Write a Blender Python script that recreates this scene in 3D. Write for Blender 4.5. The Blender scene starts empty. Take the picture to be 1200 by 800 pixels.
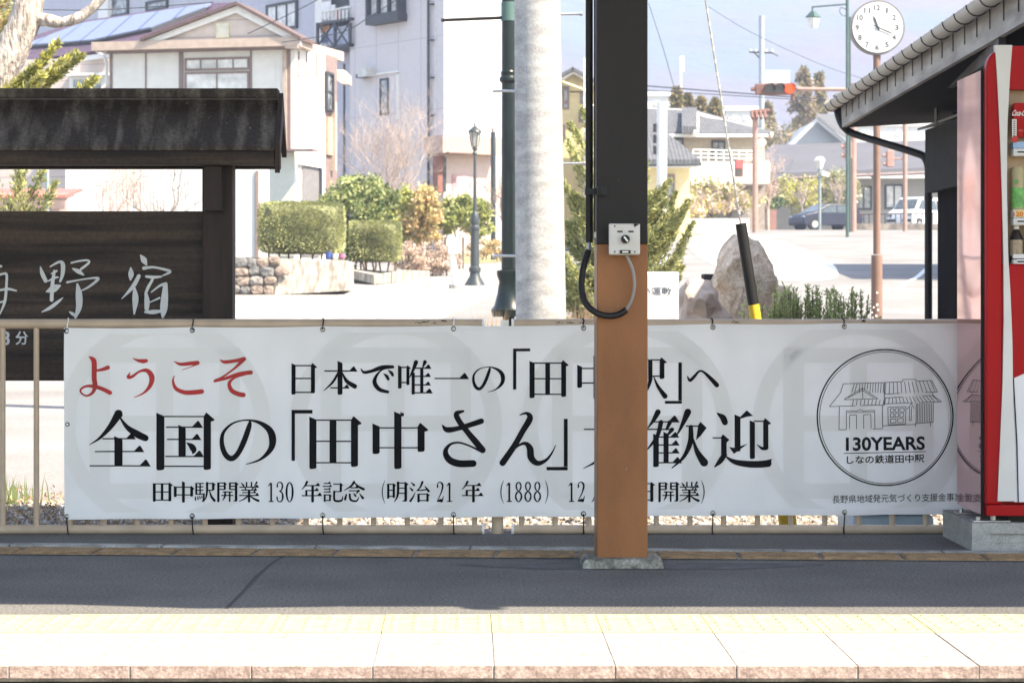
import bpy, bmesh, math, random
import numpy as np
from mathutils import Vector, Matrix, noise
R = math.radians
sc = bpy.context.scene
COL = sc.collection
random.seed(7)
F = 2800.0; CX = 551.0; HY = 342.0; CH = 1.0      # focal length in photo pixels, vanishing point, eye height

# ---------------------------------------------------------------- camera
cd = bpy.data.cameras.new('camera'); cam = bpy.data.objects.new('camera', cd); COL.objects.link(cam)
cam.location = (0, 0, CH); cam.rotation_euler = (R(90), 0, 0)
cd.sensor_width = 36; cd.lens = F / 1200 * 36
cd.shift_x = (600 - CX) / 1200; cd.shift_y = -(400 - HY) / 1200
cd.clip_start = 0.1; cd.clip_end = 9000
cd.dof.use_dof = True; cd.dof.focus_distance = 9.3; cd.dof.aperture_fstop = 11
sc.camera = cam
# ---------------------------------------------------------------- light
SUN_EL = 50; SUN_AZ = 120
w = bpy.data.worlds.new('World'); sc.world = w; w.use_nodes = True
nt = w.node_tree; nt.nodes.clear()
sky = nt.nodes.new('ShaderNodeTexSky'); sky.sky_type = 'NISHITA'; sky.sun_disc = False
sky.sun_elevation = R(SUN_EL); sky.sun_rotation = R(SUN_AZ); sky.dust_density = 1.5; sky.altitude = 500
bg = nt.nodes.new('ShaderNodeBackground'); bg.inputs[1].default_value = 0.13
wo = nt.nodes.new('ShaderNodeOutputWorld')
nt.links.new(sky.outputs[0], bg.inputs[0]); nt.links.new(bg.outputs[0], wo.inputs[0])
sd = bpy.data.lights.new('sun', 'SUN'); sd.energy = 4.2; sd.angle = R(0.53); sd.color = (1, .955, .89)
so = bpy.data.objects.new('sun', sd); COL.objects.link(so)
tosun = Vector((math.sin(R(SUN_AZ)) * math.cos(R(SUN_EL)), math.cos(R(SUN_AZ)) * math.cos(R(SUN_EL)), math.sin(R(SUN_EL))))
so.rotation_euler = tosun.to_track_quat('Z', 'Y').to_euler(); so.location = (20, -10, 40)
sc.view_settings.view_transform = 'Standard'; sc.view_settings.look = 'None'
sc.view_settings.exposure = 1.95; sc.view_settings.gamma = 1
sc.view_settings.use_white_balance = True; sc.view_settings.white_balance_temperature = 7850; sc.view_settings.white_balance_tint = 9.5   # the photographer's white balance
sc.cycles.max_bounces = 6; sc.cycles.diffuse_bounces = 4; sc.cycles.glossy_bounces = 3
sc.cycles.transparent_max_bounces = 12; sc.cycles.volume_bounces = 1
sc.cycles.sample_clamp_indirect = 6

# ---------------------------------------------------------------- materials
def mat(name, c, rough=.7, metal=0, var=.12, scale=6, bump=0, bscale=40, spec=.4, stretch=(1, 1, 1), c2=None, trans=0, emit=0, coat=0, detail=5, ramp=(.35, .65), grain=0, gscale=300, fleck=None):
    m = bpy.data.materials.new(name); m.use_nodes = True
    n = m.node_tree; N = n.nodes; L = n.links
    b = N['Principled BSDF']
    b.inputs['Roughness'].default_value = rough; b.inputs['Metallic'].default_value = metal
    b.inputs['Specular IOR Level'].default_value = spec
    b.inputs['Coat Weight'].default_value = coat; b.inputs['Coat Roughness'].default_value = .04
    tc = N.new('ShaderNodeTexCoord'); mp = N.new('ShaderNodeMapping'); mp.inputs['Scale'].default_value = stretch
    L.new(tc.outputs['Object'], mp.inputs[0])
    a = np.clip(np.array(c) * (1 - var), 0, 1); e = np.clip(np.array(c2 if c2 is not None else np.array(c) * (1 + var)), 0, 1)
    nz = N.new('ShaderNodeTexNoise'); nz.inputs['Scale'].default_value = scale; nz.inputs['Detail'].default_value = detail
    L.new(mp.outputs[0], nz.inputs[0])
    cr = N.new('ShaderNodeValToRGB'); cr.color_ramp.elements[0].position = ramp[0]; cr.color_ramp.elements[1].position = ramp[1]
    cr.color_ramp.elements[0].color = (*a, 1); cr.color_ramp.elements[1].color = (*e, 1)
    L.new(nz.outputs[0], cr.inputs[0]); L.new(cr.outputs[0], b.inputs['Base Color'])
    src = cr.outputs[0]
    if grain:                                            # fine aggregate: light and dark grit over the base colour
        g1 = N.new('ShaderNodeTexNoise'); g1.inputs['Scale'].default_value = gscale; g1.inputs['Detail'].default_value = 3; L.new(tc.outputs['Object'], g1.inputs[0])
        mr = N.new('ShaderNodeMapRange'); mr.inputs[1].default_value = .3; mr.inputs[2].default_value = .7; mr.inputs[3].default_value = 1-grain; mr.inputs[4].default_value = 1+grain; L.new(g1.outputs[0], mr.inputs[0])
        mm = N.new('ShaderNodeVectorMath'); mm.operation = 'SCALE'; L.new(src, mm.inputs[0]); L.new(mr.outputs[0], mm.inputs['Scale']); L.new(mm.outputs[0], b.inputs['Base Color']); src = mm.outputs[0]
    if fleck:                                            # chips and spatter: (scale, threshold, colour)
        f1 = N.new('ShaderNodeTexNoise'); f1.inputs['Scale'].default_value = fleck[0]; f1.inputs['Detail'].default_value = 6; L.new(tc.outputs['Object'], f1.inputs[0])
        m2 = N.new('ShaderNodeMapRange'); m2.inputs[1].default_value = fleck[1]; m2.inputs[2].default_value = fleck[1]+.03; L.new(f1.outputs[0], m2.inputs[0])
        mx2 = N.new('ShaderNodeMix'); mx2.data_type = 'RGBA'; L.new(m2.outputs[0], mx2.inputs[0]); L.new(src, mx2.inputs[6]); mx2.inputs[7].default_value = (*fleck[2], 1); L.new(mx2.outputs[2], b.inputs['Base Color'])
    if bump:
        n2 = N.new('ShaderNodeTexNoise'); n2.inputs['Scale'].default_value = bscale; n2.inputs['Detail'].default_value = 4
        L.new(mp.outputs[0], n2.inputs[0])
        bp = N.new('ShaderNodeBump'); bp.inputs['Strength'].default_value = 1; bp.inputs['Distance'].default_value = bump
        L.new(n2.outputs[0], bp.inputs['Height']); L.new(bp.outputs[0], b.inputs['Normal'])
    if emit:
        b.inputs['Emission Color'].default_value = (*c, 1); b.inputs['Emission Strength'].default_value = emit
    if trans:
        out = N['Material Output']; tl = N.new('ShaderNodeBsdfTranslucent'); mx = N.new('ShaderNodeMixShader'); mx.inputs[0].default_value = trans
        L.new(cr.outputs[0], tl.inputs[0]); L.new(b.outputs[0], mx.inputs[1]); L.new(tl.outputs[0], mx.inputs[2]); L.new(mx.outputs[0], out.inputs[0])
    return m
def wave_bump(m, scale, dist, axis='X', prof='SIN', dark=0, rot=None):
    """regular relief (ribs, courses) on a material; dark = colour of the joints"""
    n = m.node_tree; N = n.nodes; L = n.links; b = N['Principled BSDF']
    tc = N.new('ShaderNodeTexCoord'); wv = N.new('ShaderNodeTexWave'); wv.bands_direction = axis; wv.wave_profile = prof
    wv.inputs['Scale'].default_value = scale; L.new(tc.outputs['Object'], wv.inputs[0])
    bp = N.new('ShaderNodeBump'); bp.inputs['Distance'].default_value = dist; bp.inputs['Strength'].default_value = 1
    L.new(wv.outputs['Fac'], bp.inputs['Height'])
    if b.inputs['Normal'].links: L.new(b.inputs['Normal'].links[0].from_socket, bp.inputs['Normal'])
    L.new(bp.outputs[0], b.inputs['Normal'])
    return m
def siding(m, step, axis, col, width=.03, z_step=0):
    """narrow joints between cladding boards, drawn as a darker line every `step` metres"""
    n = m.node_tree; N = n.nodes; L = n.links; b = N['Principled BSDF']
    tc = N.new('ShaderNodeTexCoord'); sp = N.new('ShaderNodeSeparateXYZ'); L.new(tc.outputs['Object'], sp.inputs[0])
    def line(ax, st):
        m1 = N.new('ShaderNodeMath'); m1.operation = 'DIVIDE'; L.new(sp.outputs[ax], m1.inputs[0]); m1.inputs[1].default_value = st
        m2 = N.new('ShaderNodeMath'); m2.operation = 'FRACT'; L.new(m1.outputs[0], m2.inputs[0])
        m3 = N.new('ShaderNodeMath'); m3.operation = 'LESS_THAN'; L.new(m2.outputs[0], m3.inputs[0]); m3.inputs[1].default_value = width / st
        return m3
    f = line(axis, step)
    if z_step:
        g = line('Z', z_step); mm = N.new('ShaderNodeMath'); mm.operation = 'MAXIMUM'; L.new(f.outputs[0], mm.inputs[0]); L.new(g.outputs[0], mm.inputs[1]); f = mm
    mx = N.new('ShaderNodeMix'); mx.data_type = 'RGBA'; L.new(f.outputs[0], mx.inputs[0])
    L.new(b.inputs['Base Color'].links[0].from_socket, mx.inputs[6]); mx.inputs[7].default_value = (*col, 1)
    L.new(mx.outputs[2], b.inputs['Base Color'])
    return m

# ---------------------------------------------------------------- mesh builder
ORG = {}
def P(px, py, Y):
    return Vector(((px - CX) / F * Y, Y, CH + (HY - py) / F * Y))
def PX(px, Y): return (px - CX) / F * Y
def PZ(py, Y): return CH + (HY - py) / F * Y
def new_obj(name, me, parent=None, org=None):
    o = bpy.data.objects.new(name, me); COL.objects.link(o)
    if parent is not None:
        o.parent = parent; ORG[o.name] = ORG[parent.name]
    else:
        o.location = org; ORG[o.name] = Vector(org)
    return o
def thing(name, label, cat, loc=(0, 0, 0), group=None):
    o = bpy.data.objects.new(name, None); COL.objects.link(o); o.location = loc; o.empty_display_size = .1
    ORG[o.name] = Vector(loc); return tag(o, label, cat, group)
def tag(o, label=None, cat=None, group=None, kind=None):
    if label: o['label'] = label
    if cat: o['category'] = cat
    if group: o['group'] = group
    if kind: o['kind'] = kind
    return o
def copy_thing(src, loc, rz=0, label=None, scale=1):
    def rec(o, par):
        c = o.copy(); COL.objects.link(c)
        if par is not None: c.parent = par
        for ch in list(o.children): rec(ch, c)
        return c
    c = rec(src, None); c.location = loc; c.rotation_euler = (0, 0, rz); c.scale = (scale,) * 3
    ORG[c.name] = Vector(loc)
    if label: c['label'] = label
    return c
class MB:
    def __init__(s, M=None): s.v = []; s.f = []; s.M = M
    def add(s, vs, fs):
        k = len(s.v)
        if s.M is not None: vs = [s.M @ Vector(p) for p in vs]
        s.v += [tuple(p) for p in vs]; s.f += [tuple(i + k for i in f) for f in fs]; return s
    def box(s, x0, x1, y0, y1, z0, z1):
        if x0 > x1: x0, x1 = x1, x0
        if y0 > y1: y0, y1 = y1, y0
        if z0 > z1: z0, z1 = z1, z0
        return s.add([(x0,y0,z0),(x1,y0,z0),(x1,y1,z0),(x0,y1,z0),(x0,y0,z1),(x1,y0,z1),(x1,y1,z1),(x0,y1,z1)],
              [(0,3,2,1),(4,5,6,7),(0,1,5,4),(1,2,6,5),(2,3,7,6),(3,0,4,7)])
    def cbox(s, c, size, rz=0, rx=0, ry=0):
        m = Matrix.Translation(c) @ Matrix.Rotation(rz, 4, 'Z') @ Matrix.Rotation(rx, 4, 'X') @ Matrix.Rotation(ry, 4, 'Y')
        a, b, h = size[0]/2, size[1]/2, size[2]/2
        v = [m @ Vector((x*a, y*b, z*h)) for z in (-1,1) for x, y in ((-1,-1),(1,-1),(1,1),(-1,1))]
        return s.add(v, [(0,3,2,1),(4,5,6,7),(0,1,5,4),(1,2,6,5),(2,3,7,6),(3,0,4,7)])
    def tube(s, pts, r, n=8, caps=True):
        pts = [Vector(p) for p in pts]; m = len(pts)
        rs = r if isinstance(r, (list, tuple)) else [r] * m
        vs = []; up = None
        for i, p in enumerate(pts):
            t = (pts[min(i+1, m-1)] - pts[max(i-1, 0)])
            if t.length < 1e-9: t = Vector((0,0,1))
            t.normalize()
            if up is None:
                up = Vector((0,0,1)) if abs(t.z) < .9 else Vector((1,0,0))
            a = t.cross(up)
            if a.length < 1e-6: a = t.cross(Vector((0,1,0)))
            a.normalize(); b = a.cross(t).normalized(); up = b
            for k in range(n):
                g = 2*math.pi*k/n
                vs.append(p + (a*math.cos(g) + b*math.sin(g)) * rs[i])
        fs = []
        for i in range(m-1):
            for k in range(n):
                fs.append((i*n+k, i*n+(k+1)%n, (i+1)*n+(k+1)%n, (i+1)*n+k))
        if caps: fs.append(tuple(reversed(range(n)))); fs.append(tuple((m-1)*n+k for k in range(n)))
        fs = [tuple(reversed(f)) for f in fs]
        return s.add(vs, fs)
    def lathe(s, cx, cy, prof, n=20, flute=0):
        vs = []
        for r, z in prof:
            for k in range(n):
                g = 2*math.pi*k/n; rr = r * (1 - (flute if k % 2 else 0))
                vs.append((cx + rr*math.cos(g), cy + rr*math.sin(g), z))
        fs = []; m = len(prof)
        for i in range(m-1):
            for k in range(n): fs.append((i*n+k, i*n+(k+1)%n, (i+1)*n+(k+1)%n, (i+1)*n+k))
        fs.append(tuple(reversed(range(n)))); fs.append(tuple((m-1)*n+k for k in range(n)))
        return s.add(vs, fs)
    def prism(s, pts, d):                      # pts: 3-D outline (planar), d: extrusion vector
        pts = [Vector(p) for p in pts]; d = Vector(d); n = len(pts)
        nr = Vector((0,0,0))
        for i in range(n): nr += pts[i].cross(pts[(i+1)%n])
        if nr.dot(d) < 0: pts.reverse()
        fs = [tuple(reversed(range(n))), tuple(range(n, 2*n))] + [(i, (i+1)%n, n+(i+1)%n, n+i) for i in range(n)]
        return s.add(pts + [p + d for p in pts], fs)
    def quad(s, *p): return s.add(p, [tuple(range(len(p)))])
    def blob(s, c, r, seed=0, rough=.25, sub=3, freq=1.3):
        bm = bmesh.new(); bmesh.ops.create_icosphere(bm, subdivisions=sub, radius=1)
        c = Vector(c); vs = []
        for v in bm.verts:
            p = v.co.normalized(); k = 1 + rough * noise.fractal(p*freq + Vector((seed*3.1, seed, 0)), 1, 2, 4)
            vs.append(c + Vector((p.x*r[0], p.y*r[1], p.z*r[2])) * k)
        fs = [tuple(v.index for v in f.verts) for f in bm.faces]; bm.free()
        return s.add(vs, fs)
    def build(s, name, m, parent=None, smooth=False, bev=0, seg=2, org=None, angle=35):
        me = bpy.data.meshes.new(name)
        V = np.array(s.v, dtype=float)
        if parent is not None: o0 = ORG[parent.name]
        elif org is not None: o0 = Vector(org)
        else: o0 = Vector(((V[:,0].min()+V[:,0].max())/2, (V[:,1].min()+V[:,1].max())/2, V[:,2].min()))
        V = V - np.array(o0)
        me.from_pydata(V.tolist(), [], s.f); me.update()
        if m: me.materials.append(m)
        if smooth:
            me.shade_smooth()
            try: me.set_sharp_from_angle(angle=R(angle))
            except Exception: pass
        o = new_obj(name, me, parent, o0)
        if bev:
            b = o.modifiers.new('bevel', 'BEVEL'); b.width = bev; b.segments = seg; b.limit_method = 'ANGLE'
        return o
def np_mesh(name, V, Fq, m, parent=None, org=(0,0,0)):
    me = bpy.data.meshes.new(name); o0 = np.array(ORG[parent.name] if parent is not None else org)
    V = np.asarray(V, dtype=np.float32) - o0.astype(np.float32); k = Fq.shape[1]
    me.vertices.add(len(V)); me.vertices.foreach_set('co', V.ravel())
    me.loops.add(Fq.size); me.loops.foreach_set('vertex_index', Fq.ravel().astype(np.int32))
    me.polygons.add(len(Fq)); me.polygons.foreach_set('loop_start', np.arange(0, Fq.size, k, dtype=np.int32))
    me.polygons.foreach_set('loop_total', np.full(len(Fq), k, dtype=np.int32))
    me.update(); me.validate()
    if isinstance(m, (list, tuple)):
        for q in m: me.materials.append(q)
        rs = np.random.RandomState(3); me.polygons.foreach_set('material_index', rs.randint(0, len(m), len(Fq)).astype(np.int32))
    else: me.materials.append(m)
    return new_obj(name, me, parent, tuple(o0))
def leaves(pts, size, seed=0, aspect=.5, up=0, dirs=None, var=.4):
    """one small diamond leaf per point, random orientation; returns verts, quads"""
    rs = np.random.RandomState(seed); n = len(pts); pts = np.asarray(pts)
    d = rs.normal(size=(n, 3)); d[:, 2] += up
    if dirs is not None: d = d * .45 + dirs
    d /= np.linalg.norm(d, axis=1)[:, None]
    q = rs.normal(size=(n, 3)); s_ = np.cross(d, q); s_ /= np.linalg.norm(s_, axis=1)[:, None]
    L = size * (1 + var * rs.uniform(-1, 1, n))[:, None]
    a = pts; b = pts + d*L*.5 + s_*L*aspect*.5; c = pts + d*L; e = pts + d*L*.5 - s_*L*aspect*.5
    V = np.stack([a, b, c, e], 1).reshape(-1, 3); Q = np.arange(4*n).reshape(-1, 4)
    return V, Q
def build_chars(mb, name, m, parent, gap=.004):
    """split a row of flat lettering into one object per character (islands that touch or overlap along x)"""
    n = len(mb.v); par = list(range(n))
    def fd(a):
        while par[a] != a: par[a] = par[par[a]]; a = par[a]
        return a
    for f in mb.f:
        for b in f[1:]: par[fd(b)] = fd(f[0])
    box = {}
    for f in mb.f:
        r_ = fd(f[0]); xs = [mb.v[i][0] for i in f]; b = box.setdefault(r_, [1e9, -1e9, []]); b[0] = min(b[0], *xs); b[1] = max(b[1], *xs); b[2].append(f)
    gs = []
    for b in sorted(box.values(), key=lambda b: b[0]):
        if gs and b[0] < gs[-1][1] + gap: gs[-1][1] = max(gs[-1][1], b[1]); gs[-1][2] += b[2]
        else: gs.append(b)
    for g in gs:
        idx = {}; q = MB()
        for f in g[2]:
            for i in f:
                if i not in idx: idx[i] = len(q.v); q.v.append(mb.v[i])
            q.f.append(tuple(idx[i] for i in f))
        q.build(name, m, parent)

def text_geo(body, font_off=0.0):
    """the built-in font as flat triangles/ngons in its own units"""
    cu = bpy.data.curves.new('t', 'FONT'); cu.body = body; cu.offset = font_off; cu.resolution_u = 4
    ob = bpy.data.objects.new('t', cu); COL.objects.link(ob)
    dg = bpy.context.evaluated_depsgraph_get(); ev = ob.evaluated_get(dg); me = ev.to_mesh()
    V = [tuple(v.co) for v in me.vertices]; Fs = [tuple(p.vertices) for p in me.polygons]
    ev.to_mesh_clear(); bpy.data.objects.remove(ob); bpy.data.curves.remove(cu)
    return V, Fs
def text_box(mb, body, x0, x1, y0, y1, mapf, off=0.0, shear=0):
    """fit the text into a box given in photo units (y down); mapf turns (x, y) into a 3-D point"""
    V, Fs = text_geo(body, off)
    if not V: return
    a = np.array(V); lo = a.min(0); hi = a.max(0)
    out = []
    for v in V:
        u = (v[0]-lo[0])/(hi[0]-lo[0]); t = (v[1]-lo[1])/(hi[1]-lo[1])
        out.append(mapf(x0 + u*(x1-x0) + shear*(t-.5), y1 + t*(y0-y1)))
    mb.add(out, Fs)
# ---------------------------------------------------------------- brush and serif lettering, stroke by stroke
def cr(p0, p1, p2, p3, t):
    return tuple(.5*((2*b) + (-a+c)*t + (2*a-5*b+4*c-d)*t*t + (-a+3*b-3*c+d)*t**3) for a, b, c, d in zip(p0, p1, p2, p3))
def brush(mb, pts, mp, n=6, cap=True):
    q = [pts[0]] + list(pts) + [pts[-1]]; S = []
    for i in range(1, len(q)-2):
        for k in range(n): S.append(cr(q[i-1], q[i], q[i+1], q[i+2], k/n))
    S.append(pts[-1]); m = len(S); L = []; Rr = []
    for i, (x, y, w_) in enumerate(S):
        dx = S[min(i+1,m-1)][0]-S[max(i-1,0)][0]; dy = S[min(i+1,m-1)][1]-S[max(i-1,0)][1]; d = math.hypot(dx, dy) or 1
        nx, ny = -dy/d*max(w_, .3)/2, dx/d*max(w_, .3)/2
        L.append((x+nx, y+ny)); Rr.append((x-nx, y-ny))
    vs = [mp(*p) for p in L] + [mp(*p) for p in Rr]
    mb.add(vs, [(i, i+1, m+i+1, m+i) for i in range(m-1)])
    if cap:
        for e, s_ in ((0, -1), (m-1, 1)):
            x, y, w_ = S[e]
            j = 1 if e == 0 else m-2
            dx, dy = S[e][0]-S[j][0], S[e][1]-S[j][1]; d = math.hypot(dx, dy) or 1; dx, dy = dx/d, dy/d
            if w_ < 2: continue
            a = [(x + (dx*math.sin(g) - dy*math.cos(g))*w_/2, y + (dy*math.sin(g) + dx*math.cos(g))*w_/2) for g in [math.pi*k/6 for k in range(7)]]
            mb.add([mp(*p) for p in a], [tuple(range(7))])
def bar(mb, pl, pr, mp, n):
    vs = []
    for k in range(n+1):
        t = k/n; vs.append(mp(pl[0]+(pr[0][0]-0)*0 if False else pl[0][0]+(pl[1][0]-pl[0][0])*t, pl[0][1]+(pl[1][1]-pl[0][1])*t))
    for k in range(n+1):
        t = k/n; vs.append(mp(pr[0][0]+(pr[1][0]-pr[0][0])*t, pr[0][1]+(pr[1][1]-pr[0][1])*t))
    mb.add(vs, [(i, i+1, n+2+i, n+1+i) for i in range(n)])
def glyph(mb, strokes, mp, th=5, tri=18):
    """H: thin horizontal with a triangular serif; h: without; V: thick upright; S: upright with a shoulder; B: brush curve; L: square bar"""
    layer = [0]
    for s_ in strokes:
        k = s_[0]; layer[0] += 1
        m = lambda x, y, l=layer[0]: mp(x, y, l)
        if k in 'Hh':
            x0, x1, y = s_[1:4]; n = max(1, int(abs(x1-x0)/12))
            bar(mb, ((x0, y-th/2), (x1, y-th/2)), ((x0, y+th/2), (x1, y+th/2)), m, n)
            if k == 'H':
                t = s_[4] if len(s_) > 4 else tri
                m2 = lambda x, y, l=layer[0]: mp(x, y, l+.5)
                mb.add([m2(x1-t*1.55, y), m2(x1-t*.6, y-t), m2(x1-t*.38, y-t*.92), m2(x1+t*.25, y+th/2), m2(x1-t*1.3, y+th/2)], [(0,1,2,3,4)])
        elif k in 'VS':
            x, y0, y1, w_ = s_[1:5]; n = max(1, int(abs(y1-y0)/12)); h = w_/2
            bar(mb, ((x-h, y0+w_*.05), (x-h, y1-w_*.1)), ((x+h, y0+w_*.3), (x+h, y1-w_*.1)), m, n)
            mb.add([m(x-h, y1-w_*.1), m(x+h, y1-w_*.1), m(x+h*.8, y1+w_*.05), m(x+h*.1, y1+w_*.13), m(x-h*.8, y1+w_*.13)], [(0,1,2,3,4)])
            m2 = lambda x, y, l=layer[0]: mp(x, y, l+.5)
            if k == 'V': mb.add([m2(x-h*1.08, y0-w_*.32), m2(x+h*.9, y0+w_*.1), m2(x+h, y0+w_*.3), m2(x-h, y0+w_*.3)], [(0,1,2,3)])
            else: mb.add([m2(x-h, y0+w_*.1), m2(x-h*.35, y0-w_*.45), m2(x-h*.1, y0-w_*.42), m2(x+h*2, y0+w_*.5), m2(x+h*1.9, y0+w_*.66), m2(x+h, y0+w_*.8), m2(x-h, y0+w_*.6)], [(0,1,2,3,4,5,6)])
        elif k == 'L':
            x0, y0, x1, y1 = s_[1:5]; n = max(1, int(max(x1-x0, y1-y0)/12))
            if x1-x0 > y1-y0: bar(mb, ((x0,y0),(x1,y0)), ((x0,y1),(x1,y1)), m, n)
            else: bar(mb, ((x0,y0),(x0,y1)), ((x1,y0),(x1,y1)), m, n)
        elif k == 'P': mb.add([m(*p) for p in s_[1]], [tuple(range(len(s_[1])))])
        else: brush(mb, s_[1], m)
B = 'B'
NO = [(B,[(852,370,6),(849,395,22),(825,465,26),(795,525,24),(764,548,26),(735,525,25),(720,475,21),(728,425,15),(770,384,9),(830,368,7),(890,377,15),(940,410,29),(958,455,34),(948,505,25),(900,552,11),(835,574,4)])]
G = {}
# big lettering, traced in quarter pixels from the banner: origin px, py, then strokes
BIG_RED = [((80,400), [
 (B,[(97,70,3),(114,82,20),(122,100,24),(122,170,23),(126,208,22),(114,240,14),(86,254,9),(62,242,8),(59,224,9),(85,209,11),(125,211,17),(165,224,19),(196,240,20)]), (B,[(128,137,8),(160,131,15),(186,122,20)]),
 (B,[(303,78,3),(325,88,12),(350,92,20),(366,90,17)]),
 (B,[(290,146,4),(281,166,15),(300,164,14),(335,140,10),(370,136,19),(392,165,25),(385,205,19),(355,240,9),(310,262,3)]),
 (B,[(497,93,3),(525,106,14),(570,103,18),(606,100,20)]), (B,[(608,104,10),(580,117,4),(535,133,3)]),
 (B,[(498,160,3),(491,185,10),(505,220,17),(545,238,20),(590,238,22),(626,234,22)]),
 (B,[(712,86,4),(735,96,16),(790,89,16),(820,84,22)]), (B,[(824,82,20),(780,125,10),(725,165,9),(690,182,12)]),
 (B,[(686,186,11),(740,172,14),(800,152,17),(856,145,20)]), (B,[(830,155,6),(780,170,9),(755,195,16),(765,228,20),(795,245,22),(821,250,22)])])]
BIG_BLACK = [((80,400), [
 (B,[(236,338,38),(200,395,26),(150,450,13),(100,483,3)]), ('P',[(218,325),(257,345),(244,362),(226,350)]), (B,[(240,352,6),(275,400,21),(320,432,33),(362,452,30)]),
 ('H',160,310,455,26), ('V',235,455,580,38), ('H',125,350,515,28), ('H',100,380,582,30),
 ('V',432,345,598,37), ('h',450,640,351), ('S',652,348,596,34), ('h',450,636,584), ('H',458,625,401,30), ('V',534,401,536,34), ('H',463,618,458,26), ('H',455,630,538,28),
 (B,[(556,474,4),(578,490,26),(588,508,28),(584,524,6)])] + NO),
 ((330,400), [('V',56,108,246,19),('h',60,140,113),('h',60,140,173),('h',60,140,238),('S',147,110,240,19),
 ('H',200,350,138,22),('V',274,98,246,23),(B,[(268,142,10),(240,190,11),(198,230,3)]),(B,[(284,145,4),(305,185,17),(343,210,22)]),('H',228,315,217,16),
 (B,[(372,128,4),(386,144,13),(420,139,15),(470,122,20),(520,118,14)]),(B,[(524,121,9),(475,131,6),(446,158,12),(436,192,20),(458,224,19),(498,236,14)]),(B,[(478,150,3),(492,162,14),(500,176,13)]),(B,[(500,134,3),(514,146,14),(521,158,12)]),
 ('V',554,116,218,17),('h',560,588,121),('h',560,588,192),('S',592,118,202,14),(B,[(630,97,20),(616,135,13),(600,168,4)]),('V',617,145,246,15),(B,[(672,96,18),(662,120,6)]),
 ('H',622,698,125,18),('H',622,696,163,16),('H',622,696,203,16),('H',622,704,240,20),('V',657,127,238,15),('H',717,872,173,26),
 ('L',47,320,145,337),('L',47,337,63,558),
 ('V',147,362,592,33),('h',160,330,368),('h',160,330,467),('h',160,330,567),('L',225,370,257,565),('S',342,365,582,33),
 ('V',443,394,522,33),('h',455,645,404),('h',455,645,497),('S',654,396,512,33),('V',545,338,592,34),('P',[(556,330),(575,337),(572,350),(560,350)]),
 (B,[(754,392,6),(776,413,26),(830,406,22),(900,385,25),(936,373,26)]),(B,[(852,326,10),(820,338,24),(832,372,26),(870,422,26),(910,470,30),(942,508,30)]),
 (B,[(930,512,10),(880,488,8),(830,473,9),(790,482,12),(768,515,23),(785,552,31),(830,571,33),(898,571,32)])]),
 ((580,400), [('L',85,33,165,46),('L',85,46,100,225),
 ('V',174,98,262,24),('h',180,318,101),('h',180,318,174),('h',180,318,247),('L',236,101,258,247),('S',322,98,256,23),
 ('V',397,116,214,22),('h',400,545,126),('h',400,545,194),('V',474,74,266,24),('S',552,118,210,22),
 ('h',640,716,85),('V',648,85,200,16),('S',700,205,250,16),
 ('h',728,778,86),('S',783,85,172,22),('h',728,780,162),('V',728,88,180,20),(B,[(728,180,18),(718,215,12),(695,262,3)]),(B,[(744,165,4),(764,210,14),(797,256,24)]),
 ('L',862,98,876,277),('L',797,278,876,291),
 (B,[(117,344,5),(148,336,14),(164,360,29),(130,420,27),(90,490,27),(36,568,30)]),(B,[(60,545,6),(100,495,9),(140,477,16),(164,500,30),(170,545,31),(200,570,24),(240,555,14),(268,520,8),(285,485,3)]),
 ('L',323,362,341,586),('L',242,587,341,603),
 ('H',417,690,411,28),(B,[(558,335,30),(552,430,28),(500,540,16),(415,595,3)]),(B,[(560,415,4),(610,500,26),(686,580,36)])]),
 ((750,400), [(B,[(222,163,4),(234,182,14),(255,163,14),(275,141,10),(295,141,10),(330,172,18),(360,204,22)]),
 ('L',180,98,194,277),
 (B,[(84,330,26),(65,365,18),(40,400,7),(15,430,4)]),('H',62,178,376,30),('h',10,160,411),(B,[(98,378,22),(82,440,18),(45,492,9),(20,520,4)]),(B,[(140,378,20),(125,410,12)]),
 ('V',75,440,584,26),('H',86,178,447,24),('H',86,180,484,22),('H',86,180,521,22),('H',86,190,567,26),('V',122,430,566,24),(B,[(150,412,20),(128,440,8)]),
 (B,[(224,330,32),(206,372,22),(182,422,10),(160,450,4)]),('h',215,285,396),('P',[(272,392),(283,376),(312,404),(285,440),(262,462),(268,425)]),(B,[(238,400,20),(236,470,25),(205,540,16),(150,592,5)]),(B,[(244,440,4),(266,512,22),(300,566,38)]),
 (B,[(362,336,6),(388,356,28),(398,378,28)]),('h',340,392,451),('P',[(378,450),(388,434),(419,460),(405,474)]),('L',380,452,406,535),(B,[(396,530,24),(375,560,24),(350,586,6)]),
 (B,[(402,538,6),(440,562,22),(500,573,30),(560,574,32),(600,570,33)]),('P',[(585,556),(618,549),(608,586),(585,586)]),
 ('V',457,350,512,27),('P',[(470,352),(500,322),(530,348),(500,352),(470,362)]),('P',[(418,494),(445,498),(505,478),(440,526)]),
 ('V',526,376,546,24),('h',534,585,373),('S',589,370,498,24),(B,[(590,496,24),(572,500,14),(548,482,3)])])]
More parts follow.
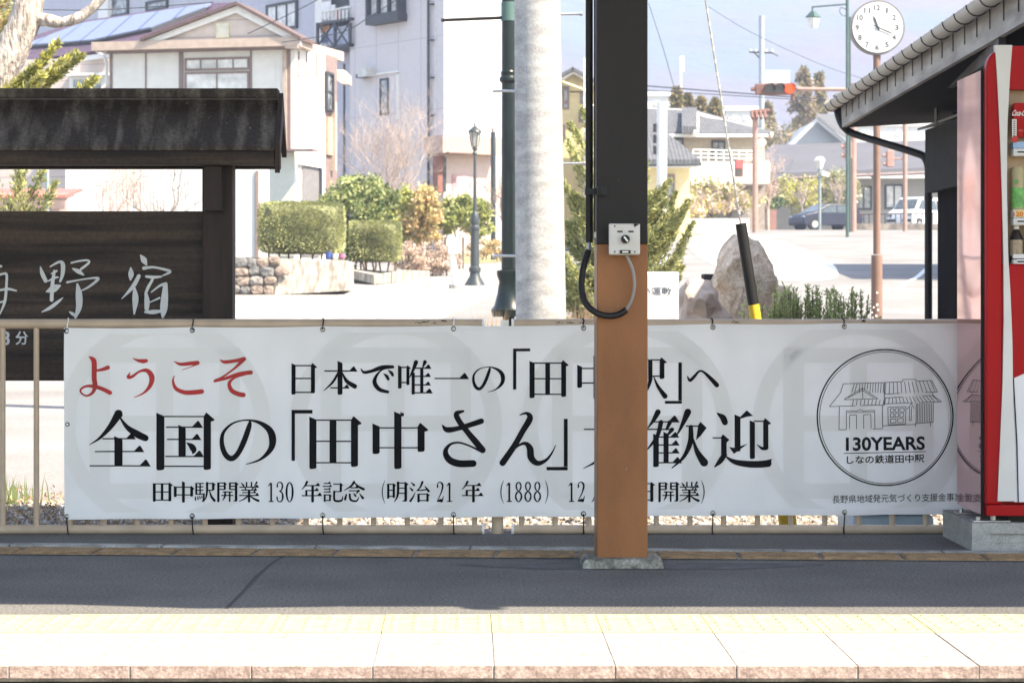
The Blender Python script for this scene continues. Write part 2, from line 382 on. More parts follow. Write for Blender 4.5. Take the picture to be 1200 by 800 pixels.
U = {
'田':[('V',12,12,94,14),('h',12,88,12),('h',12,88,50),('h',12,88,88),('L',44,12,56,88),('S',88,12,92,14)],
'中':[('V',10,26,72,14),('h',10,90,28),('h',10,90,64),('S',90,28,70,14),('V',50,4,98,14)],
'駅':[('V',10,10,62,9),('h',10,46,10),('L',25,10,32,60),('h',12,44,26),('h',12,44,42),('h',10,48,60),(B,[(46,60,9),(45,84,8),(38,94,4)]),(B,[(6,74,5),(6,88,7)]),(B,[(16,72,4),(19,84,7)]),(B,[(25,70,4),(29,80,6)]),(B,[(34,68,3),(38,76,6)]),
 ('h',60,90,10),('S',90,10,40,12),('h',60,90,42),(B,[(61,8,11),(61,45,10),(56,75,7),(44,97,3)]),(B,[(72,42,4),(82,72,10),(96,90,12)])],
'開':[('V',8,8,96,11),('h',8,38,8),('S',38,8,38,10),('h',8,38,23),('h',8,38,38),('V',62,8,38,9),('h',62,92,8),('S',91,8,90,12),('h',62,90,23),('h',62,90,38),(B,[(91,90,10),(80,92,4)]),
 ('h',28,74,50),('h',22,78,66),(B,[(40,50,8),(38,72,8),(28,90,3)]),('V',61,52,95,8)],
'業':[('L',35,3,42,26),('L',58,3,65,26),(B,[(14,8,4),(24,20,9)]),(B,[(86,5,9),(76,22,4)]),('H',5,94,27,12),(B,[(30,30,5),(36,39,7)]),(B,[(70,30,7),(62,39,4)]),('H',14,86,41,11),('H',18,82,53,10),('H',4,95,66,12),('V',50,41,97,11),(B,[(46,66,8),(28,82,6),(4,94,3)]),(B,[(54,67,5),(74,82,9),(94,91,11)])],
'年':[(B,[(28,3,11),(18,22,7),(4,38,3)]),('H',22,88,20,13),('H',24,82,43,12),('V',25,43,66,10),('H',3,97,67,14),('V',55,20,97,12)],
'記':[('H',8,40,10,9),('H',3,45,24,9),('H',8,40,37,8),('H',8,40,50,8),('V',12,62,95,9),('S',37,64,92,9),('h',12,38,64),('h',12,38,90),('h',52,88,13),('S',88,12,48,11),('h',54,88,48),(B,[(57,48,10),(57,84,10),(66,92,10),(84,92,10),(94,86,8),(97,70,3)])],
'念':[(B,[(50,3,11),(36,22,9),(4,42,3)]),(B,[(52,6,5),(70,24,10),(95,37,12)]),('H',34,68,30,10),('h',26,72,44),(B,[(72,44,11),(60,57,4)]),(B,[(14,62,7),(8,84,11)]),(B,[(30,60,9),(33,84,10),(48,92,9),(64,90,8),(72,74,3)]),(B,[(48,56,4),(57,68,10)]),(B,[(76,58,4),(91,78,12)])],
'明':[('V',8,14,80,11),('S',34,14,76,11),('h',8,34,14),('h',8,34,42),('h',8,34,70),(B,[(54,6,12),(54,50,11),(48,78,8),(36,96,3)]),('h',54,90,8),('S',90,8,90,13),('h',54,90,32),('h',54,90,56),(B,[(90,90,10),(76,92,4)])],
'治':[(B,[(10,6,4),(23,18,10)]),(B,[(3,30,4),(15,42,10)]),(B,[(6,92,11),(18,74,7),(28,52,3)]),(B,[(62,4,11),(52,28,7),(38,43,5)]),(B,[(36,44,4),(60,42,6),(86,38,6)]),(B,[(74,24,4),(91,46,12)]),('V',44,60,97,11),('S',86,60,94,11),('h',44,86,60),('h',44,86,90)],
'月':[(B,[(24,6,12),(24,60,11),(18,82,7),(6,97,3)]),('h',24,80,8),('S',80,8,92,13),('h',24,80,34),('h',24,80,60),(B,[(80,90,10),(64,92,4)])],
'日':[('V',20,10,96,14),('S',80,10,94,14),('h',20,80,11),('h',20,80,48),('h',20,80,88)],
'1':[('L',42,8,60,95),(B,[(22,22,4),(44,10,9)]),('L',26,92,76,97)],
'0':[(B,[(50,4,4),(28,20,14),(20,50,20),(28,80,14),(50,96,4),(72,80,14),(80,50,20),(72,20,14),(50,4,4)])],
'8':[(B,[(50,4,4),(30,14,12),(28,30,14),(50,47,5),(72,30,14),(70,14,12),(50,4,4)]),(B,[(50,47,5),(26,60,13),(22,78,16),(50,96,5),(78,78,16),(74,60,13),(50,47,5)])],
'3':[(B,[(22,22,16),(28,9,7),(50,4,5),(72,14,13),(73,28,16),(62,42,8),(42,46,4)]),(B,[(42,46,4),(68,53,10),(78,72,20),(68,90,10),(46,96,5),(26,90,8),(20,78,16)])],
'2':[(B,[(24,24,16),(28,10,7),(50,4,5),(74,16,16),(74,32,16),(55,60,9),(22,90,5)]),(B,[(20,93,6),(50,90,14),(72,90,14),(84,70,4)])],
'(':[(B,[(80,-4,3),(54,22,9),(44,50,13),(54,78,9),(80,104,3)])],
')':[(B,[(20,-4,3),(46,22,9),(56,50,13),(46,78,9),(20,104,3)])]}
ROW3 = [('田',178,24),('中',203,24),('駅',227.5,25),('開',254,25),('業',279.5,25),('1',312,11.5),('3',322.5,11.5),('0',333.5,12),('年',353,24.5),('記',377.5,25),('念',402.5,25),('(',444,9),
 ('明',453,25),('治',479.5,25),('2',510,11.5),('1',521,11.5),('年',540.5,26),('(',583,9),('1',591,11.5),('8',602,11.5),('8',613,11.5),('8',624,11.5),(')',637,9),('1',664,11.5),('2',675,12),
 ('月',692,24),('1',722,12),('日',743,26),('開',771,24.5),('業',795.5,24.5),(')',820,9)]
SIGN = [
 (B,[(-70,120,6),(-60,150,26),(-50,175,10)]),(B,[(-100,190,6),(-90,215,26),(-78,240,10)]),(B,[(-110,400,8),(-80,330,22),(-60,280,6)]),(B,[(-20,110,10),(-35,160,16),(-55,200,6)]),(B,[(-25,128,10),(5,120,16),(12,122,8)]),
 (B,[(-20,180,12),(20,168,14),(42,172,16),(42,230,16),(32,340,18),(0,425,8)]),(B,[(-45,280,10),(-15,275,12),(50,265,16),(104,276,10)]),(B,[(-20,180,14),(-30,260,14),(-40,350,12),(20,345,12)]),
 (B,[(258,122,6),(270,165,26),(292,212,26)]),(B,[(322,122,10),(380,92,16),(402,110,28),(400,170,24),(385,216,14)]),(B,[(328,168,8),(362,150,14)]),(B,[(308,215,8),(345,195,16),(370,190,12)]),(B,[(348,150,16),(336,230,24),(330,335,24)]),
 (B,[(298,282,10),(340,250,20),(384,243,12)]),(B,[(298,282,8),(345,275,22),(384,245,10)]),(B,[(268,412,6),(320,385,22),(370,348,18),(403,320,4)]),
 (B,[(457,98,12),(510,86,12),(560,82,12),(568,98,14),(518,138,16)]),(B,[(466,135,10),(500,152,28),(535,175,10)]),(B,[(430,222,14),(520,205,10),(612,194,14),(625,205,18),(570,250,14),(520,276,8)]),(B,[(495,235,14),(505,300,42),(505,380,38),(482,448,12)]),(B,[(443,410,6),(465,424,20),(488,440,14)]),
 (B,[(900,50,10),(920,80,38),(935,108,14)]),(B,[(836,130,10),(838,170,36),(834,205,12)]),(B,[(920,132,22),(980,126,14),(1050,140,16),(1088,155,18),(1040,180,8)]),(B,[(935,185,16),(980,190,20),(1030,186,12)]),(B,[(888,182,24),(850,250,26),(778,328,4)]),
 (B,[(860,262,16),(866,330,40),(858,424,10)]),(B,[(975,205,16),(945,260,20),(930,300,14)]),(B,[(932,285,14),(940,340,34),(938,390,28)]),(B,[(968,285,8),(1020,245,14),(1060,232,22)]),(B,[(1058,238,28),(1052,330,46),(1046,400,44),(1040,446,12)]),(B,[(958,350,8),(1020,322,12)]),(B,[(928,412,14),(980,412,28),(1035,405,14)])]
# ================================================================ materials, foreground
M_asph = mat('platform_asphalt', (.13,.127,.122), .9, var=.16, scale=2.0, bump=.006, bscale=170, detail=12, grain=.5, gscale=95, fleck=(9,.69,(.16,.158,.155)))
M_slab = mat('edge_stone', (.305,.275,.262), .85, var=.2, scale=40, bump=.004, bscale=120, c2=(.39,.355,.34), detail=10, grain=.22, gscale=160, fleck=(14,.68,(.22,.19,.17)))
M_slabf = mat('edge_stone_front', (.30,.22,.19), .9, var=.2, scale=45, bump=.002, bscale=110, c2=(.37,.29,.255), detail=8, grain=.28, gscale=130)
M_ytile = mat('yellow_tactile', (.44,.40,.23), .7, var=.12, scale=14, bump=.001, bscale=90, detail=8)
M_btile = mat('brown_tactile', (.27,.175,.095), .85, grain=.25, gscale=160, var=.28, scale=22, bump=.002, bscale=90, detail=8)
M_kerb = mat('worn_concrete', (.30,.30,.29), .9, grain=.25, gscale=150, var=.35, scale=9, bump=.003, bscale=60, detail=8)
M_dark = mat('dark_void', (.02,.018,.017), .95)
M_fence = mat('beige_paint', (.44,.34,.25), .45, var=.10, scale=9, bump=.0005, bscale=60)
M_whitep = mat('white_plastic', (.75,.75,.74), .4, var=.05)
M_black = mat('black_rubber', (.010,.010,.011), .5, var=.2, spec=.3)
M_steel = mat('galvanised', (.45,.46,.47), .35, metal=.8, var=.15, scale=14)
M_colb = mat('column_black', (.0115,.009,.008), .5, fleck=(55,.735,(.10,.10,.10)), spec=.25, var=.30, scale=4, bump=.0006, bscale=50, stretch=(1,1,.3), detail=8)
M_colo = mat('column_brown', (.215,.082,.027), .42, grain=.10, gscale=220, fleck=(38,.735,(.30,.19,.12)), spec=.3, var=.16, scale=5, bump=.0009, bscale=70, stretch=(1,1,.4), detail=8, c2=(.265,.105,.037))
M_plinth = mat('mossy_concrete', (.15,.15,.12), .95, grain=.4, gscale=90, var=.4, scale=18, bump=.008, bscale=50, c2=(.30,.30,.26), detail=8)
M_banner = mat('banner_cloth', (.82,.83,.845), .5, var=.04, scale=4, bump=.0022, bscale=7, trans=.16, detail=8)
M_wmark = mat('banner_grey_print', (.77,.775,.775), .55, var=.02, scale=3, trans=.14)
M_ink = mat('black_ink', (.006,.006,.007), .8, spec=.1, var=.2, scale=3)
M_red = mat('red_ink', (.40,.010,.010), .5, var=.2, scale=5)
M_logo = mat('logo_ink', (.015,.015,.018), .8, spec=.1)
M_wood = mat('stained_wood', (.021,.0135,.010), .62, spec=.3, var=.4, grain=.25, gscale=60, scale=3.2, bump=.004, bscale=9, stretch=(.35,5,9), detail=9, c2=(.058,.038,.028))
M_woodr = mat('weathered_roof_wood', (.036,.027,.022), .72, var=.3, scale=3.4, bump=.004, bscale=22, stretch=(5,1.2,1.1), c2=(.150,.135,.122), detail=14, ramp=(.46,.80), grain=.38, gscale=75, fleck=(30,.66,(.10,.096,.092)))
M_woodp = mat('stained_post', (.026,.015,.011), .6, spec=.3, var=.35, scale=3, bump=.003, bscale=12, stretch=(6,6,.6), detail=9)
M_paintw = mat('white_brush_paint', (.58,.60,.62), .6, var=.10, scale=9)
M_gravel = [mat('gravel_a', (.30,.27,.24), .9), mat('gravel_b', (.45,.42,.39), .9), mat('gravel_c', (.17,.155,.14), .9)]
# ================================================================ platform (structure)
PX0, PX1 = -9, 9; YF = 6.40; YB = 9.93; WT = .325
mb = MB(); mb.box(PX0, PX1, 7.405, YB, -.6, 0); tag(mb.build('platform', M_asph), kind='structure')
plat = bpy.data.objects['platform']
mb = MB(); mb.box(PX0, PX1, 6.62, 7.405, -.6, -.045); mb.box(PX0, PX1, 6.62, 6.8, -1.15, -.6)
tag(mb.build('platform_wall', M_dark), kind='structure')  # near-black colour stands in for the shade under the edge slabs
tag(MB().box(-40, 40, -6, 6.62, -1.4, -1.15).build('track_bed', mat('ballast', (.12,.10,.085), .95, var=.5, scale=30, bump=.03, bscale=22)), kind='structure')
edge = tag(MB().box(PX0, PX1, 6.60, 7.40, -.075, -.037).box(PX0, PX1, 6.408, 7.40, -.0365, -.0025).build('platform_edge', M_kerb), kind='structure')
n0 = int(-3.6/WT)
x = PX(10, 6.40) - 8*WT
rs = random.Random(4)
slab_me = None
for i in range(28):
    x0 = x + i*WT
    mb = MB(); dz = rs.uniform(-.0015, .0015)
    mb.box(x0+.0013, x0+WT-.0013, YF+rs.uniform(0, .003), 7.02, -.036, 0+dz)
    s_ = mb.build('edge_slab', M_slab, edge, bev=.0025)
    s_.data.materials.append(M_slabf)
    for p in s_.data.polygons:
        if p.normal.y < -.5: p.material_index = 1
    # tactile tile behind it
    mb = MB(); xt0 = x0 + PX(80,7.4)-PX(10,6.40) + 0.01
    mb.box(x0+.0015, x0+WT-.0015, 7.022, 7.402, -.045, .002+dz)
    for r_ in range(5):
        for c_ in range(6):
            if c_ == 5: continue
            cx = x0 + .033 + r_*.065; cy = 7.07 + c_*.072
            mb.lathe(cx, cy, [(.0125, .001+dz), (.0105, .0055+dz), (.006, .0068+dz)], 8)
    mb.build('tactile_tile', M_ytile, edge)
# rear guiding strip: brown ribbed tiles and a worn kerb line, slightly askew
def ys(x): return 9.30 - .061*(x + 1.83)
ang = math.atan(-.061)
strip = tag(MB().quad((PX0+.3, ys(PX0+.3)-.205, .003), (1.9, ys(1.9)-.205, .003), (PX1-.3, ys(PX1-.3)-.205, .003), (PX1-.3, ys(PX1-.3)-.002, .003), (PX0+.3, ys(PX0+.3)-.002, .003)).build('guiding_strip', M_kerb, org=(0,9.1,0)), kind='structure')
for i in range(26):
    cx = PX(70, 9.2) - 6*.305 + i*.305
    m = Matrix.Translation((cx, ys(cx)-.10, 0)) @ Matrix.Rotation(ang, 4, 'Z')
    mb = MB(m); mb.box(-.148, .148, -.097, .093, .0035, .0075)
    for k in range(6): mb.box(-.14, .14, -.086+k*.031, -.070+k*.031, .007, .0115)
    mb.build('guiding_tile', M_btile, strip)
for i in range(13):
    x0 = -4.8 + i*.60
    if x0 > 2.9: continue
    m = Matrix.Translation((x0+.3, ys(x0+.3)+.065-.012*max(0, x0+1), 0)) @ Matrix.Rotation(ang*1.15, 4, 'Z')
    MB(m).box(-.297, .297, -.035, .035, .002, .012+rs.uniform(0,.004)).build('kerb_stone', M_kerb, strip, bev=.004)
# asphalt crack and patch seam
mb = MB(); pts = [(525,713),(545,698),(560,688),(572,679),(590,668),(640,655)]
vs = []
for px, py in [(265,713),(285,693),(300,676),(318,660),(335,650)]:
    Yk = F*CH/(py-HY); vs.append((PX(px,Yk), Yk))
fs = []
for i, (a, b) in enumerate(vs):
    j = .006+.004*random.random(); mb.v += [(a-j, b, .0012), (a+j, b, .0012)]
    if i: fs.append((2*i-2, 2*i-1, 2*i+1, 2*i))
mb.f = fs; tag(mb.build('asphalt_seam', mat('seam_tar', (.045,.045,.05), .8)), kind='structure')
mb = MB(); 
for k in range(24): a0 = 2*math.pi*k/24; mb.v.append((.62+.62*math.cos(a0)*(1+.2*math.sin(3*a0)), 8.72+.13*math.sin(a0)*(1+.2*math.cos(2*a0)), .0015))
mb.f = [tuple(range(24))]; tag(mb.build('dark_patch', mat('dark_asphalt', (.065,.066,.072), .7, var=.3, scale=9)), kind='structure')  # darker oval of asphalt around the column foot

# ================================================================ canopy overhead (casts the shade) and its column
can = thing('platform_canopy', 'dark platform canopy roof over the asphalt, carried by the brown and black column', 'canopy', (0, 7.7, 3.3))
mb = MB(); mb.prism([(-12,6.42,3.36),(12,6.26,3.36),(12,9.35,3.36),(-12,9.35,3.36)], (0,0,.08)); mb.build('roof_deck', M_colb, can)
MB().box(-12, 1.7, 9.352, 10.3, 3.36, 3.44).build('rear_roof_deck', M_colb, can)
for k in range(-6, 7): MB().box(k*1.9-.04+.55, k*1.9+.04+.55, 6.15, 9.3, 3.28, 3.36).build('rafter', M_colb, can)
MB().box(-12, 12, 8.71, 8.89, 3.10, 3.28).build('main_beam', M_colb, can)
MB().prism([(-12,6.35,3.30),(1.1,6.27,3.30),(1.55,6.17,3.30),(2.0,6.22,3.30),(12,6.16,3.30),(12,6.255,3.30),(-12,6.41,3.30)], (0,0,.14)).build('fascia', M_colb, can)
cx0, cx1, cyf, cyb = PX(699.5, 8.70), PX(759, 8.70), 8.70, 8.895
colm = thing('platform_column', 'square steel platform column, brown below and black above, on a rough concrete footing', 'column', ((cx0+cx1)/2, 8.8, 0))
zs = PZ(286, 8.70)
MB().box(cx0, cx1, cyf, cyb, .02, zs).build('lower_shaft', M_colo, colm, bev=.004)['label'] = 'brown painted lower half with scuffed gloss'
MB().box(cx0, cx1, cyf, cyb, zs, 3.10).build('upper_shaft', M_colb, colm, bev=.004)['label'] = 'black painted upper half'
mb = MB(); bm_pts = []
for z, e in ((-.005,.0),(.020,-.003),(.031,-.012),(.034,-.03)):
    ring = []
    for k in range(32):
        a0 = 2*math.pi*k/32; c_, s_ = math.cos(a0), math.sin(a0); q = max(abs(c_), abs(s_))
        sx = (.148+e)*(c_/q); sy = (.125+e)*(s_/q); j = 1 + .03*noise.noise(Vector((sx*14, sy*14, z*30)))
        ring.append(((cx0+cx1)/2 + sx*j, 8.755+sy*j, z + (.004*noise.noise(Vector((sx*20, sy*20, 3))) if z > .02 else 0)))
    bm_pts.append(ring)
vv = [p for r_ in bm_pts for p in r_]; ff = [(i*32+k, i*32+(k+1)%32, (i+1)*32+(k+1)%32, (i+1)*32+k) for i in range(3) for k in range(32)] + [tuple(96+k for k in range(32))]
mb.add(vv, ff).build('concrete_footing', M_plinth, colm, smooth=True, angle=50)
# conduit beside the column
cnd = thing('conduit_pipe', 'black conduit pipe running down the left edge of the column into a looped hose', 'conduit', (PX(690,8.78), 8.78, 1.0))
MB().tube([P(690.5,284,8.78), P(690.5,284,8.78)+Vector((0,0,2.0))], .0135, 12).build('pipe', M_colb, cnd, smooth=True)
MB().tube([P(697.3,280,8.83), P(697.3,280,8.83)+Vector((0,0,2.0))], .0045, 8).build('thin_pipe', M_colb, cnd, smooth=True)
MB().box(PX(685.5,8.76), PX(700,8.76), 8.74, 8.80, PZ(228,8.76), PZ(221,8.76)).build('clamp', M_black, cnd)
mb = MB(); mb.box(PX(700,8.69), PX(711,8.69), 8.672, 8.699, PZ(229,8.69), PZ(219,8.69)); mb.cbox((PX(704.5,8.67), 8.667, PZ(224,8.67)), (.012,.012,.012)); mb.build('clamp_bracket', M_black, cnd, bev=.001)
MB().tube([P(690.5,283,8.78), P(689.5,296,8.77)], .0075, 8).build('hose_coupling', M_steel, cnd, smooth=True)
MB().box(PX(696.5,8.77), PX(700.5,8.77), 8.75, 8.79, PZ(279,8.77), PZ(272,8.77)).build('junction_clip', M_whitep, cnd)
hp = [(689.5,294),(685,308),(682,325),(682,342),(687,356),(698,366),(712,370),(725,368.5),(734,363)]
pts = [P(a, b, 8.76 - .10*min(1, i/5)) for i, (a, b) in enumerate(hp)]
def smooth_path(pts, n=5):
    q = [pts[0]] + list(pts) + [pts[-1]]; o = []
    for i in range(1, len(q)-2):
        for k in range(n): o.append(Vector(cr(q[i-1], q[i], q[i+1], q[i+2], k/n)))
    return o + [Vector(pts[-1])]
MB().tube(smooth_path(pts), .0118, 12).build('hose', M_black, cnd, smooth=True)
cb = [(733,363.5),(740,352),(743.5,335),(742,318),(737,305),(733,297)]
MB().tube(smooth_path([P(a, b, 8.66) for a, b in cb]), .0062, 10).build('cable', mat('grey_cable', (.22,.21,.20), .5), cnd, smooth=True)
# switch box
sb = thing('switch_box', 'grey electrical switch box with a black rotary knob, fixed on the column', 'switch box', (PX(731.5,8.66), 8.66, PZ(281,8.66)))
M_sb = mat('box_grey', (.50,.50,.49), .45, var=.06, scale=20)
MB().box(PX(714.5,8.64), PX(749.5,8.64), 8.645, 8.70, PZ(299,8.64), PZ(262.5,8.64)).build('case', M_sb, sb, bev=.004)
MB().box(PX(713.5,8.63), PX(750,8.63), 8.625, 8.645, PZ(298,8.63), PZ(262,8.63)).build('cover', M_sb, sb, bev=.004)
kx, kz = PX(732.8,8.62), PZ(280.3,8.62)
def disc_y(mb, x, z, y0, y1, r, n=20): return mb.tube([(x, y0, z), (x, y1, z)], r, n)
disc_y(MB(), kx, kz, 8.608, 8.624, .0155, 24).build('knob', M_black, sb, smooth=True)
MB().cbox((kx+.001, 8.603, kz), (.006,.01,.022), ry=R(-38)).build('knob_pointer', M_whitep, sb, bev=.001)
for a, b in ((720.5,265),(744,265),(720.5,295),(744,295)): disc_y(MB(), PX(a,8.62), PZ(b,8.62), 8.6235, 8.626, .003, 10).build('screw', M_dark, sb)
for a in (726.5, 739.5): MB().box(PX(a-3.1,8.62), PX(a+3.1,8.62), 8.6225, 8.6245, PZ(272.2,8.62), PZ(270.4,8.62)).build('name_tag', M_dark, sb)
MB().box(PX(726.5,8.62), PX(739,8.62), 8.6205, 8.6245, PZ(297,8.62), PZ(293.2,8.62)).build('label_plate', M_dark, sb)
MB().box(PX(729.3,8.62), PX(736.3,8.62), 8.6190, 8.6204, PZ(296,8.62), PZ(294.4,8.62)).build('label_strip', M_whitep, sb)
mb = MB(); mb.prism([P(742.5,262.2,8.622), P(749.6,262.2,8.622), P(744,265.8,8.622)], (0,.002,0)); mb.build('worn_corner', M_dark, sb)

# ================================================================ fence
FY = 9.885
fen = thing('platform_fence', 'beige tubular steel fence along the back of the platform, behind the banner', 'fence', (0, FY, 0))
zt, zb = PZ(379.5, FY), PZ(620, FY)
for a, b in ((-900, 566.5), (600.5, 1500)):
    MB().tube([(PX(a,FY), FY, zt), (PX(b,FY), FY, zt)], .0205, 16).build('top_rail', M_fence, fen, smooth=True)
    MB().tube([(PX(a,FY), FY, zb), (PX(b,FY), FY, zb)], .0195, 16).build('bottom_rail', M_fence, fen, smooth=True)
mb = None
for a in (566.5, 600.5):
    for z in (zt, zb):
        s_ = 1 if a < 580 else -1
        MB().tube([(PX(a,FY)-.006*s_, FY, z), (PX(a,FY)+.004*s_, FY, z)], .0215, 16).build('end_cap', M_whitep, fen, smooth=True)
pk0 = None
for base, k0, k1 in ((2.5+39.55*14, -36, 1), (611, 0, 23)):
    for k in range(k0, k1):
        px = base + k*39.5
        if px > 1480: continue
        if pk0 is None:
            pk0 = MB().tube([(PX(px,FY), FY, zb+.015), (PX(px,FY), FY, zt-.015)], .0118, 10).build('picket', M_fence, fen, smooth=True); x00 = PX(px,FY)
        else:
            o = pk0.copy(); COL.objects.link(o); o.location.x = PX(px,FY) - x00
for px in (583, 583-563*1.0, 583+563):
    if abs(px-20) < 9: continue
    MB().tube([(PX(px,FY), FY+.03, -.25), (PX(px,FY), FY+.03, zt-.03)], .025, 14).build('post', M_fence, fen, smooth=True)
mb = MB()
for a in (576, 590):
    mb.box(PX(a-12,FY), PX(a+12,FY), FY-.012, FY+.012, zt-.004, zt+.004) if False else None
MB().box(PX(590,FY)-.012, PX(590,FY)+.022, FY-.004, FY+.004, zt-.016, zt+.016).build('rail_bracket', M_steel, fen)
mb = MB()
for (a0_, a1_, yy) in ((487,497,378),(497,503,377),(508,511,378.5),(518,524,376),(652,660,378.5),(664,673,378),(676,684,378.8),(858,866,377),(1010,1013,376)):
    n = 5
    for k in range(n):
        q = a0_ + (a1_-a0_)*k/n; mb.cbox((PX(q,FY), FY-.0185, PZ(yy+rs.uniform(-1,1),FY)), (.004+rs.random()*.004,.003,.002+rs.random()*.003))
mb.build('paint_chips', M_dark, fen)

# ================================================================ banner
BY = 9.835
def wob(x, z):
    g = .0035*math.sin(x*3.1+.5)*math.sin(z*4+1) + .0016*math.sin(x*30+z*1.5)*(.6+.4*math.sin(z*5))
    g += .0055*math.sin((x*.8+z*1.9)*9)*max(0, min(1, (x-1.2)/.8)) + .002*math.sin((x*1.3-z*1.2)*13)*max(0, min(1, (-1.1-x)/.6))
    for k in range(8):                                   # puckers under the eyelets
        ex = PX(75+k*152, BY); d2 = (x-ex)**2
        tt_ = max(0, (z-.70)/.17); bb_ = max(0, (.26-z)/.17); g += .006*math.exp(-d2/.0009)*(tt_+bb_) - .003*math.exp(-(d2**.5-.11)**2/.002)*(tt_+bb_)
    return g
def BP(px, py, off=0.0):
    x, z = PX(px, BY), PZ(py, BY); return (x, BY + wob(x, z) - off, z)
ban = thing('welcome_banner', 'long white banner with black and red Japanese lettering tied to the beige fence', 'banner', (0, BY, PZ(608, BY)))
BX0, BX1 = 75, 1166
def edge_y(px, t):                                     # t: 0 top .. 1 bottom, with a slight sag between the ties
    sag = 1.0*math.sin(math.pi*((px-75) % 152.3)/152.3)
    top = 384 - 6*(px-75)/1045 + sag; bot = 609 - 6*(px-75)/1045 - sag*.8
    return top + (bot-top)*t
mb = MB(); NXb, NZb = 330, 60
for j in range(NZb+1):
    for i in range(NXb+1):
        px = BX0 + (BX1-BX0)*i/NXb; mb.v.append(BP(px, edge_y(px, j/NZb)))
mb.f = [(j*(NXb+1)+i, (j+1)*(NXb+1)+i, (j+1)*(NXb+1)+i+1, j*(NXb+1)+i+1) for j in range(NZb) for i in range(NXb)]
mb.build('cloth', M_banner, ban, smooth=True)
mb = MB()                                               # sewn hem, a second layer of cloth
for i in range(NXb+1):
    px = BX0 + (BX1-BX0)*i/NXb
    for t in (.972, .9995): mb.v.append(BP(px, edge_y(px, t), .0012))
mb.f = [(2*i, 2*i+1, 2*i+3, 2*i+2) for i in range(NXb)]; mb.build('bottom_hem', M_banner, ban)
mb = MB()
for i in range(NXb+1):
    px = BX0 + (BX1-BX0)*i/NXb
    for t in (.0005, .026): mb.v.append(BP(px, edge_y(px, t), .0012))
mb.f = [(2*i, 2*i+1, 2*i+3, 2*i+2) for i in range(NXb)]; mb.build('top_hem', M_banner, ban)
# grey ring emblems printed behind the words
def cly(px, py): 
    q = min(max(px, BX0), BX1); return min(max(py, edge_y(q, .03)), edge_y(q, .965))
def patch(mb, f, nu, nv):
    k = len(mb.v)
    for j in range(nv+1):
        for i in range(nu+1):
            x, y = f(i/nu, j/nv); x = min(max(x, BX0+.5), BX1-.5); mb.v.append(BP(x, cly(x, y), .0009))
    mb.f += [(k+j*(nu+1)+i, k+(j+1)*(nu+1)+i, k+(j+1)*(nu+1)+i+1, k+j*(nu+1)+i+1) for j in range(nv) for i in range(nu)]
for k in range(5):
    mb = MB(); cx = 193 + 271*k; cy = 497
    if cx - 124 > BX1: continue
    patch(mb, lambda u, v: (cx + (105+19*v)*math.cos(2*math.pi*u), cy + (105+19*v)*math.sin(2*math.pi*u)), 220, 7)
    for (x0, y0, x1, y1) in ((-88,-90,88,-72),(-88,-10,88,8),(-88,69,88,87)): patch(mb, lambda u, v: (cx+x0+(x1-x0)*u, cy+y0+(y1-y0)*v), 60, 6)
    for (x0, x1) in ((-88,-64),(-10,10),(64,88)):
        for (y0, y1) in ((-72,-10),(8,69)): patch(mb, lambda u, v: (cx+x0+(x1-x0)*u, cy+y0+(y1-y0)*v), 8, 20)
    mb.build('crest_print', M_wmark, ban)
def q4(ox, oy): return lambda x, y, l=0: BP(ox + x/4, oy + y/4, .0022+l*.00002)
mb = MB()
for (ox, oy), st in BIG_RED: glyph(mb, st, q4(ox, oy))
build_chars(mb, 'red_character', M_red, ban)
mb = MB()
mb_up = MB()
def ymin(t): return min(p[1] for p in t[1]) if t[0] in 'BP' else (t[3] if t[0] in 'Hh' else t[2])
for (ox, oy), st in BIG_BLACK:
    up = [t for t in st if ymin(t) < 290]; lo = [t for t in st if ymin(t) >= 290]
    if up: glyph(mb_up, up, q4(ox, oy), th=6)
    glyph(mb, lo, q4(ox, oy), th=6)
# の of the upper line is the same sign, smaller
glyph(mb_up, NO, lambda x, y, l=0: BP(553 + (x-708)/268*39, 429 + (y-362)/214*30.5, .0022+l*.00002))
build_chars(mb_up, 'black_character', M_ink, ban)
build_chars(mb, 'black_character', M_ink, ban)
mb = MB()
for ch, x0, wd in ROW3:
    glyph(mb, U[ch], lambda x, y, l=0: BP(x0 + x/100*wd, 563.5 + y/100*25, .0022+l*.00002), th=5.2, tri=9)
build_chars(mb, 'date_character', M_ink, ban, .0015)
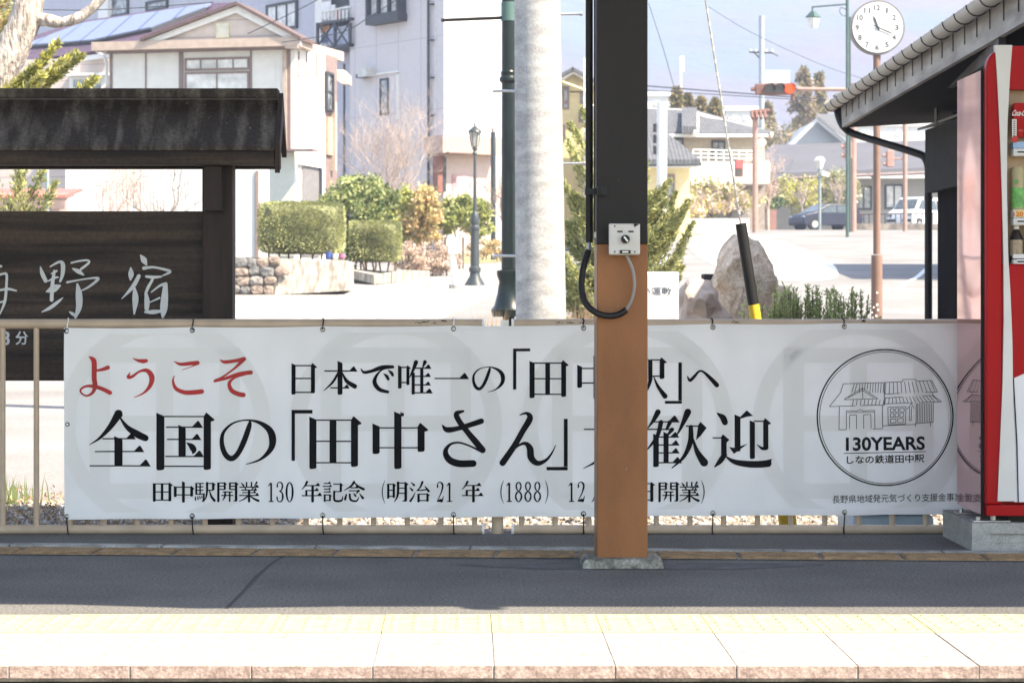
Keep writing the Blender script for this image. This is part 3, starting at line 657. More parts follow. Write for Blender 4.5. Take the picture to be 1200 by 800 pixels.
# round logo
mb = MB()
def ring(r0, r1, cx, cy, mb, off=.0022, n=90, sy=1):
    bmv = [BP(cx + r_*math.cos(2*math.pi*i/n), cy + r_*sy*math.sin(2*math.pi*i/n), off) for i in range(n) for r_ in (r0, r1)]
    mb.add(bmv, [(2*i, 2*i+1, (2*i+3) % (2*n), (2*i+2) % (2*n)) for i in range(n)])
ring(78.6, 80.2, 1037, 489, mb, n=128); ring(76.6, 77.3, 1037.3, 489.2, mb, n=128)
LG = [[(128,305),(345,298)],[(128,305),(180,240),(193,198),(385,192),(385,298),(345,298)],[(198,270),(282,218),(355,268),(198,272)],[(215,264),(282,228),(338,264)],[(282,220),(284,268)],
 [(175,306),(172,413),(378,408),(376,298)],[(207,410),(207,325),(258,325),(272,318),(286,325),(340,322),(341,410)],[(210,333),(338,330)],[(222,410),(222,345),(254,343),(254,410)],[(288,408),(288,343),(322,341),(323,408)],
 [(385,192),(470,188),(470,178),(532,177),(534,186),(606,182)],[(606,182),(634,236),(385,246)],[(610,236),(612,252)],[(385,264),(612,252),(652,282),(385,292)],
 [(402,308),(486,304),(484,386),(404,390),(402,308)],[(414,315),(430,315),(430,330),(414,331),(414,315)],[(436,314),(452,313),(452,329),(436,330),(436,314)],[(458,313),(478,312),(478,328),(458,329),(458,313)],
 [(414,338),(430,337),(430,354),(414,355),(414,338)],[(436,337),(452,336),(452,353),(436,354),(436,337)],[(458,336),(476,335),(476,352),(458,353),(458,336)],[(414,363),(440,362),(440,380),(414,382),(414,363)],[(448,361),(474,360),(474,379),(448,380),(448,361)],
 [(490,318),(512,290),(524,314)],[(502,305),(503,370),(511,370),(512,303)],[(534,290),(534,384)],[(530,384),(614,378)],[(532,384),(532,398)],[(602,380),(603,398)],[(378,395),(530,388)],[(614,286),(614,380)]]
for i in range(12): LG.append([(245+i*12.5, 196-.1*i), (232+i*13 if i < 2 else 243+i*12.4, 225 if 2 < i < 6 else 240)] if i > 0 else [(245,196),(232,240)])
for i in range(9): LG.append([(236+i*18, 300-.6*i), (240+i*18, 272)])
for i in range(13): LG.append([(392+i*17.4, 191-.5*i), (388+i*19.6, 245-.7*i)])
for i in range(15): LG.append([(392+i*15.6, 263-.7*i), (388+i*18, 291-.6*i)])
for i in range(9): LG.append([(540+i*8.2, 289), (540+i*8.2, 380)])
for pl in LG:
    for a, b in zip(pl[:-1], pl[1:]):
        dx, dy = b[0]-a[0], b[1]-a[1]; d = math.hypot(dx, dy) or 1; nx, ny = -dy/d*1.3, dx/d*1.3
        f = lambda x, y: BP(940+x/4, 400+y/4, .0023)
        mb.add([f(a[0]+nx, a[1]+ny), f(b[0]+nx, b[1]+ny), f(b[0]-nx, b[1]-ny), f(a[0]-nx, a[1]-ny)], [(0,1,2,3)])
text_box(mb, '130YEARS', 991, 1084, 511.5, 527.5, lambda x, y: BP(x, y - .012*(x-1037), .0023), off=.028)
bar(mb, ((988.5,530.4),(1085,528.4)), ((988.5,531.2),(1085,529.2)), lambda a_, b_: BP(a_, b_, .0023), 30)
text_box(mb, 'しなの鉄道田中駅', 992, 1083, 532.6, 542.6, lambda x, y: BP(x, y - .02*(x-1037), .0023), off=.018)
text_box(mb, '長野県地域発元気づくり支援金事業', 975.5, 1127, 578.5, 588, lambda x, y: BP(x, y - .02*(x-1050), .0035), off=0)
mb.build('round_logo', M_logo, ban)
M_brass = mat('eyelet_brass', (.28,.25,.17), .35, metal=.8)
for k, px in enumerate((78, 225, 378, 531.5, 684, 835.5, 990, 1143)):
    for top in (1, 0):
        py = edge_y(px, 0) + 3.6 if top else edge_y(px, 1) - 3.6
        c = Vector(BP(px, py)); mb = MB()
        vs = []; n = 16
        for i in range(n):
            a_ = 2*math.pi*i/n
            for r_, d in ((.0062,.001),(.0085,.0035),(.0115,.0015)): vs.append((c.x+r_*math.cos(a_), c.y-d, c.z+r_*math.sin(a_)))
        mb.add(vs, [(3*i+j, 3*i+j+1, (3*i+j+4) % (3*n), (3*i+j+3) % (3*n)) for i in range(n) for j in (0, 1)])
        disc_y(mb, c.x, c.z, c.y-.0010, c.y-.0004, .0063, 12)
        mb.build('eyelet', M_black if (k < 2 and top) or (not top and k in (1,4)) else M_brass, ban, smooth=True)
        z_r = zt if top else zb; r_ = .0235
        pts = [c + Vector((0,-.006,0))]
        for i in range(9):
            a_ = math.pi*(1.5 - i/8*1.0) if top else math.pi*(.5 + 0)  # over the rail
            pts_y = FY - r_*math.cos(math.pi*i/8); pts_z = z_r + (r_*math.sin(math.pi*i/8) if top else -r_*math.sin(math.pi*i/8))
            pts.append(Vector((c.x + .002*math.sin(i), pts_y, pts_z)))
        if not top: pts.append(Vector((c.x-.004, FY-.028, z_r-.04)))
        MB().tube(smooth_path(pts, 3), .0028, 6).build('tie', M_whitep if (top and k in (0, 3)) else M_black, ban, smooth=True)
mbx = Vector(BP(79, 497)); mb = MB(); disc_y(mb, mbx.x, mbx.z, mbx.y-.003, mbx.y-.0005, .009, 14); mb.build('eyelet', M_black, ban)
disc_y(MB(), mbx.x, mbx.z, mbx.y-.004, mbx.y-.003, .005, 12).build('eyelet_hole', M_whitep, ban)

# ================================================================ wooden place sign behind the fence
sg = thing('wooden_place_sign', 'large dark wooden notice sign with its own little roof and white brush characters, left', 'sign', (-1.9, 10.75, 0))
YE, YR = 10.56, 10.75; xr = PX(321.5, YE); xl = -3.9
zr, ze = PZ(117, YR), PZ(171, YE)
def slope(sgn):
    y0 = YR; y1 = YR + sgn*(YR-YE)
    return MB().prism([(xl, y0, zr), (xl, y1, ze), (xl, y1, ze-.02), (xl, y0, zr-.03)], (xr-xl, 0, 0))
slope(-1).build('roof_board', M_woodr, sg); slope(1).build('roof_board', M_woodr, sg)
MB().box(xl-.01, xr+.004, YR-.06, YR+.06, zr+.004, PZ(103.5, YR-.06)).build('ridge_cap', M_woodr, sg, bev=.004)
MB().box(xl, xr+.0, YE-.0, YE+.05, PZ(193.5,YE), ze-.022).build('eave_beam', M_wood, sg, bev=.003)
MB().box(xl, xr+.0, 2*YR-YE-.05, 2*YR-YE, PZ(193.5,YE), ze-.022).build('eave_beam', M_wood, sg, bev=.003)
for sgn in (-1, 1):
    y1 = YR + sgn*(YR-YE+.006)
    MB().prism([(xr+.003, YR, zr+.03), (xr+.003, y1, ze+.015), (xr+.003, y1, ze-(.12 if sgn < 0 else .03)), (xr+.003, YR, zr-.10)], (.022,0,0)).build('barge_board', M_woodp, sg)
MB().box(xl, PX(318,YR), YR-.05, YR+.05, PZ(191,YR), PZ(176,YR)).build('purlin', M_wood, sg)
MB().box(xl, xr-.03, YE+.06, 2*YR-YE-.06, ze-.05, ze-.03).build('soffit_board', M_wood, sg)
for px0 in (237, -640):
    a = PX(px0, YR-.07); b = a + .135
    MB().box(a, b, YR-.07, YR+.065, -.15, PZ(191, YR)).build('post', M_woodp, sg, bev=.004)
    MB().box(a+.018, b-.040, YR-.15, YR-.071, PZ(247,YR-.15), PZ(194,YR-.15)).build('bracket', M_woodp, sg, bev=.003)
zp1, zp0 = PZ(247.5, YR-.02), PZ(446, YR-.02)
for k, (za, zb_) in enumerate(((zp0, zp0+.255), (zp0+.2555, zp0+.51), (zp0+.5105, zp1))):
    MB().box(PX(-640,YR)+.12, PX(237.3,YR-.07)-.001, YR-.02-.0007*k, YR+.03, za, zb_).build('board', M_wood, sg, bev=.0015)
SY = YR-.0245
mb = MB(); glyph(mb, SIGN, lambda x, y, l=0: (PX(x/5.4545, SY), SY-.0012-l*.00003, PZ(290 + y/5.4545, SY)))
build_chars(mb, 'brush_character', M_paintw, sg, .02)
mb = MB(); text_box(mb, '3', 2.5, 11.5, 388, 404.5, lambda x, y: (PX(x,SY), SY-.001, PZ(y,SY)), off=.02); text_box(mb, '分', 18, 33.5, 388, 404, lambda x, y: (PX(x,SY), SY-.001, PZ(y,SY)), off=.02)
mb.build('walking_time_characters', M_paintw, sg)

# ================================================================ vending machine and its block
VY = 9.24; VB = 9.72
M_vred = mat('machine_red', (.36,.004,.006), .4, var=.05, spec=.12, scale=3)
M_vside = mat('machine_side_red', (.62,.24,.25), .06, metal=1, var=.03, scale=2, coat=.45)
n_ = M_vside.node_tree.nodes; l_ = M_vside.node_tree.links
nz = n_.new('ShaderNodeTexNoise'); nz.inputs['Scale'].default_value = 1.7; nz.inputs['Detail'].default_value = 0; bp = n_.new('ShaderNodeBump'); bp.inputs['Distance'].default_value = .009
tcx = n_.new('ShaderNodeTexCoord'); l_.new(tcx.outputs['Object'], nz.inputs[0]); l_.new(nz.outputs[0], bp.inputs['Height']); l_.new(bp.outputs[0], n_['Principled BSDF'].inputs['Normal']); l_.new(bp.outputs[0], n_['Principled BSDF'].inputs['Coat Normal'])
M_vwhite = mat('machine_white', (.60,.60,.60), .35, var=.04)
M_vwhite2 = mat('machine_panel_white', (.66,.67,.72), .3, var=.03)
blk = thing('machine_block', 'pale concrete block under the red vending machine', 'concrete block', (PX(1140,VY)+.5, 9.5, 0))
M_blk = mat('block_concrete', (.34,.34,.33), .9, grain=.22, gscale=160, fleck=(40,.72,(.12,.12,.11)), var=.12, scale=26, bump=.003, bscale=80, detail=8)
bx0 = PX(1139, VY-.01)
mb = MB(); z1 = PZ(612.5, VY-.01)
mb.box(bx0, bx0+1.15, VY+.006, 9.80, 0, z1); mb.box(bx0, bx0+.07, VY-.01, VY+.006, 0, z1); mb.box(bx0+1.08, bx0+1.15, VY-.01, VY+.006, 0, z1)
mb.box(bx0+.07, bx0+1.08, VY-.01, VY+.006, PZ(624.5,VY), z1); mb.box(bx0+.07, bx0+1.08, VY-.01, VY+.006, 0, PZ(635.5,VY))
mb.build('block', M_blk, blk)
vm = thing('vending_machine', 'tall red drinks vending machine at the right edge, on the concrete block', 'vending machine', (PX(1152,VY)+.5, 9.5, z1))
vx0 = PX(1153.5, VY); vx1 = vx0 + 1.0; zt_v, zb_v = PZ(62, VY), PZ(603.5, VY)
side = [(vx0-.003, VY+.02, zb_v), (vx0-.003, VB, PZ(590,VB)), (vx0-.003, VB, PZ(95,VB)), (vx0-.003, VY+.02, PZ(82,VY))]
MB().box(vx0, vx1, VY+.022, VB-.001, zb_v+.001, PZ(95,VB)-.001).build('body', M_vred, vm)
MB().prism(side, (-.004,0,0)).build('side_panel', M_vside, vm)
MB().box(vx0-.009, vx0-.001, VY+.012, VY+.026, zb_v, PZ(80,VY)).build('edge_trim', M_dark, vm)
prof = [(vx0, zb_v+.045)] + [(vx0, PZ(84,VY))] + [(vx0+.045-.045*math.cos(t*math.pi/2/6), PZ(84,VY)+.075*math.sin(t*math.pi/2/6)) for t in range(1, 7)] + [(vx0+.062, PZ(60,VY)), (vx0+.062, zb_v+.045)]
MB().prism([(a, VY-.035, b) for a, b in prof], (0,.055,0)).build('door_frame', M_vred, vm, bev=.006)
MB().box(vx0+.004, vx1, VY-.028, VY+.02, zb_v, zb_v+.043).build('base_rail', M_vred, vm, bev=.003)
# curved white side strip, narrow in the middle and flaring out at foot and head
strip_L = [(1166,52),(1168.5,90),(1171.5,150),(1174,220),(1176,300),(1176.5,370),(1175,450),(1172,520),(1169,588)]
strip_R = [(1186.5,51),(1183.5,90),(1180.5,150),(1180,220),(1181.5,300),(1184,340),(1186.5,400),(1187,450),(1188,520),(1189.5,588)]
YV = VY-.042
mb = MB(); NN = 30
def lerp_pl(pl, y):
    for (x0_, y0_), (x1_, y1_) in zip(pl[:-1], pl[1:]):
        if y <= y1_: return x0_ + (x1_-x0_)*(y-y0_)/(y1_-y0_)
    return pl[-1][0]
for k in range(NN+1):
    y = 53 + (587-53)*k/NN; a, b = lerp_pl(strip_L, y), lerp_pl(strip_R, y)
    mb.v += [P(a, y, YV), P(b, y, YV), P(b, y, YV)+Vector((0,.03,0)), P(a, y, YV)+Vector((0,.03,0))]
mb.f = [(4*k+j, 4*k+4+j, 4*k+4+(j+1)%4, 4*k+(j+1)%4) for k in range(NN) for j in range(4)] + [(0,1,2,3), (4*NN+3,4*NN+2,4*NN+1,4*NN)]
mb.build('white_trim_strip', M_vwhite, vm, smooth=True, angle=40)
MB().box(vx0+.064, vx1, VY-.035, VY+.02, PZ(106,VY), PZ(55,VY)).build('header_panel', M_vred, vm, bev=.003)
MB().box(vx0+.062, vx1, VY-.030, VY+.02, PZ(488,VY), PZ(309,VY)).build('lower_panel', M_vred, vm)
mb = MB(); mb.prism([P(1186,444,VY-.034), P(1240,420,VY-.034), P(1400,380,VY-.034), P(1400,588,VY-.034), P(1189,588,VY-.034)], (0,.003,0)); mb.build('white_door_graphic', M_vwhite2, vm)
mb = MB(); mb.prism([P(1187,443,VY-.0385), P(1188.3,443,VY-.0385), P(1192.5,520,VY-.0385), P(1194,588,VY-.0385), P(1192.9,588,VY-.0385), P(1191,520,VY-.0385)], (0,.002,0)); mb.build('door_seam', M_dark, vm)
# display window
M_shelf = mat('display_back', (.38,.27,.17), .6, var=.3, scale=6)
MB().box(vx0+.07, vx1-.25, VY+.012, VY+.02, PZ(309,VY), PZ(106,VY)).build('display_back', M_shelf, vm)
xw0 = PX(1183.5, VY); 
M_glass = mat('clear_cover', (.9,.9,.9), .05)
b_ = M_glass.node_tree.nodes['Principled BSDF']; b_.inputs['Transmission Weight'].default_value = 1; b_.inputs['IOR'].default_value = 1.05
cans = [((.36,.02,.02),(.7,.7,.7)), ((.30,.42,.10),(.8,.8,.75)), ((.025,.018,.015),(.35,.25,.15))]
for row, (yt, yb) in enumerate(((112,176),(200,278),(316,372))):
    pass
def can(cx, yt, yb, c1, c2, r=.025, bottle=False):
    z0, z1_ = PZ(yb, VY), PZ(yt, VY); y = VY-.012
    if bottle: pr = [(r*.9,z0),(r,z0+.01),(r,z0+(z1_-z0)*.62),(r*.55,z0+(z1_-z0)*.80),(r*.42,z0+(z1_-z0)*.85)]
    else: pr = [(r*.85,z0),(r,z0+.008),(r,z1_-.012),(r*.8,z1_-.002),(r*.78,z1_)]
    t = MB().lathe(cx, y, pr, 18).build('bottle' if bottle else 'can', mat('drink', c1, .25, var=.05, spec=.2), vm, smooth=True)
    hh = z1_-z0
    MB().lathe(cx, y, [(r+.0008, z0+hh*.18), (r+.0008, z0+hh*.58)], 18).build('drink_label', mat('drink_label', c2, .4, var=.25, scale=60), t, smooth=True)
    if bottle: MB().lathe(cx, y, [(r*.46, z0+hh*.85), (r*.46, z1_)], 14).build('bottle_cap', M_vwhite, t, smooth=True)
for k in range(11):
    cx = PX(1192, VY) + k*.060
    can(cx, 122, 162, (.36,.015,.015), (.05,.02,.02) if k % 2 else (.5,.03,.03))
    can(cx, 196, 254, (.42,.36,.22), ((.12,.40,.10),(.5,.5,.2),(.1,.2,.5))[k%3], bottle=False)
    can(cx-.006, 262, 308, (.025,.018,.015), (.30,.23,.16), bottle=True)
mb = MB(); 
for (yt, yb, nm) in ((170,187,0),(241,263,1),(283,308,2)): pass
M_price = mat('price_yellow', (.65,.50,.12), .5); M_pblue = mat('price_blue', (.25,.40,.62), .5)
for i, (ya, yb_, mm) in enumerate(((167,174.5,M_pblue),(246.5,255,M_vwhite),(300-2,304-1,M_vwhite))):
    MB().box(xw0+.002, vx1-.26, VY-.05, VY+.0, PZ(yb_,VY), PZ(ya,VY)).build('price_rail', mm, vm)
for i, (ya, yb_) in enumerate(((174.8,184),(255.5,264.5),(304,309.5))):
    MB().box(xw0+.001, vx1-.26, VY-.056, VY+.0, PZ(yb_,VY), PZ(ya,VY)).build('button_rail', M_vwhite, vm, bev=.004)
    yc = (ya+yb_)/2
    for k in range(8):
        cx = PX(1192.5, VY) + k*.060
        b0 = MB().cbox((cx, VY-.0575, PZ(yc,VY)), (.038,.006,.018)).build('button', M_vwhite2, vm, bev=.003)
        MB().cbox((cx, VY-.0612, PZ(yc,VY)), (.028,.002,.006)).build('button_slot', M_dark, b0)
mb = MB(); mb.box(PX(1187,VY), PX(1187,VY)+.09, VY-.0525, VY-.0505, PZ(254.5,VY), PZ(247,VY)); mb.build('price_card', M_price, vm)
mb = MB(); text_box(mb, '120', 1187.6, 1199, 248, 253.6, lambda x, y: P(x, y, VY-.0535), off=.03); mb.build('price_digits', mat('price_red', (.55,.1,.03), .5), vm)
MB().box(PX(1185,VY), PX(1185,VY)+.10, VY-.052, VY-.050, PZ(152,VY), PZ(122,VY)).build('brand_card', M_vred, vm)
mb = MB(); text_box(mb, 'Coca-Cola', 1186.5, 1207, 129, 136, lambda x, y: P(x, y, VY-.0535), off=.03, shear=3.0); mb.build('brand_lettering', M_vwhite, vm)
MB().box(PX(1182.2,VY), PX(1187.5,VY), VY-.0555, VY-.054, PZ(163,VY), PZ(141,VY)).build('notice_strip', M_vwhite, vm)
mb = MB()
for k in range(8): mb.cbox((PX(1184.8,VY), VY-.0562, PZ(143.5+k*2.4,VY)), (.009,.001,.003))
mb.build('notice_print', M_dark, vm)
disc_y(MB(), PX(1185.5,VY), PZ(164.5,VY), VY-.058, VY-.0566, .013, 18).build('round_sticker', mat('sticker_red', (.45,.02,.02), .5), vm)
# green leaf marks in the lower row
for (a, b, r_) in ((1187.5,213.5,.009),(1191,234,.015)):
    disc_y(MB(), PX(a,VY), PZ(b,VY), VY-.049, VY-.047, r_, 9).build('green_tag', mat('tag_green', (.10,.30,.08), .5), vm)
# feet and floor brackets
for (fx, fy) in ((vx0+.05, VB-.09), (vx0+.045, VY+.05), (vx1-.06, VB-.09), (vx1-.06, VY+.05)):
    ft = MB().tube([(fx, fy, z1+.004), (fx, fy, zb_v)], .012, 12).build('foot', M_steel, vm, smooth=True)
    MB().box(fx-.085, fx+.06, fy-.035, fy+.02, z1, z1+.007).build('floor_bracket', M_steel, ft, bev=.002)
    MB().tube([(fx-.06, fy-.005, z1+.007), (fx-.06, fy-.005, z1+.02)], .009, 6).build('anchor_nut', M_steel, ft)
MB().box(vx0+.10, vx1-.02, VY+.03, VB-.03, z1+.001, zb_v).build('underframe', M_dark, vm)
# ================================================================ terrain, roads, hills
GL = [(9,-.1),(12,-.06),(15,0),(25,.1),(40,.5),(50,.93),(56,1.14),(66,1.62),(80,1.95),(108,2.95),(150,4.8),(300,9),(900,22),(9000,30)]
GR = [(9,-.1),(12,-.06),(15,0),(25,.15),(40,.65),(56,1.35),(70,2.2),(85,3.15),(110,3.85),(140,4.56),(300,9),(900,22),(9000,30)]
def pl(t, y):
    for (a, za), (b, zb_) in zip(t[:-1], t[1:]):
        if y <= b: return za + (zb_-za)*max(0, (y-a))/(b-a)
    return t[-1][1]
def gz(x, y):
    u = x/max(y, 1); s = min(1, max(0, (u-.0)/.08)); s = s*s*(3-2*s)
    return pl(GL, y)*(1-s) + pl(GR, y)*s
def G(px, Y): return gz(PX(px, Y), Y)
M_road = mat('road_asphalt', (.195,.19,.188), .92, var=.16, scale=.5, bump=.004, bscale=60, detail=10, grain=.2, gscale=40)
M_pave = siding(mat('pavement_blocks', (.29,.275,.26), .9, var=.12, scale=1.2, bump=.003, bscale=40, grain=.2, gscale=60), .6, 'X', (.2,.18,.17), .03)
M_paint = mat('road_paint', (.74,.74,.73), .7, var=.08, scale=3)
M_earth = mat('dry_earth', (.26,.20,.145), .95, var=.35, scale=5, bump=.02, bscale=30, detail=8)
ysr = [9.94, 10.5, 11.2, 12, 13, 14, 15]; y = 16
while y < 960: ysr.append(y); y *= 1.055
us = [i/60*2.4 - 1.2 for i in range(61)]; us = sorted(set([u for u in us] + [-.01,.01,.02,.03,.05,.06,.07,.09,.12,.14,.18]))
mb = MB()
for yy in ysr:
    for u in us: xx = u*max(yy, 30)*1.1; mb.v.append((xx, yy, gz(xx, yy)))
nu = len(us); mb.f = [(j*nu+i, j*nu+i+1, (j+1)*nu+i+1, (j+1)*nu+i) for j in range(len(ysr)-1) for i in range(nu-1)]
tag(mb.build('ground', M_road, smooth=True, angle=80), kind='structure')
def sheet(name, outline, m, dz=.006, step=1.0, kind='structure'):
    """flat patch following the terrain: outline of (x, y) points, cut into a fan of small quads by rows in depth"""
    ysx = [p[1] for p in outline]; y0, y1 = min(ysx), max(ysx); rows = max(2, int((y1-y0)/step)+1)
    mb = MB()
    def span(yv):
        xs = []
        for (xa, ya), (xb, yb) in zip(outline, outline[1:]+outline[:1]):
            if (ya-yv)*(yb-yv) <= 0 and ya != yb: xs.append(xa + (xb-xa)*(yv-ya)/(yb-ya))
        return (min(xs), max(xs)) if xs else (0, 0)
    K = 9
    for j in range(rows+1):
        yv = y0 + (y1-y0)*min(max(j/rows, 1e-4), 1-1e-4); a, b = span(yv)
        for i in range(K): xv = a + (b-a)*i/(K-1); mb.v.append((xv, yv, gz(xv, yv)+dz))
    mb.f = [(j*K+i, j*K+i+1, (j+1)*K+i+1, (j+1)*K+i) for j in range(rows) for i in range(K-1)]
    return tag(mb.build(name, m, smooth=True, angle=80), kind=kind)
sheet('gravel_bed', [(-9,9.945),(9,9.945),(9,11.6),(2.2,12.1),(-.5,11.3),(-1.6,11.9),(-9,12.6)], M_earth, .006, .4)
sheet('planting_bed', [(.6,16.5),(6.5,16.5),(5.5,27),(1.9,29),(.9,24)], M_earth, .03, .6)
sheet('pavement', [(-16,36),(-1.2,36),(1.2,58),(2.0,78),(-1.5,78),(-6.5,50),(-16,50)], M_pave, .012, 1)
M_grass = mat('dry_grass_ground', (.30,.26,.13), .95, var=.3, scale=3)
sheet('verge', [(-1.5,78),(2.6,78),(4,112),(-6,112)], M_grass, .02, 2)
sheet('verge', [(PX(930,118),118),(PX(1100,118),118),(PX(1100,132),132),(PX(925,132),132)], M_grass, .03, 2)
# kerb along the pavement
mb = MB(); pts = [(-16,35.9),(-1.2,35.9),(1.25,58),(2.1,78)]
for (xa, ya), (xb, yb) in zip(pts[:-1], pts[1:]):
    n = int(math.hypot(xb-xa, yb-ya)/1.0)
    for k in range(n):
        t0, t1 = k/n, (k+.985)/n; A = (xa+(xb-xa)*t0, ya+(yb-ya)*t0); Bp = (xa+(xb-xa)*t1, ya+(yb-ya)*t1)
        d = Vector((Bp[0]-A[0], Bp[1]-A[1], 0)).normalized(); nn = Vector((d.y, -d.x, 0))*.16
        z0 = gz(*A); z1_ = gz(*Bp); p0, p1 = Vector((A[0],A[1],z0-.1)), Vector((Bp[0],Bp[1],z1_-.1))
        mb.prism([p0, p1, p1+nn, p0+nn], (0,0,.22))
o = mb.build('kerb', M_kerb); tag(o, kind='structure')
# painted markings: a hatched island and lane lines
def mark(name, outline, dz=.014, st=1.0): return sheet(name, outline, M_paint, dz, st)
cxm, cym, rxm, rym = PX(895, 66), 68, 2.4, 15.0
isl = []
for k in range(40):
    a = 2*math.pi*k/40; isl.append((cxm + .9*math.sin(a)*1.9 + .045*(rym*math.cos(a)), cym + rym*math.cos(a)))
mark('road_marking_island', isl, .012, 1.0)
M_hat = mat('worn_paint_gap', (.45,.44,.43), .8)
for k in range(9):
    yv = cym - 9 + k*2.2; hw = 1.5*math.sqrt(max(0, 1-((yv-cym)/rym)**2)); xm = cxm + .045*(yv-cym)
    sheet('road_marking_hatch', [(xm-hw, yv), (xm+hw, yv+.5), (xm+hw, yv+.85), (xm-hw, yv+.35)], M_hat, .018, .3)
mark('road_marking', [(PX(1044,48),48),(PX(1051,48),48),(PX(1090,60),60),(PX(1084,60),60)])
0 and mark('road_marking', [(PX(-20,17),17),(PX(45,17.0),17),(PX(40,17.2),17.2),(PX(-20,17.2),17.2)])
0 and mark('road_marking', [(PX(62,13.6),13.6),(PX(110,13.6),13.6),(PX(110,13.75),13.75),(PX(62,13.75),13.75)])
# hills: a bare spring forest slope filling everything above the roofs
mb = MB(); NXm, NYm = 150, 60
for j in range(NYm+1):
    yy = 900 + 2100*(j/NYm)**1.15
    for i in range(NXm+1):
        xx = -2300 + 4600*i/NXm
        t = (yy-900)/2100
        h = 24 + 500*(t**.85) + 55*t**.5*noise.fractal(Vector((xx/420, yy/420, .3)), 1, 2, 5)*min(1, t*4)
        h += 60*abs(noise.noise(Vector((xx/230 + yy/800, yy/1200, 4))))*min(1, t*5)
        mb.v.append((xx, yy, min(h, 560) - (8 if j == 0 else 0)))
mb.f = [(j*(NXm+1)+i, j*(NXm+1)+i+1, (j+1)*(NXm+1)+i+1, (j+1)*(NXm+1)+i) for j in range(NYm) for i in range(NXm)]
M_hill = mat('hill_forest', (.12,.088,.098), .95, var=.2, scale=.005, c2=(.055,.082,.085), bump=8, bscale=.03, detail=10, ramp=(.48,.62))
tag(mb.build('hills', M_hill, smooth=True, angle=180), kind='structure')
mb = MB()
for j in range(2):
    for k in range(2): mb.v.append((-5000+10000*k, 1400+300*j, 26+j*6))
# gravel between fence and road
def stones(n, x0, x1, y0, y1, s0, s1, seed, name, mats, dz=.0):
    rs = np.random.RandomState(seed); X = rs.uniform(x0, x1, n); Y = y0 + (y1-y0)*rs.uniform(0, 1, n)**1.2; S = rs.uniform(s0, s1, n)
    Z = np.array([gz(a, b) for a, b in zip(X, Y)]) + dz + S*.3
    base = np.array([(1,0,0),(0,1,0),(-1,0,0),(0,-1,0),(0,0,.7),(0,0,-.7)], float)
    V = base[None]*S[:,None,None]*rs.uniform(.6, 1.25, (n,6,1)); a = rs.uniform(0, 6.3, n); c, s = np.cos(a)[:,None], np.sin(a)[:,None]
    V = np.stack([V[...,0]*c - V[...,1]*s, V[...,0]*s + V[...,1]*c, V[...,2] + .25*V[...,0]*rs.uniform(-1,1,(n,1))], -1) + np.stack([X,Y,Z], 1)[:,None,:]
    T = np.array([(0,1,4),(1,2,4),(2,3,4),(3,0,4),(1,0,5),(2,1,5),(3,2,5),(0,3,5)])
    Fq = (T[None] + (np.arange(n)*6)[:,None,None]).reshape(-1, 3)
    return tag(np_mesh(name, V.reshape(-1,3), Fq, mats, org=((x0+x1)/2, y0, 0)), kind='stuff')
stones(15000, -4.2, 3.6, 9.96, 12.0, .010, .026, 2, 'gravel', M_gravel)
# dry leaves and straw on the left of the bed
rs_ = np.random.RandomState(5); n = 5000
X = rs_.uniform(-4, -.9, n); Y = rs_.uniform(10.6, 12.4, n); Z = np.array([gz(a,b) for a,b in zip(X,Y)])+.03+rs_.uniform(-.02,.01,n)
V, Q = leaves(np.stack([X,Y,Z],1), .026, 3, .3, 0)
tag(np_mesh('dry_litter', V, Q, [mat('litter_a',(.42,.30,.17),.9), mat('litter_b',(.28,.19,.11),.9)], org=(-1,11.5,0)), kind='stuff')

# ================================================================ vegetation builders
def lm(name, c, var=.25, tr=.25): return mat(name, c, .55, var=var, scale=2.5, trans=tr, spec=.3)
def branchy(mb, p, d, L, r, depth, rs, up=.25, spread=.75, nk=3, tips=None):
    n = 4; pts = [p]; q = Vector(p); dd = Vector(d)
    for i in range(n):
        dd = (dd + Vector((rs.gauss(0,.16), rs.gauss(0,.16), rs.gauss(0,.1)+up*.12))).normalized(); q = q + dd*L/n; pts.append(q.copy())
    mb.tube(pts, [r*(1-.45*i/n) for i in range(n+1)], 5 if r > .02 else 3, caps=False)
    if depth == 0:
        if tips is not None: tips += pts[1:]
        return
    for k in range(nk):
        i = rs.randint(1, n); a = Vector((rs.gauss(0,1), rs.gauss(0,1), rs.gauss(0,.5)+up)).normalized()
        branchy(mb, pts[i], (dd*(1-spread)+a*spread).normalized(), L*rs.uniform(.55,.8), r*.55*(1-.2*i/n)+.0008, depth-1, rs, up, spread, nk, tips)
def bare_tree(label, px, Y, top, mt, seed, stems=3, depth=4, nk=3, spread=.5, r=.04, group=None, bud=None, lean=0, basepy=None, trunk=0):
    rs = random.Random(seed); x = PX(px, Y); g = gz(x, Y) if basepy is None else PZ(basepy, Y); H = PZ(top, Y) - g
    t = thing('bare_tree', label, 'tree', (x, Y, g), group)
    mb = MB(); tips = []
    if trunk: mb.tube([(x,Y,g-.1),(x+lean*.3,Y,g+trunk)], [r, r*.85], 8)
    for s in range(stems):
        a = 2*math.pi*s/stems + rs.random(); branchy(mb, Vector((x+lean*.3*(trunk>0), Y, g+trunk)), Vector((math.cos(a)*.35+lean, math.sin(a)*.35, 1)).normalized(), (H-trunk)*.42, r*.8, depth, rs, .5, spread, nk, tips)
    # split: thick wood below and twigs; the tree is one woody frame
    mb.build('trunk', mt, t)
    if bud and tips:
        pts = np.array([list(p) for p in tips]); pts = np.repeat(pts, 3, 0) + np.random.RandomState(seed).normal(size=(len(pts)*3,3))*.05
        V, Q = leaves(pts, .030*Y/60+.008, seed, .6); np_mesh('crown', V, Q, bud, t)
    return t
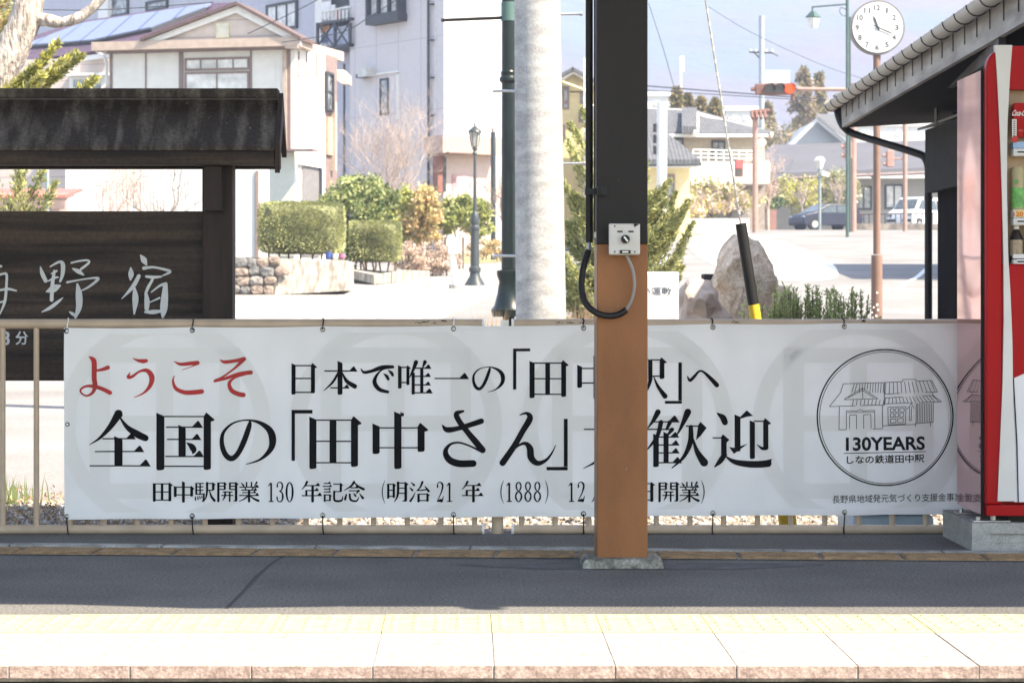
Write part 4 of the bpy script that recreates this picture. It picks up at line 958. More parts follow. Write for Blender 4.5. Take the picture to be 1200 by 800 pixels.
def shell_points(n, c, r, seed, inner=.55, lump=.35, freq=1.5):
    """points in the outer part of a lumpy ellipsoid"""
    rs = np.random.RandomState(seed); d = rs.normal(size=(n,3)); d /= np.linalg.norm(d, axis=1)[:,None]
    k = np.array([1 + lump*noise.noise(Vector(v)*freq + Vector((seed*1.7, 0, seed))) for v in d]); rad = (inner + (1-inner)*rs.uniform(0,1,n)**.5)
    return np.array(c) + d*k[:,None]*rad[:,None]*np.array(r)
def clumpy(n, c, r, seed, clumps=40, cr_=.28, inner=.35):
    rs = np.random.RandomState(seed); cc = shell_points(clumps, c, r, seed, inner, .3); idx = rs.randint(0, clumps, n)
    d = rs.normal(size=(n,3)); d /= np.linalg.norm(d,axis=1)[:,None]
    return cc[idx] + d*(rs.uniform(0,1,n)**.5)[:,None]*np.array(r)*cr_*rs.uniform(.6,1.3,clumps)[idx][:,None]
def shrub(name, label, cat, c, r, n, mats, size, seed, group=None, stem_h=0, clumps=40, up=0, stems=1, aspect=.5, cr_=.28):
    g = gz(c[0], c[1]); t = thing(name, label, cat, (c[0], c[1], g), group)
    P_ = clumpy(n, c, r, seed, clumps, cr_); V, Q = leaves(P_, size, seed, aspect, up); np_mesh('crown' if cat == 'tree' else 'foliage', V, Q, mats, t)
    rs = random.Random(seed); 
    mb = MB(); k = 0
    for s in range(stems):
        b = Vector((c[0]+rs.uniform(-.5,.5)*r[0]*(stems>1), c[1]+rs.uniform(-.4,.4)*r[1]*(stems>1), g-.05))
        branchy(mb, b, Vector((rs.uniform(-.15,.15), 0, 1)).normalized(), (c[2]-g)*.9, .018+.012*r[0], 2, rs, .4, .6, 3)
    mb.build('trunk' if cat == 'tree' else 'stem', M_bark, t)
    return t
M_bark = mat('bark_brown', (.14,.10,.075), .95, var=.3, scale=9, bump=.01, bscale=40)
M_twig = mat('twig_pinkish', (.40,.32,.28), .9, var=.2)
M_twig2 = mat('twig_grey', (.22,.18,.155), .9, var=.25)
LG1 = [lm('leaf_green_a', (.21,.26,.09)), lm('leaf_green_b', (.30,.33,.14)), lm('leaf_green_c', (.10,.15,.06)), lm('leaf_olive', (.36,.38,.18))]
LY = [lm('leaf_yellow_a', (0.551,0.522,0.116)), lm('leaf_yellow_b', (0.377,0.406,0.102)), lm('leaf_yellow_c', (0.600,0.522,0.174))]
LO = [lm('leaf_orange_a', (.55,.36,.18)), lm('leaf_orange_b', (.55,.46,.22)), lm('leaf_orange_c', (.36,.34,.14)), lm('leaf_orange_d', (.60,.44,.26))]
LP = [lm('leaf_pink_a', (.60,.46,.41)), lm('leaf_pink_b', (.52,.40,.33)), lm('leaf_pink_c', (.55,.46,.36))]
LH = [lm('hedge_a', (.30,.31,.14)), lm('hedge_b', (.40,.41,.20)), lm('hedge_c', (.19,.21,.09))]
LJ = [lm('juniper_a', (.42,.40,.17)), lm('juniper_b', (.30,.32,.14)), lm('juniper_c', (.16,.19,.08))]
LC = [lm('conifer_a', (.27,.22,.10)), lm('conifer_b', (.16,.165,.07)), lm('conifer_c', (.34,.27,.14))]
def spray(mbp, a, b, n, w_, rs):
    """feathery juniper shoot: points along a line with fans of side shoots"""
    out = []; dr = []
    a, b = np.array(a), np.array(b); ax = (b-a)/np.linalg.norm(b-a); L = np.linalg.norm(b-a)
    for i in range(n):
        t = rs.random()**.8; q = rs.gauss(0, 1, ) if False else None
        o = np.array([rs.gauss(0,1), rs.gauss(0,1), rs.gauss(0,.8)]); o -= ax*o.dot(ax); o /= np.linalg.norm(o)+1e-6
        rad = w_*(1-t)**.6*rs.random(); out.append(a + ax*L*t + o*rad); dr.append(ax*1.1 + o*.5)
    mbp[0] += out; mbp[1] += dr
# ---------------------------------------------------------------- clipped hedges
def hedge(label, px0, px1, py0, py1, Y, depth, seed, zstem):
    x0, x1, z0, z1_ = PX(px0,Y), PX(px1,Y), PZ(py1,Y), PZ(py0,Y)
    t = thing('clipped_hedge', label, 'hedge', ((x0+x1)/2, Y+depth/2, zstem), 'box-clipped hedges by the white house')
    rs = np.random.RandomState(seed); n = 15000; h = np.array([(x1-x0)/2, depth/2, (z1_-z0)/2]); c = np.array([(x0+x1)/2, Y+depth/2, (z0+z1_)/2])
    d = rs.normal(size=(n,3)); d /= np.linalg.norm(d,axis=1)[:,None]; e = 13.0
    k = (np.abs(d)**e).sum(1)**(-1/e)
    lump = np.array([1+.015*noise.noise(Vector(v)*6+Vector((seed,0,0)))+.02*noise.noise(Vector(v)*14) for v in d])
    P_ = c + d*k[:,None]*h*lump[:,None]*(1-.10*rs.uniform(0,1,n)**2)[:,None]
    V, Q = leaves(P_, .055, seed, .45, .3, d*.8); np_mesh('foliage', V, Q, LH, t)
    mb = MB()
    d_ = [Vector(x) for x in []]
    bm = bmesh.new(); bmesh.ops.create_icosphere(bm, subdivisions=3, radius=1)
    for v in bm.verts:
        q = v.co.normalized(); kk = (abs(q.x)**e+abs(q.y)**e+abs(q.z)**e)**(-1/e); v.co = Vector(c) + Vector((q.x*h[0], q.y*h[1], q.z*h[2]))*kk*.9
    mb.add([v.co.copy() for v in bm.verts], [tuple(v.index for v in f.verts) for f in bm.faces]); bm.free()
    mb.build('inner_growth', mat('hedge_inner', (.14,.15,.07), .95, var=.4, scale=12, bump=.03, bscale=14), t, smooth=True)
    r_ = random.Random(seed)
    for i in range(7):
        xx = x0 + (x1-x0)*(.1+.13*i+r_.uniform(-.02,.02)); MB().tube([(xx, Y+depth*.3+r_.uniform(0,.4), zstem-.05), (xx+r_.uniform(-.1,.1), Y+depth*.5, z0+.15)], .022, 5).build('stem', M_bark, t)
# ================================================================ things between fence and road
M_conc = mat('pole_concrete', (.31,.312,.315), .85, var=.13, scale=6, bump=.0015, bscale=50, stretch=(1,1,2.2), c2=(.41,.41,.405), detail=12, grain=.16, gscale=60)
M_green = mat('dark_green_paint', (.006,.0125,.013), .35, var=.2, scale=6, coat=.1, spec=.3)
# concrete utility pole
cpY = 17.5; cb_, ct_ = Vector((PX(635.5,cpY), cpY, gz(.5,cpY)-.05)), Vector((PX(628.8,cpY), cpY, PZ(-60,cpY)))
cp = thing('concrete_pole', 'thick pale concrete utility pole with step bolts behind the banner', 'utility pole', cb_)
dirp = (ct_-cb_)
MB().tube([cb_ + dirp*k/6 for k in range(7)] + [cb_+dirp*2.2], [.190-.0042*k for k in range(7)]+[.13], 40).build('shaft', M_conc, cp, smooth=True)
for (a, py, sgn) in ((655,17,1),(604,107,-1),(659,192,1),(604,300,-1)):
    x0 = PX(a,cpY); MB().tube([(x0-.03*sgn, cpY, PZ(py,cpY)), (x0+sgn*.155, cpY, PZ(py-.5,cpY))], .0095, 8).build('step_bolt', M_steel, cp, smooth=True)
    o = MB().tube([(x0+sgn*.155, cpY, PZ(py-.5,cpY)), (x0+sgn*.170, cpY, PZ(py-.5,cpY))], .017, 8).build('bolt_head', M_steel, cp, smooth=True)
mb = MB()
for k in range(7):
    z = PZ(32+k*55,cpY)
# green ornamental post with flag arm
gY = 25; gx = PX(596,gY); gp = thing('banner_post', 'dark green ornamental post with a side arm, half hidden by the concrete pole', 'post', (gx, gY, gz(gx,gY)))
r0 = 10/112
MB().lathe(gx, gY, [(.062, gz(gx,gY)-.05), (.062, PZ(371,gY)), (.17, PZ(371,gY)), (.185,PZ(363,gY)), (.15,PZ(358,gY)), (.12,PZ(345,gY)), (.10,PZ(330,gY)), (.125,PZ(322,gY)), (.125,PZ(317,gY)), (.082, PZ(316,gY))], 24).build('base', M_green, gp, smooth=True, angle=30)
MB().lathe(gx, gY, [(.075, PZ(316,gY)), (.072, PZ(96,gY)), (.072,PZ(40,gY)), (.070, PZ(-80,gY))], 24).build('shaft', M_green, gp, smooth=True)
MB().lathe(gx, gY, [(.073,PZ(98,gY)),(.098,PZ(95,gY)),(.098,PZ(92,gY)),(.080,PZ(89,gY)),(.083,PZ(85,gY)),(.074,PZ(83,gY))], 24).build('collar', M_green, gp, smooth=True, angle=30)
M_green2 = mat('green_clamp', (.06,.12,.11), .5)
MB().lathe(gx, gY, [(.079,PZ(25,gY)),(.079,PZ(3,gY))], 20).build('clamp', M_green2, gp, smooth=True)
MB().tube([P(590,21,gY-.02), P(517,24,gY-.02)], .018, 10).build('flag_arm', M_black, gp, smooth=True)
MB().tube([P(590,107,gY-.05), P(579,107.5,gY-.05)], .012, 8).build('stub_arm', M_steel, gp, smooth=True)
# guy wire with yellow and black guard
wY = 10.6
wt = thing('guy_wire', 'steel guy wire with a black and yellow plastic guard behind the banner', 'guy wire', P(926,632,wY))
d0, d1 = P(926,630,wY), P(868,262,wY); dv = (d1-d0)
MB().tube([d1, d1+dv*1.9], .0042, 8).build('wire', M_steel, wt, smooth=True)
for k in range(34):
    a = d1 + dv*(.01+k*.02); MB().tube([a, a+dv*.012], .0056, 6).build('strand_wrap', M_whitep if k % 2 else M_steel, wt) if k < 34 else None
MB().tube([d0+dv*.742, d1], .0245, 16).build('black_guard', M_black, wt, smooth=True)
M_yel = mat('guard_yellow', (.62,.42,.03), .5, var=.1)
MB().tube([d0+dv*.40, d0+dv*.742], .0250, 16).build('yellow_guard', M_yel, wt, smooth=True)
MB().tube([d0+dv*.20, d0+dv*.40], .0245, 16).build('black_guard', M_black, wt, smooth=True)
MB().tube([d0-dv*.05, d0+dv*.20], .040, 16).build('anchor_sleeve', M_yel, wt, smooth=True)
# clock on its post
kY = 28; kc = P(1027.5,33,kY); ck = thing('station_clock', 'round white clock reading about 11:18 on a brown post', 'clock', (kc.x, kY, gz(kc.x,kY)))
M_brown = mat('brown_post_paint', (.20,.125,.10), .5, var=.12, scale=3)
MB().tube([(kc.x, kY-.06, kc.z), (kc.x, kY+.06, kc.z)], .318, 48).build('case', mat('clock_rim', (.16,.16,.155), .5), ck, smooth=True)
fc = MB().tube([(kc.x, kY-.068, kc.z), (kc.x, kY-.060, kc.z)], .296, 48).build('dial', mat('clock_dial', (.55,.57,.60), .4, var=.02), ck, smooth=True)
M_cl = mat('clock_numerals', (.07,.075,.08), .6); M_hand = mat('clock_hands', (.05,.055,.06), .5)
for h in range(1, 13):
    a = math.pi/6*h; cx, cz = 1027.8+23.2*math.sin(a), 32.5-23.2*math.cos(a); t = str(h); w_ = (1.0 if t == '1' else 2.2) if len(t) == 1 else 3.6
    mb = MB(); text_box(mb, t, cx-w_, cx+w_, cz-3.2, cz+3.2, lambda x, y: P(x, y, kY-.0695), off=.03); mb.build('numeral', M_cl, fc)
def hand(ang, L, wd, back, yy):
    a = R(ang); dx, dz = math.sin(a), math.cos(a); c = Vector((kc.x, yy, kc.z)); u = Vector((dx,0,dz)); n = Vector((dz,0,-dx))
    MB().prism([c-u*back+n*wd*.6, c+u*L*.6+n*wd, c+u*L, c+u*L*.6-n*wd, c-u*back-n*wd*.6], (0,-.003,0)).build('hand', M_hand, fc)
hand(339+0, .155, .012, .04, kY-.072); hand(114, .225, .008, .06, kY-.077)
mb = MB(); disc_y(mb, kc.x, kc.z, kY-.083, kY-.070, .014, 14); mb.build('hub', M_hand, fc)
MB().tube([(kc.x, kY, PZ(298,kY)), (kc.x, kY, kc.z-.30)], .042, 14).build('post', M_brown, ck, smooth=True)
MB().tube([(kc.x, kY, gz(kc.x,kY)-.05), (kc.x, kY, PZ(299,kY))], .066, 16).build('lower_sleeve', M_brown, ck, smooth=True)
MB().box(kc.x-.04, kc.x+.04, kY-.03, kY+.03, kc.z-.36, kc.z-.31).build('bracket', M_brown, ck)
rs = random.Random(3)
for k, (a, b, s_) in enumerate(((1028,343,2.2),(1024,360,2),(1028,357,2.6),(1029,363,2.4),(1022,366,1.8),(1027,370,2.6),(1023,372,1.6))):
    MB().cbox(P(a,b,kY-.067), (.018*s_*.5,.002,.02*s_*.5), ry=rs.uniform(-.4,.4)).build('torn_sticker', M_whitep, ck)
# rocks
M_rock = mat('rock', (.62,.45,.31), .95, var=.4, scale=5, bump=.03, bscale=12, c2=(.66,.53,.42), detail=9, grain=.25, gscale=40)
M_rock2 = mat('rock_pinkish', (.42,.33,.27), .95, var=.3, scale=4, bump=.02, bscale=12, detail=9)
def rock(label, pts, Y, depth, m, seed, cat='rock'):
    """boulder from a silhouette, rounded in depth with a broken surface"""
    c = np.mean(np.array(pts), 0); mb = MB(); n = 36; 
    def outl(t):
        k = t*len(pts); i = int(k) % len(pts); f = k-int(k); a, b = pts[i], pts[(i+1)%len(pts)]; return a[0]+(b[0]-a[0])*f, a[1]+(b[1]-a[1])*f
    L = 9
    for j in range(L+1):
        th = math.pi*j/L; s = math.sin(th)**.55 if 0 < j < L else .02; y = Y - math.cos(th)*depth/2
        for i in range(n):
            px, py = outl(i/n); v = P(c[0]+(px-c[0])*s, c[1]+(py-c[1])*s, Y); v.y = y
            q_ = Vector((noise.cell(v*4+Vector((seed,0,0))), noise.cell(v*4+Vector((0,seed,0))), noise.cell(v*4)))*.05 if False else Vector((0,0,0)); v += Vector((noise.noise(v*3+Vector((seed,0,0))), noise.noise(v*3+Vector((0,seed,0))), noise.noise(v*3+Vector((0,0,seed)))))*.10 + Vector((noise.noise(v*9+Vector((seed,1,0))), noise.noise(v*9+Vector((1,seed,0))), noise.noise(v*9)))*.04
            mb.v.append(tuple(v))
    mb.f = [(j*n+i, j*n+(i+1)%n, (j+1)*n+(i+1)%n, (j+1)*n+i) for j in range(L) for i in range(n)] + [tuple(reversed(range(n))), tuple(L*n+i for i in range(n))]
    o = mb.build('rock', m, smooth=True, angle=17); tag(o, label, cat, 'garden rocks behind the banner'); return o
rock('tall pointed brown garden rock just right of the yellow and black guy guard base', [(842,300),(848,286),(860,281),(878,281),(892,288),(902,303),(908,325),(911,350),(912,470),(838,470),(836,350),(834,332),(840,315)], 24, .8, M_rock, 2)
rock('low rounded pinkish garden rock beside the small white notice', [(797,345),(803,333),(818,330),(832,334),(842,345),(850,360),(856,372),(862,470),(790,470),(792,370)], 22.5, .9, M_rock2, 5)
rock('broad reddish garden rock under the tall pointed one', [(846,345),(866,328),(890,330),(912,335),(930,350),(938,372),(945,470),(842,470)], 24.6, .9, M_rock, 9)
mb = MB(); mb.box(PX(825,25), PX(839,25), 25, 25.3, gz(2,25), PZ(321,25)); tag(mb.build('drain_box', M_dark), 'small dark box beside the tall pointed garden rock', 'box')
# notice beside the column
nY = 18.5; ns = thing('small_notice', 'small white notice board with rounded frame right of the column', 'notice board', (PX(775,nY), nY, gz(1.5,nY)))
MB().box(PX(700,nY), PX(795.5,nY), nY, nY+.03, PZ(425,nY), PZ(318.5,nY)).build('frame', M_whitep, ns, bev=.02, seg=3)
MB().box(PX(703,nY), PX(792,nY), nY-.004, nY+.0, PZ(420,nY), PZ(322,nY)).build('board', mat('notice_face', (.66,.67,.68), .5, var=.03), ns)
mb = MB(); text_box(mb, 'い運動', 752, 786.5, 336.5, 346, lambda x, y: P(x, y, nY-.0055), off=.012); build_chars(mb, 'character', mat('notice_ink', (.10,.12,.15), .6), ns, .004)
for a in (706, 789): MB().tube([(PX(a,nY), nY+.015, gz(1.5,nY)-.05), (PX(a,nY), nY+.015, PZ(421,nY))], .014, 8).build('leg', M_steel, ns)
# rosemary-like upright plants
M_ros = [lm('rosemary_a', (.46,.52,.20), tr=.5), lm('rosemary_b', (.55,.58,.28), tr=.5), lm('rosemary_c', (.36,.42,.18), tr=.5)]
rs = random.Random(11); n_pl = 0
for k in range(7):
    pxc = 896 + k*17.5; Yk = 20 + rs.uniform(-.5,.5); x = PX(pxc,Yk); g = gz(x,Yk)
    t = thing('upright_shrub', ['first','second','third','fourth','fifth','sixth','seventh'][k]+' upright green needle-leaved shrub counting from the rocks to the clock post', 'shrub', (x,Yk,g), 'upright shrubs behind the banner')
    pts = []; dr = []; mb = MB()
    for j in range(16):
        bx = x + rs.gauss(0,.07); by = Yk + rs.gauss(0,.12); h = PZ(rs.uniform(333,370) + (8 if k in (0,) else 0) + (6 if k > 4 else 0), Yk) - g; lx, ly = rs.gauss(0,.03), rs.gauss(0,.03)
        mb.tube([(bx,by,g),(bx+lx,by+ly,g+h)], .004, 3, caps=False)
        for q in range(90):
            t_ = rs.random()**.6; a = rs.random()*6.28; pts.append((bx+lx*t_, by+ly*t_, g+h*t_)); dr.append((math.cos(a)*.6, math.sin(a)*.6, .9))
    V, Q = leaves(np.array(pts), .042, k, .3, 0, np.array(dr)); np_mesh('foliage', V, Q, M_ros, t); mb.build('stem', M_bark, t)
def grass_tuft(label, px, Y, top, wpx, n, seed, mats, name='dry_grass'):
    rs = random.Random(seed); x = PX(px,Y); g = gz(x,Y); mb = MB(); H = PZ(top,Y)-g; w_ = wpx/F*Y
    for i in range(n):
        bx = x+rs.gauss(0,w_*.3); by = Y+rs.gauss(0,w_*.3); h = H*rs.uniform(.5,1); lx = rs.gauss(0,.25)*h*.5
        s = .006*Y/20; mb.add([(bx-s,by,g),(bx+s,by,g),(bx+lx*.4+s*.6,by,g+h*.6),(bx+lx,by,g+h),(bx+lx*.4-s*.6,by,g+h*.6)], [(0,1,2,3,4)])
    return tag(mb.build(name, mats), label, 'grass', 'dry grass tufts in the bed')
M_straw = lm('straw', (.46,.34,.20)); M_straw2 = lm('straw_pink', (.42,.28,.19))
grass_tuft('tuft of dry straw-coloured grass in front of the broad reddish rock', 915, 21.5, 330, 60, 260, 3, M_straw2)
grass_tuft('tuft of dry straw-coloured grass at the foot of the green post', 573, 21, 358, 24, 160, 4, M_straw)
grass_tuft('tuft of dry grass right of the concrete pole below the juniper', 676, 21, 345, 36, 160, 6, M_straw2)
grass_tuft('small green and straw weed by the left fence pickets', 14, 11.9, 552, 60, 60, 8, lm('weed', (.20,.26,.10)), 'weed')
# juniper right behind the column
def juniper(label, shoots, Y, seed, mats, size=.05, dens=110, trunk=None):
    rs = random.Random(seed); x = PX(shoots[0][0],Y); g = gz(x,Y); t = thing('juniper', label, 'tree', (x,Y,g))
    acc = [[], []]; mb = MB()
    for (xa, ya, xb, yb, w_) in shoots:
        dy = rs.uniform(-.5,.5); a, b = P(xa,ya,Y+dy*.4), P(xb,yb,Y+dy); spray(acc, a, b, int(dens*(b-a).length*2.2)+20, w_/F*Y, rs)
        mb.tube([a, a.lerp(b,.9)], [.018,.004], 4, caps=False)
    dirs = np.array(acc[1]); V, Q = leaves(np.array(acc[0]), size, seed, .32, 0, dirs); np_mesh('crown', V, Q, mats, t); mb.build('branch', M_bark, t)
    if trunk: MB().tube([P(*p, Y) for p in trunk[0]], trunk[1], 10).build('trunk', M_bark, t, smooth=True)
    return t
sh = []
rs = random.Random(21)
for k in range(60):
    py = rs.uniform(215, 400); base = 730 + rs.uniform(-15,15); reach = 12 + (py-120)*.30; reach = min(reach, 64); sgn = rs.choice((-1,1)); 
    sh.append((base, py+25, base+sgn*reach*rs.uniform(.75,1.1), py-rs.uniform(5,30), 16))
sh += [(760,330,806,236,9),(765,300,792,226,8),(765,280,780,218,8),(770,340,812,262,9),(765,310,800,250,9),(700,200,668,145,10),(700,240,665,165,12),(710,190,682,128,10),(700,300,662,215,14),(700,340,664,260,14),(700,370,663,300,14),(705,280,668,235,14),(770,350,800,290,16),(690,330,668,340,16)]
juniper('feathery yellow-green juniper standing behind the platform column', sh, 30, 5, [LJ[0],LJ[1],LJ[1],LJ[2]], .055, 420, ([(735,430),(733,300),(733,160)], [.10,.07,.02]))
# old trunk at upper left with its own juniper
tY = 22; t = thing('old_tree', 'leaning old tree with pale flaking bark at the upper left', 'tree', (PX(-60,tY), tY, gz(-4.8,tY)))
M_pbark = mat('pale_bark', (.40,.34,.30), .95, var=.45, scale=7, bump=.045, bscale=11, stretch=(3,3,.8), c2=(.52,.47,.43), detail=9)
def knotty(path, rr, n=22, seed=0, amp=.16):
    mb = MB(); pts = smooth_path([P(a,b,tY) for a,b in path], 9); m = len(pts); rs_ = [rr[0]+(rr[-1]-rr[0])*i/(m-1) for i in range(m)]
    mb.tube(pts, rs_, n)
    for i, v in enumerate(mb.v):
        p = Vector(v); k = min(i//n, m-1); c = pts[k]; d = p-c
        mb.v[i] = tuple(c + d*(1 + amp*noise.noise(Vector((p.x*9, p.y*9, p.z*3+seed)))+amp*.7*noise.noise(p*16)))
    return mb
knotty([(-60,480),(-40,260),(-18,130),(8,72),(26,30),(36,-5),(50,-60)], [.19,.155,.12]).build('trunk', M_pbark, t, smooth=True, angle=50)
knotty([(34,22),(55,24),(72,26),(92,21),(110,8),(128,-12)], [.062,.04], 14, 3).build('branch', M_pbark, t, smooth=True, angle=50)
juniper('yellow-green juniper shoots rising behind the wooden sign roof, left', [(5,125,68,50,9),(0,135,62,56,9),(15,125,88,62,8),(25,130,72,72,10),(75,125,112,92,8),(20,140,60,84,14),(5,130,50,88,14),(-10,120,30,90,12),(30,118,95,66,7),(10,110,45,76,8)], 21.2, 8, [LJ[0],LY[0],LJ[0],LJ[1]], .055, 420)
juniper('yellow-green and rusty juniper tip at the very upper left corner', [(-30,40,18,-10,14),(-30,60,20,5,12),(-30,70,10,22,12),(-20,90,6,45,10),(-30,20,22,-15,12)], 23, 9, [LJ[0],LJ[1],LO[0]], .055, 260)
juniper('low yellow-green juniper seen under the sign roof at the far left', [(10,290,50,200,16),(20,300,65,215,16),(0,280,30,195,16),(30,290,20,190,18),(5,290,-10,200,20)], 26, 12, LJ, .06, 220)
t = thing('thin_post', 'thin grey-green pipe post seen under the sign roof at left', 'post', (PX(55.5,30),30,gz(-5,30)))
MB().tube([(PX(55.5,30),30,gz(-5,30)),(PX(55.5,30),30,PZ(150,30))], .022, 10).build('pipe', mat('pipe_green', (.22,.29,.28), .5), t, smooth=True)
# pale blue box and planks behind the fence at right
ob = thing('pale_blue_box', 'low pale blue plastic box behind the fence below the banner logo', 'box', (PX(1050,10.35),10.35,-.1))
MB().box(PX(1000,10.15), PX(1095,10.15), 10.15, 10.6, -.09, PZ(603,10.15)).build('tub', mat('pale_blue_plastic', (.35,.47,.55), .5), ob, bev=.02)
MB().box(PX(998,10.13), PX(1097,10.13), 10.13, 10.62, PZ(603,10.13)+.001, PZ(601,10.13)).build('lid', mat('pale_blue_lid', (.42,.53,.60), .5), ob, bev=.004)
for k in range(3):
    m = Matrix.Translation((PX(985+k*12,10.1), 10.08+k*.05, -.088+.004*k)) @ Matrix.Rotation(R(-62), 4, 'Z'); 
    tag(MB(m).box(-.25,.25,-.014,.014,0,.02).build('wooden_strip', M_whitep), ['left','middle','right'][k]+' one of three thin pale strips on the gravel below the banner logo', 'strip', 'pale strips on the gravel')
tag(MB().box(PX(1010,9.99), PX(1095,9.99), 9.99, 10.1, -.09, -.055).build('drain_cover', mat('white_metal_plate', (.6,.62,.64), .4)), 'long pale metal plate on the ground under the right end of the fence', 'plate')

# ================================================================ station roof at the upper right
sb_ = thing('station_building', 'dark wooden station building with tiled eaves and a long grey gutter at the upper right', 'building', (4.5, 17, gz(4.5,17)))
M_gut = mat('gutter_grey', (.36,.35,.325), .5, var=.08, scale=4)
M_fas = mat('weathered_fascia', (.30,.29,.275), .8, var=.3, scale=3, bump=.003, bscale=9, stretch=(1,.5,3), detail=9)
M_dkw = mat('blackened_wood', (.004,.0038,.0036), .9, spec=.08, var=.3, scale=3, bump=.002, bscale=12)
M_tile = mat('roof_tile_grey', (.16,.165,.17), .6, var=.25, scale=6)
E0 = Vector((3.71, 24.2, 2.86)); E1 = Vector((3.25, 11.6, 2.86)); ed = (E1-E0).normalized(); en = Vector((-ed.y, ed.x, 0)); 
if en.x < 0: en = -en
Le = (E1-E0).length
def half_gutter(a, b, r, m):
    mb = MB(); n = 12; ax = (b-a).normalized(); sd_ = Vector((-ax.y, ax.x, 0))
    for q in (a, b):
        for rr in (r, r-.006):
            for k in range(n+1):
                g = math.pi*k/n; mb.v.append(tuple(q + sd_*rr*math.cos(g) - Vector((0,0,1))*rr*math.sin(g)))
    N_ = n+1; mb.f = []
    for k in range(n): mb.f += [(k,k+1,2*N_+k+1,2*N_+k), (N_+k+1,N_+k,3*N_+k,3*N_+k+1), (k,N_+k,N_+k+1,k+1), (2*N_+k,2*N_+k+1,3*N_+k+1,3*N_+k)]
    mb.f += [(0,2*N_,3*N_,N_),(n,N_+n,3*N_+n,2*N_+n)]
    return mb
ga = E0 + Vector((-.06,0,.03)); gb = E1 + Vector((-.06,0,.03))
half_gutter(ga, gb, .068, m=None).build('gutter', M_gut, sb_, smooth=True, angle=50)
mb = MB(); n = 12
MB().tube([ga+ed*0.0, ga+ed*.008], .068, 14).build('gutter_end', M_gut, sb_)
for k in range(26):
    p = ga + ed*(.12 + k*.49)
    pts = [p + Vector((-.0735*math.cos(g)*1, 0, -.0735*math.sin(g))) for g in [math.pi*q/8 for q in range(9)]] + [p + Vector((.085,0,-.04)), p+Vector((.085,0,-.16))]
    MB().tube(pts, .0042, 5).build('gutter_bracket', M_black, sb_)
f0 = E0 + en*.03 
mb = MB(); mb.prism([f0+Vector((0,0,.02)), E1+en*.03+Vector((0,0,.02)), E1+en*.03+Vector((0,0,-.21)), f0+Vector((0,0,-.21))], en*.04); mb.build('fascia_board', M_fas, sb_)
mb = MB(); mb.prism([E0+en*.01+Vector((-.02,0,.06)), E1+en*.01+Vector((-.02,0,.06)), E1+Vector((-.02,0,.035)), E0+Vector((-.02,0,.035))], en*.09); mb.build('eave_flashing', M_dkw, sb_)
# soffit and roof slope
RW = 4.2; rise = 1.9
mb = MB(); mb.prism([E0+en*.07+Vector((0,0,-.20)), E1+en*.07+Vector((0,0,-.20)), E1+en*1.6+Vector((0,0,-.12)), E0+en*1.6+Vector((0,0,-.12))], (0,0,.03)); mb.build('soffit', M_dkw, sb_)
roof = MB().prism([E0+Vector((-.0,0,.07)), E1+Vector((0,0,.07)), E1+en*RW+Vector((0,0,.07+rise)), E0+en*RW+Vector((0,0,.07+rise))], (0,0,-.05)).build('roof', M_tile, sb_)
for k in range(48):                                        # tile ends along the eave
    p = E0 + ed*(.13+.262*k) + Vector((-.035,0,.085)); u = (en*RW+Vector((0,0,rise))).normalized(); c_ = p + u*.27 + Vector((0,0,-.012))
    mt = Matrix.Translation(c_) @ Matrix.Rotation(math.atan2(en.y,en.x), 4, 'Z') @ Matrix.Rotation(-math.atan2(rise,RW), 4, 'Y')
    MB(mt).add([(-.17,-.128,0),(.17,-.128,.01),(.17,-.128,.03),(-.17,-.128,.024),(-.17,0,-.018),(.17,0,-.01),(.17,0,.012),(-.17,0,.004),(-.17,.128,.016),(.17,.128,.02),(.17,.128,.045),(-.17,.128,.042)],
        [(3,2,1,0)[::-1],(0,4,7,3),(4,8,11,7),(3,7,6,2),(7,11,10,6),(0,1,5,4),(4,5,9,8),(8,9,10,11)]).build('roof_tile', M_tile, roof)
for k in range(10):                                        # verge tiles stepping up the gable end
    u = (en*RW+Vector((0,0,rise))); c_ = E0 - ed*.03 + u*(k+.5)/10.0 + Vector((0,0,.10))
    mt = Matrix.Translation(c_) @ Matrix.Rotation(math.atan2(en.y,en.x), 4, 'Z') @ Matrix.Rotation(-math.atan2(rise,RW)+.05, 4, 'Y')
    MB(mt).box(-.24,.24,-.09,.09,-.04,.03).build('verge_tile', M_tile, roof)
mb = MB(); mb.prism([E0+ed*.0+Vector((0.02,0,.02)), E0+en*1.6+Vector((0,0,.02)), E0+en*1.6+Vector((0,0,-.12)), E0+Vector((0.02,0,-.12))], ed*.05); mb.build('gable_beam', M_dkw, sb_)
# walls
WX = 4.48
MB().box(WX, WX+4, 11.0, 22.9, gz(4.5,12)-.1, PZ(225,22.4)+.1).build('wall', M_dkw, sb_)
MB().box(WX+.1, WX+4, 11.0, 22.7, PZ(225,22.4)+.1, 2.9).build('upper_wall', M_dkw, sb_)
M_bat = mat('batten_charcoal', (.035,.035,.036), .8); mb = MB(); zA, zB = PZ(225,22.7), PZ(153,22.96)
for k in range(34):
    y0 = 22.9 - k*.045; MB().box(4.36, 4.385, y0-.024, y0, zA, zB).build('batten', M_bat, sb_) if k < 34 else None
MB().box(4.385, 4.46, 21.0, 22.93, zA, zB).build('batten_panel', M_dkw, sb_)
M_trim = mat('grey_trim', (.20,.20,.19), .7)
MB().prism([(4.30,22.97,zB+.0),(4.52,22.97,zB+.05),(4.52,22.97,zB+.075),(4.30,22.97,zB+.02)], (0,-2.6,0)).build('panel_cap', M_trim, sb_)
for (a, b, a2, b2, Yy) in ((1097.5,146,1097,118,22.0),):
    MB().tube([P(a,b,Yy), P(a2,b2,Yy)], .018, 4).build('window_trim', M_trim, sb_)
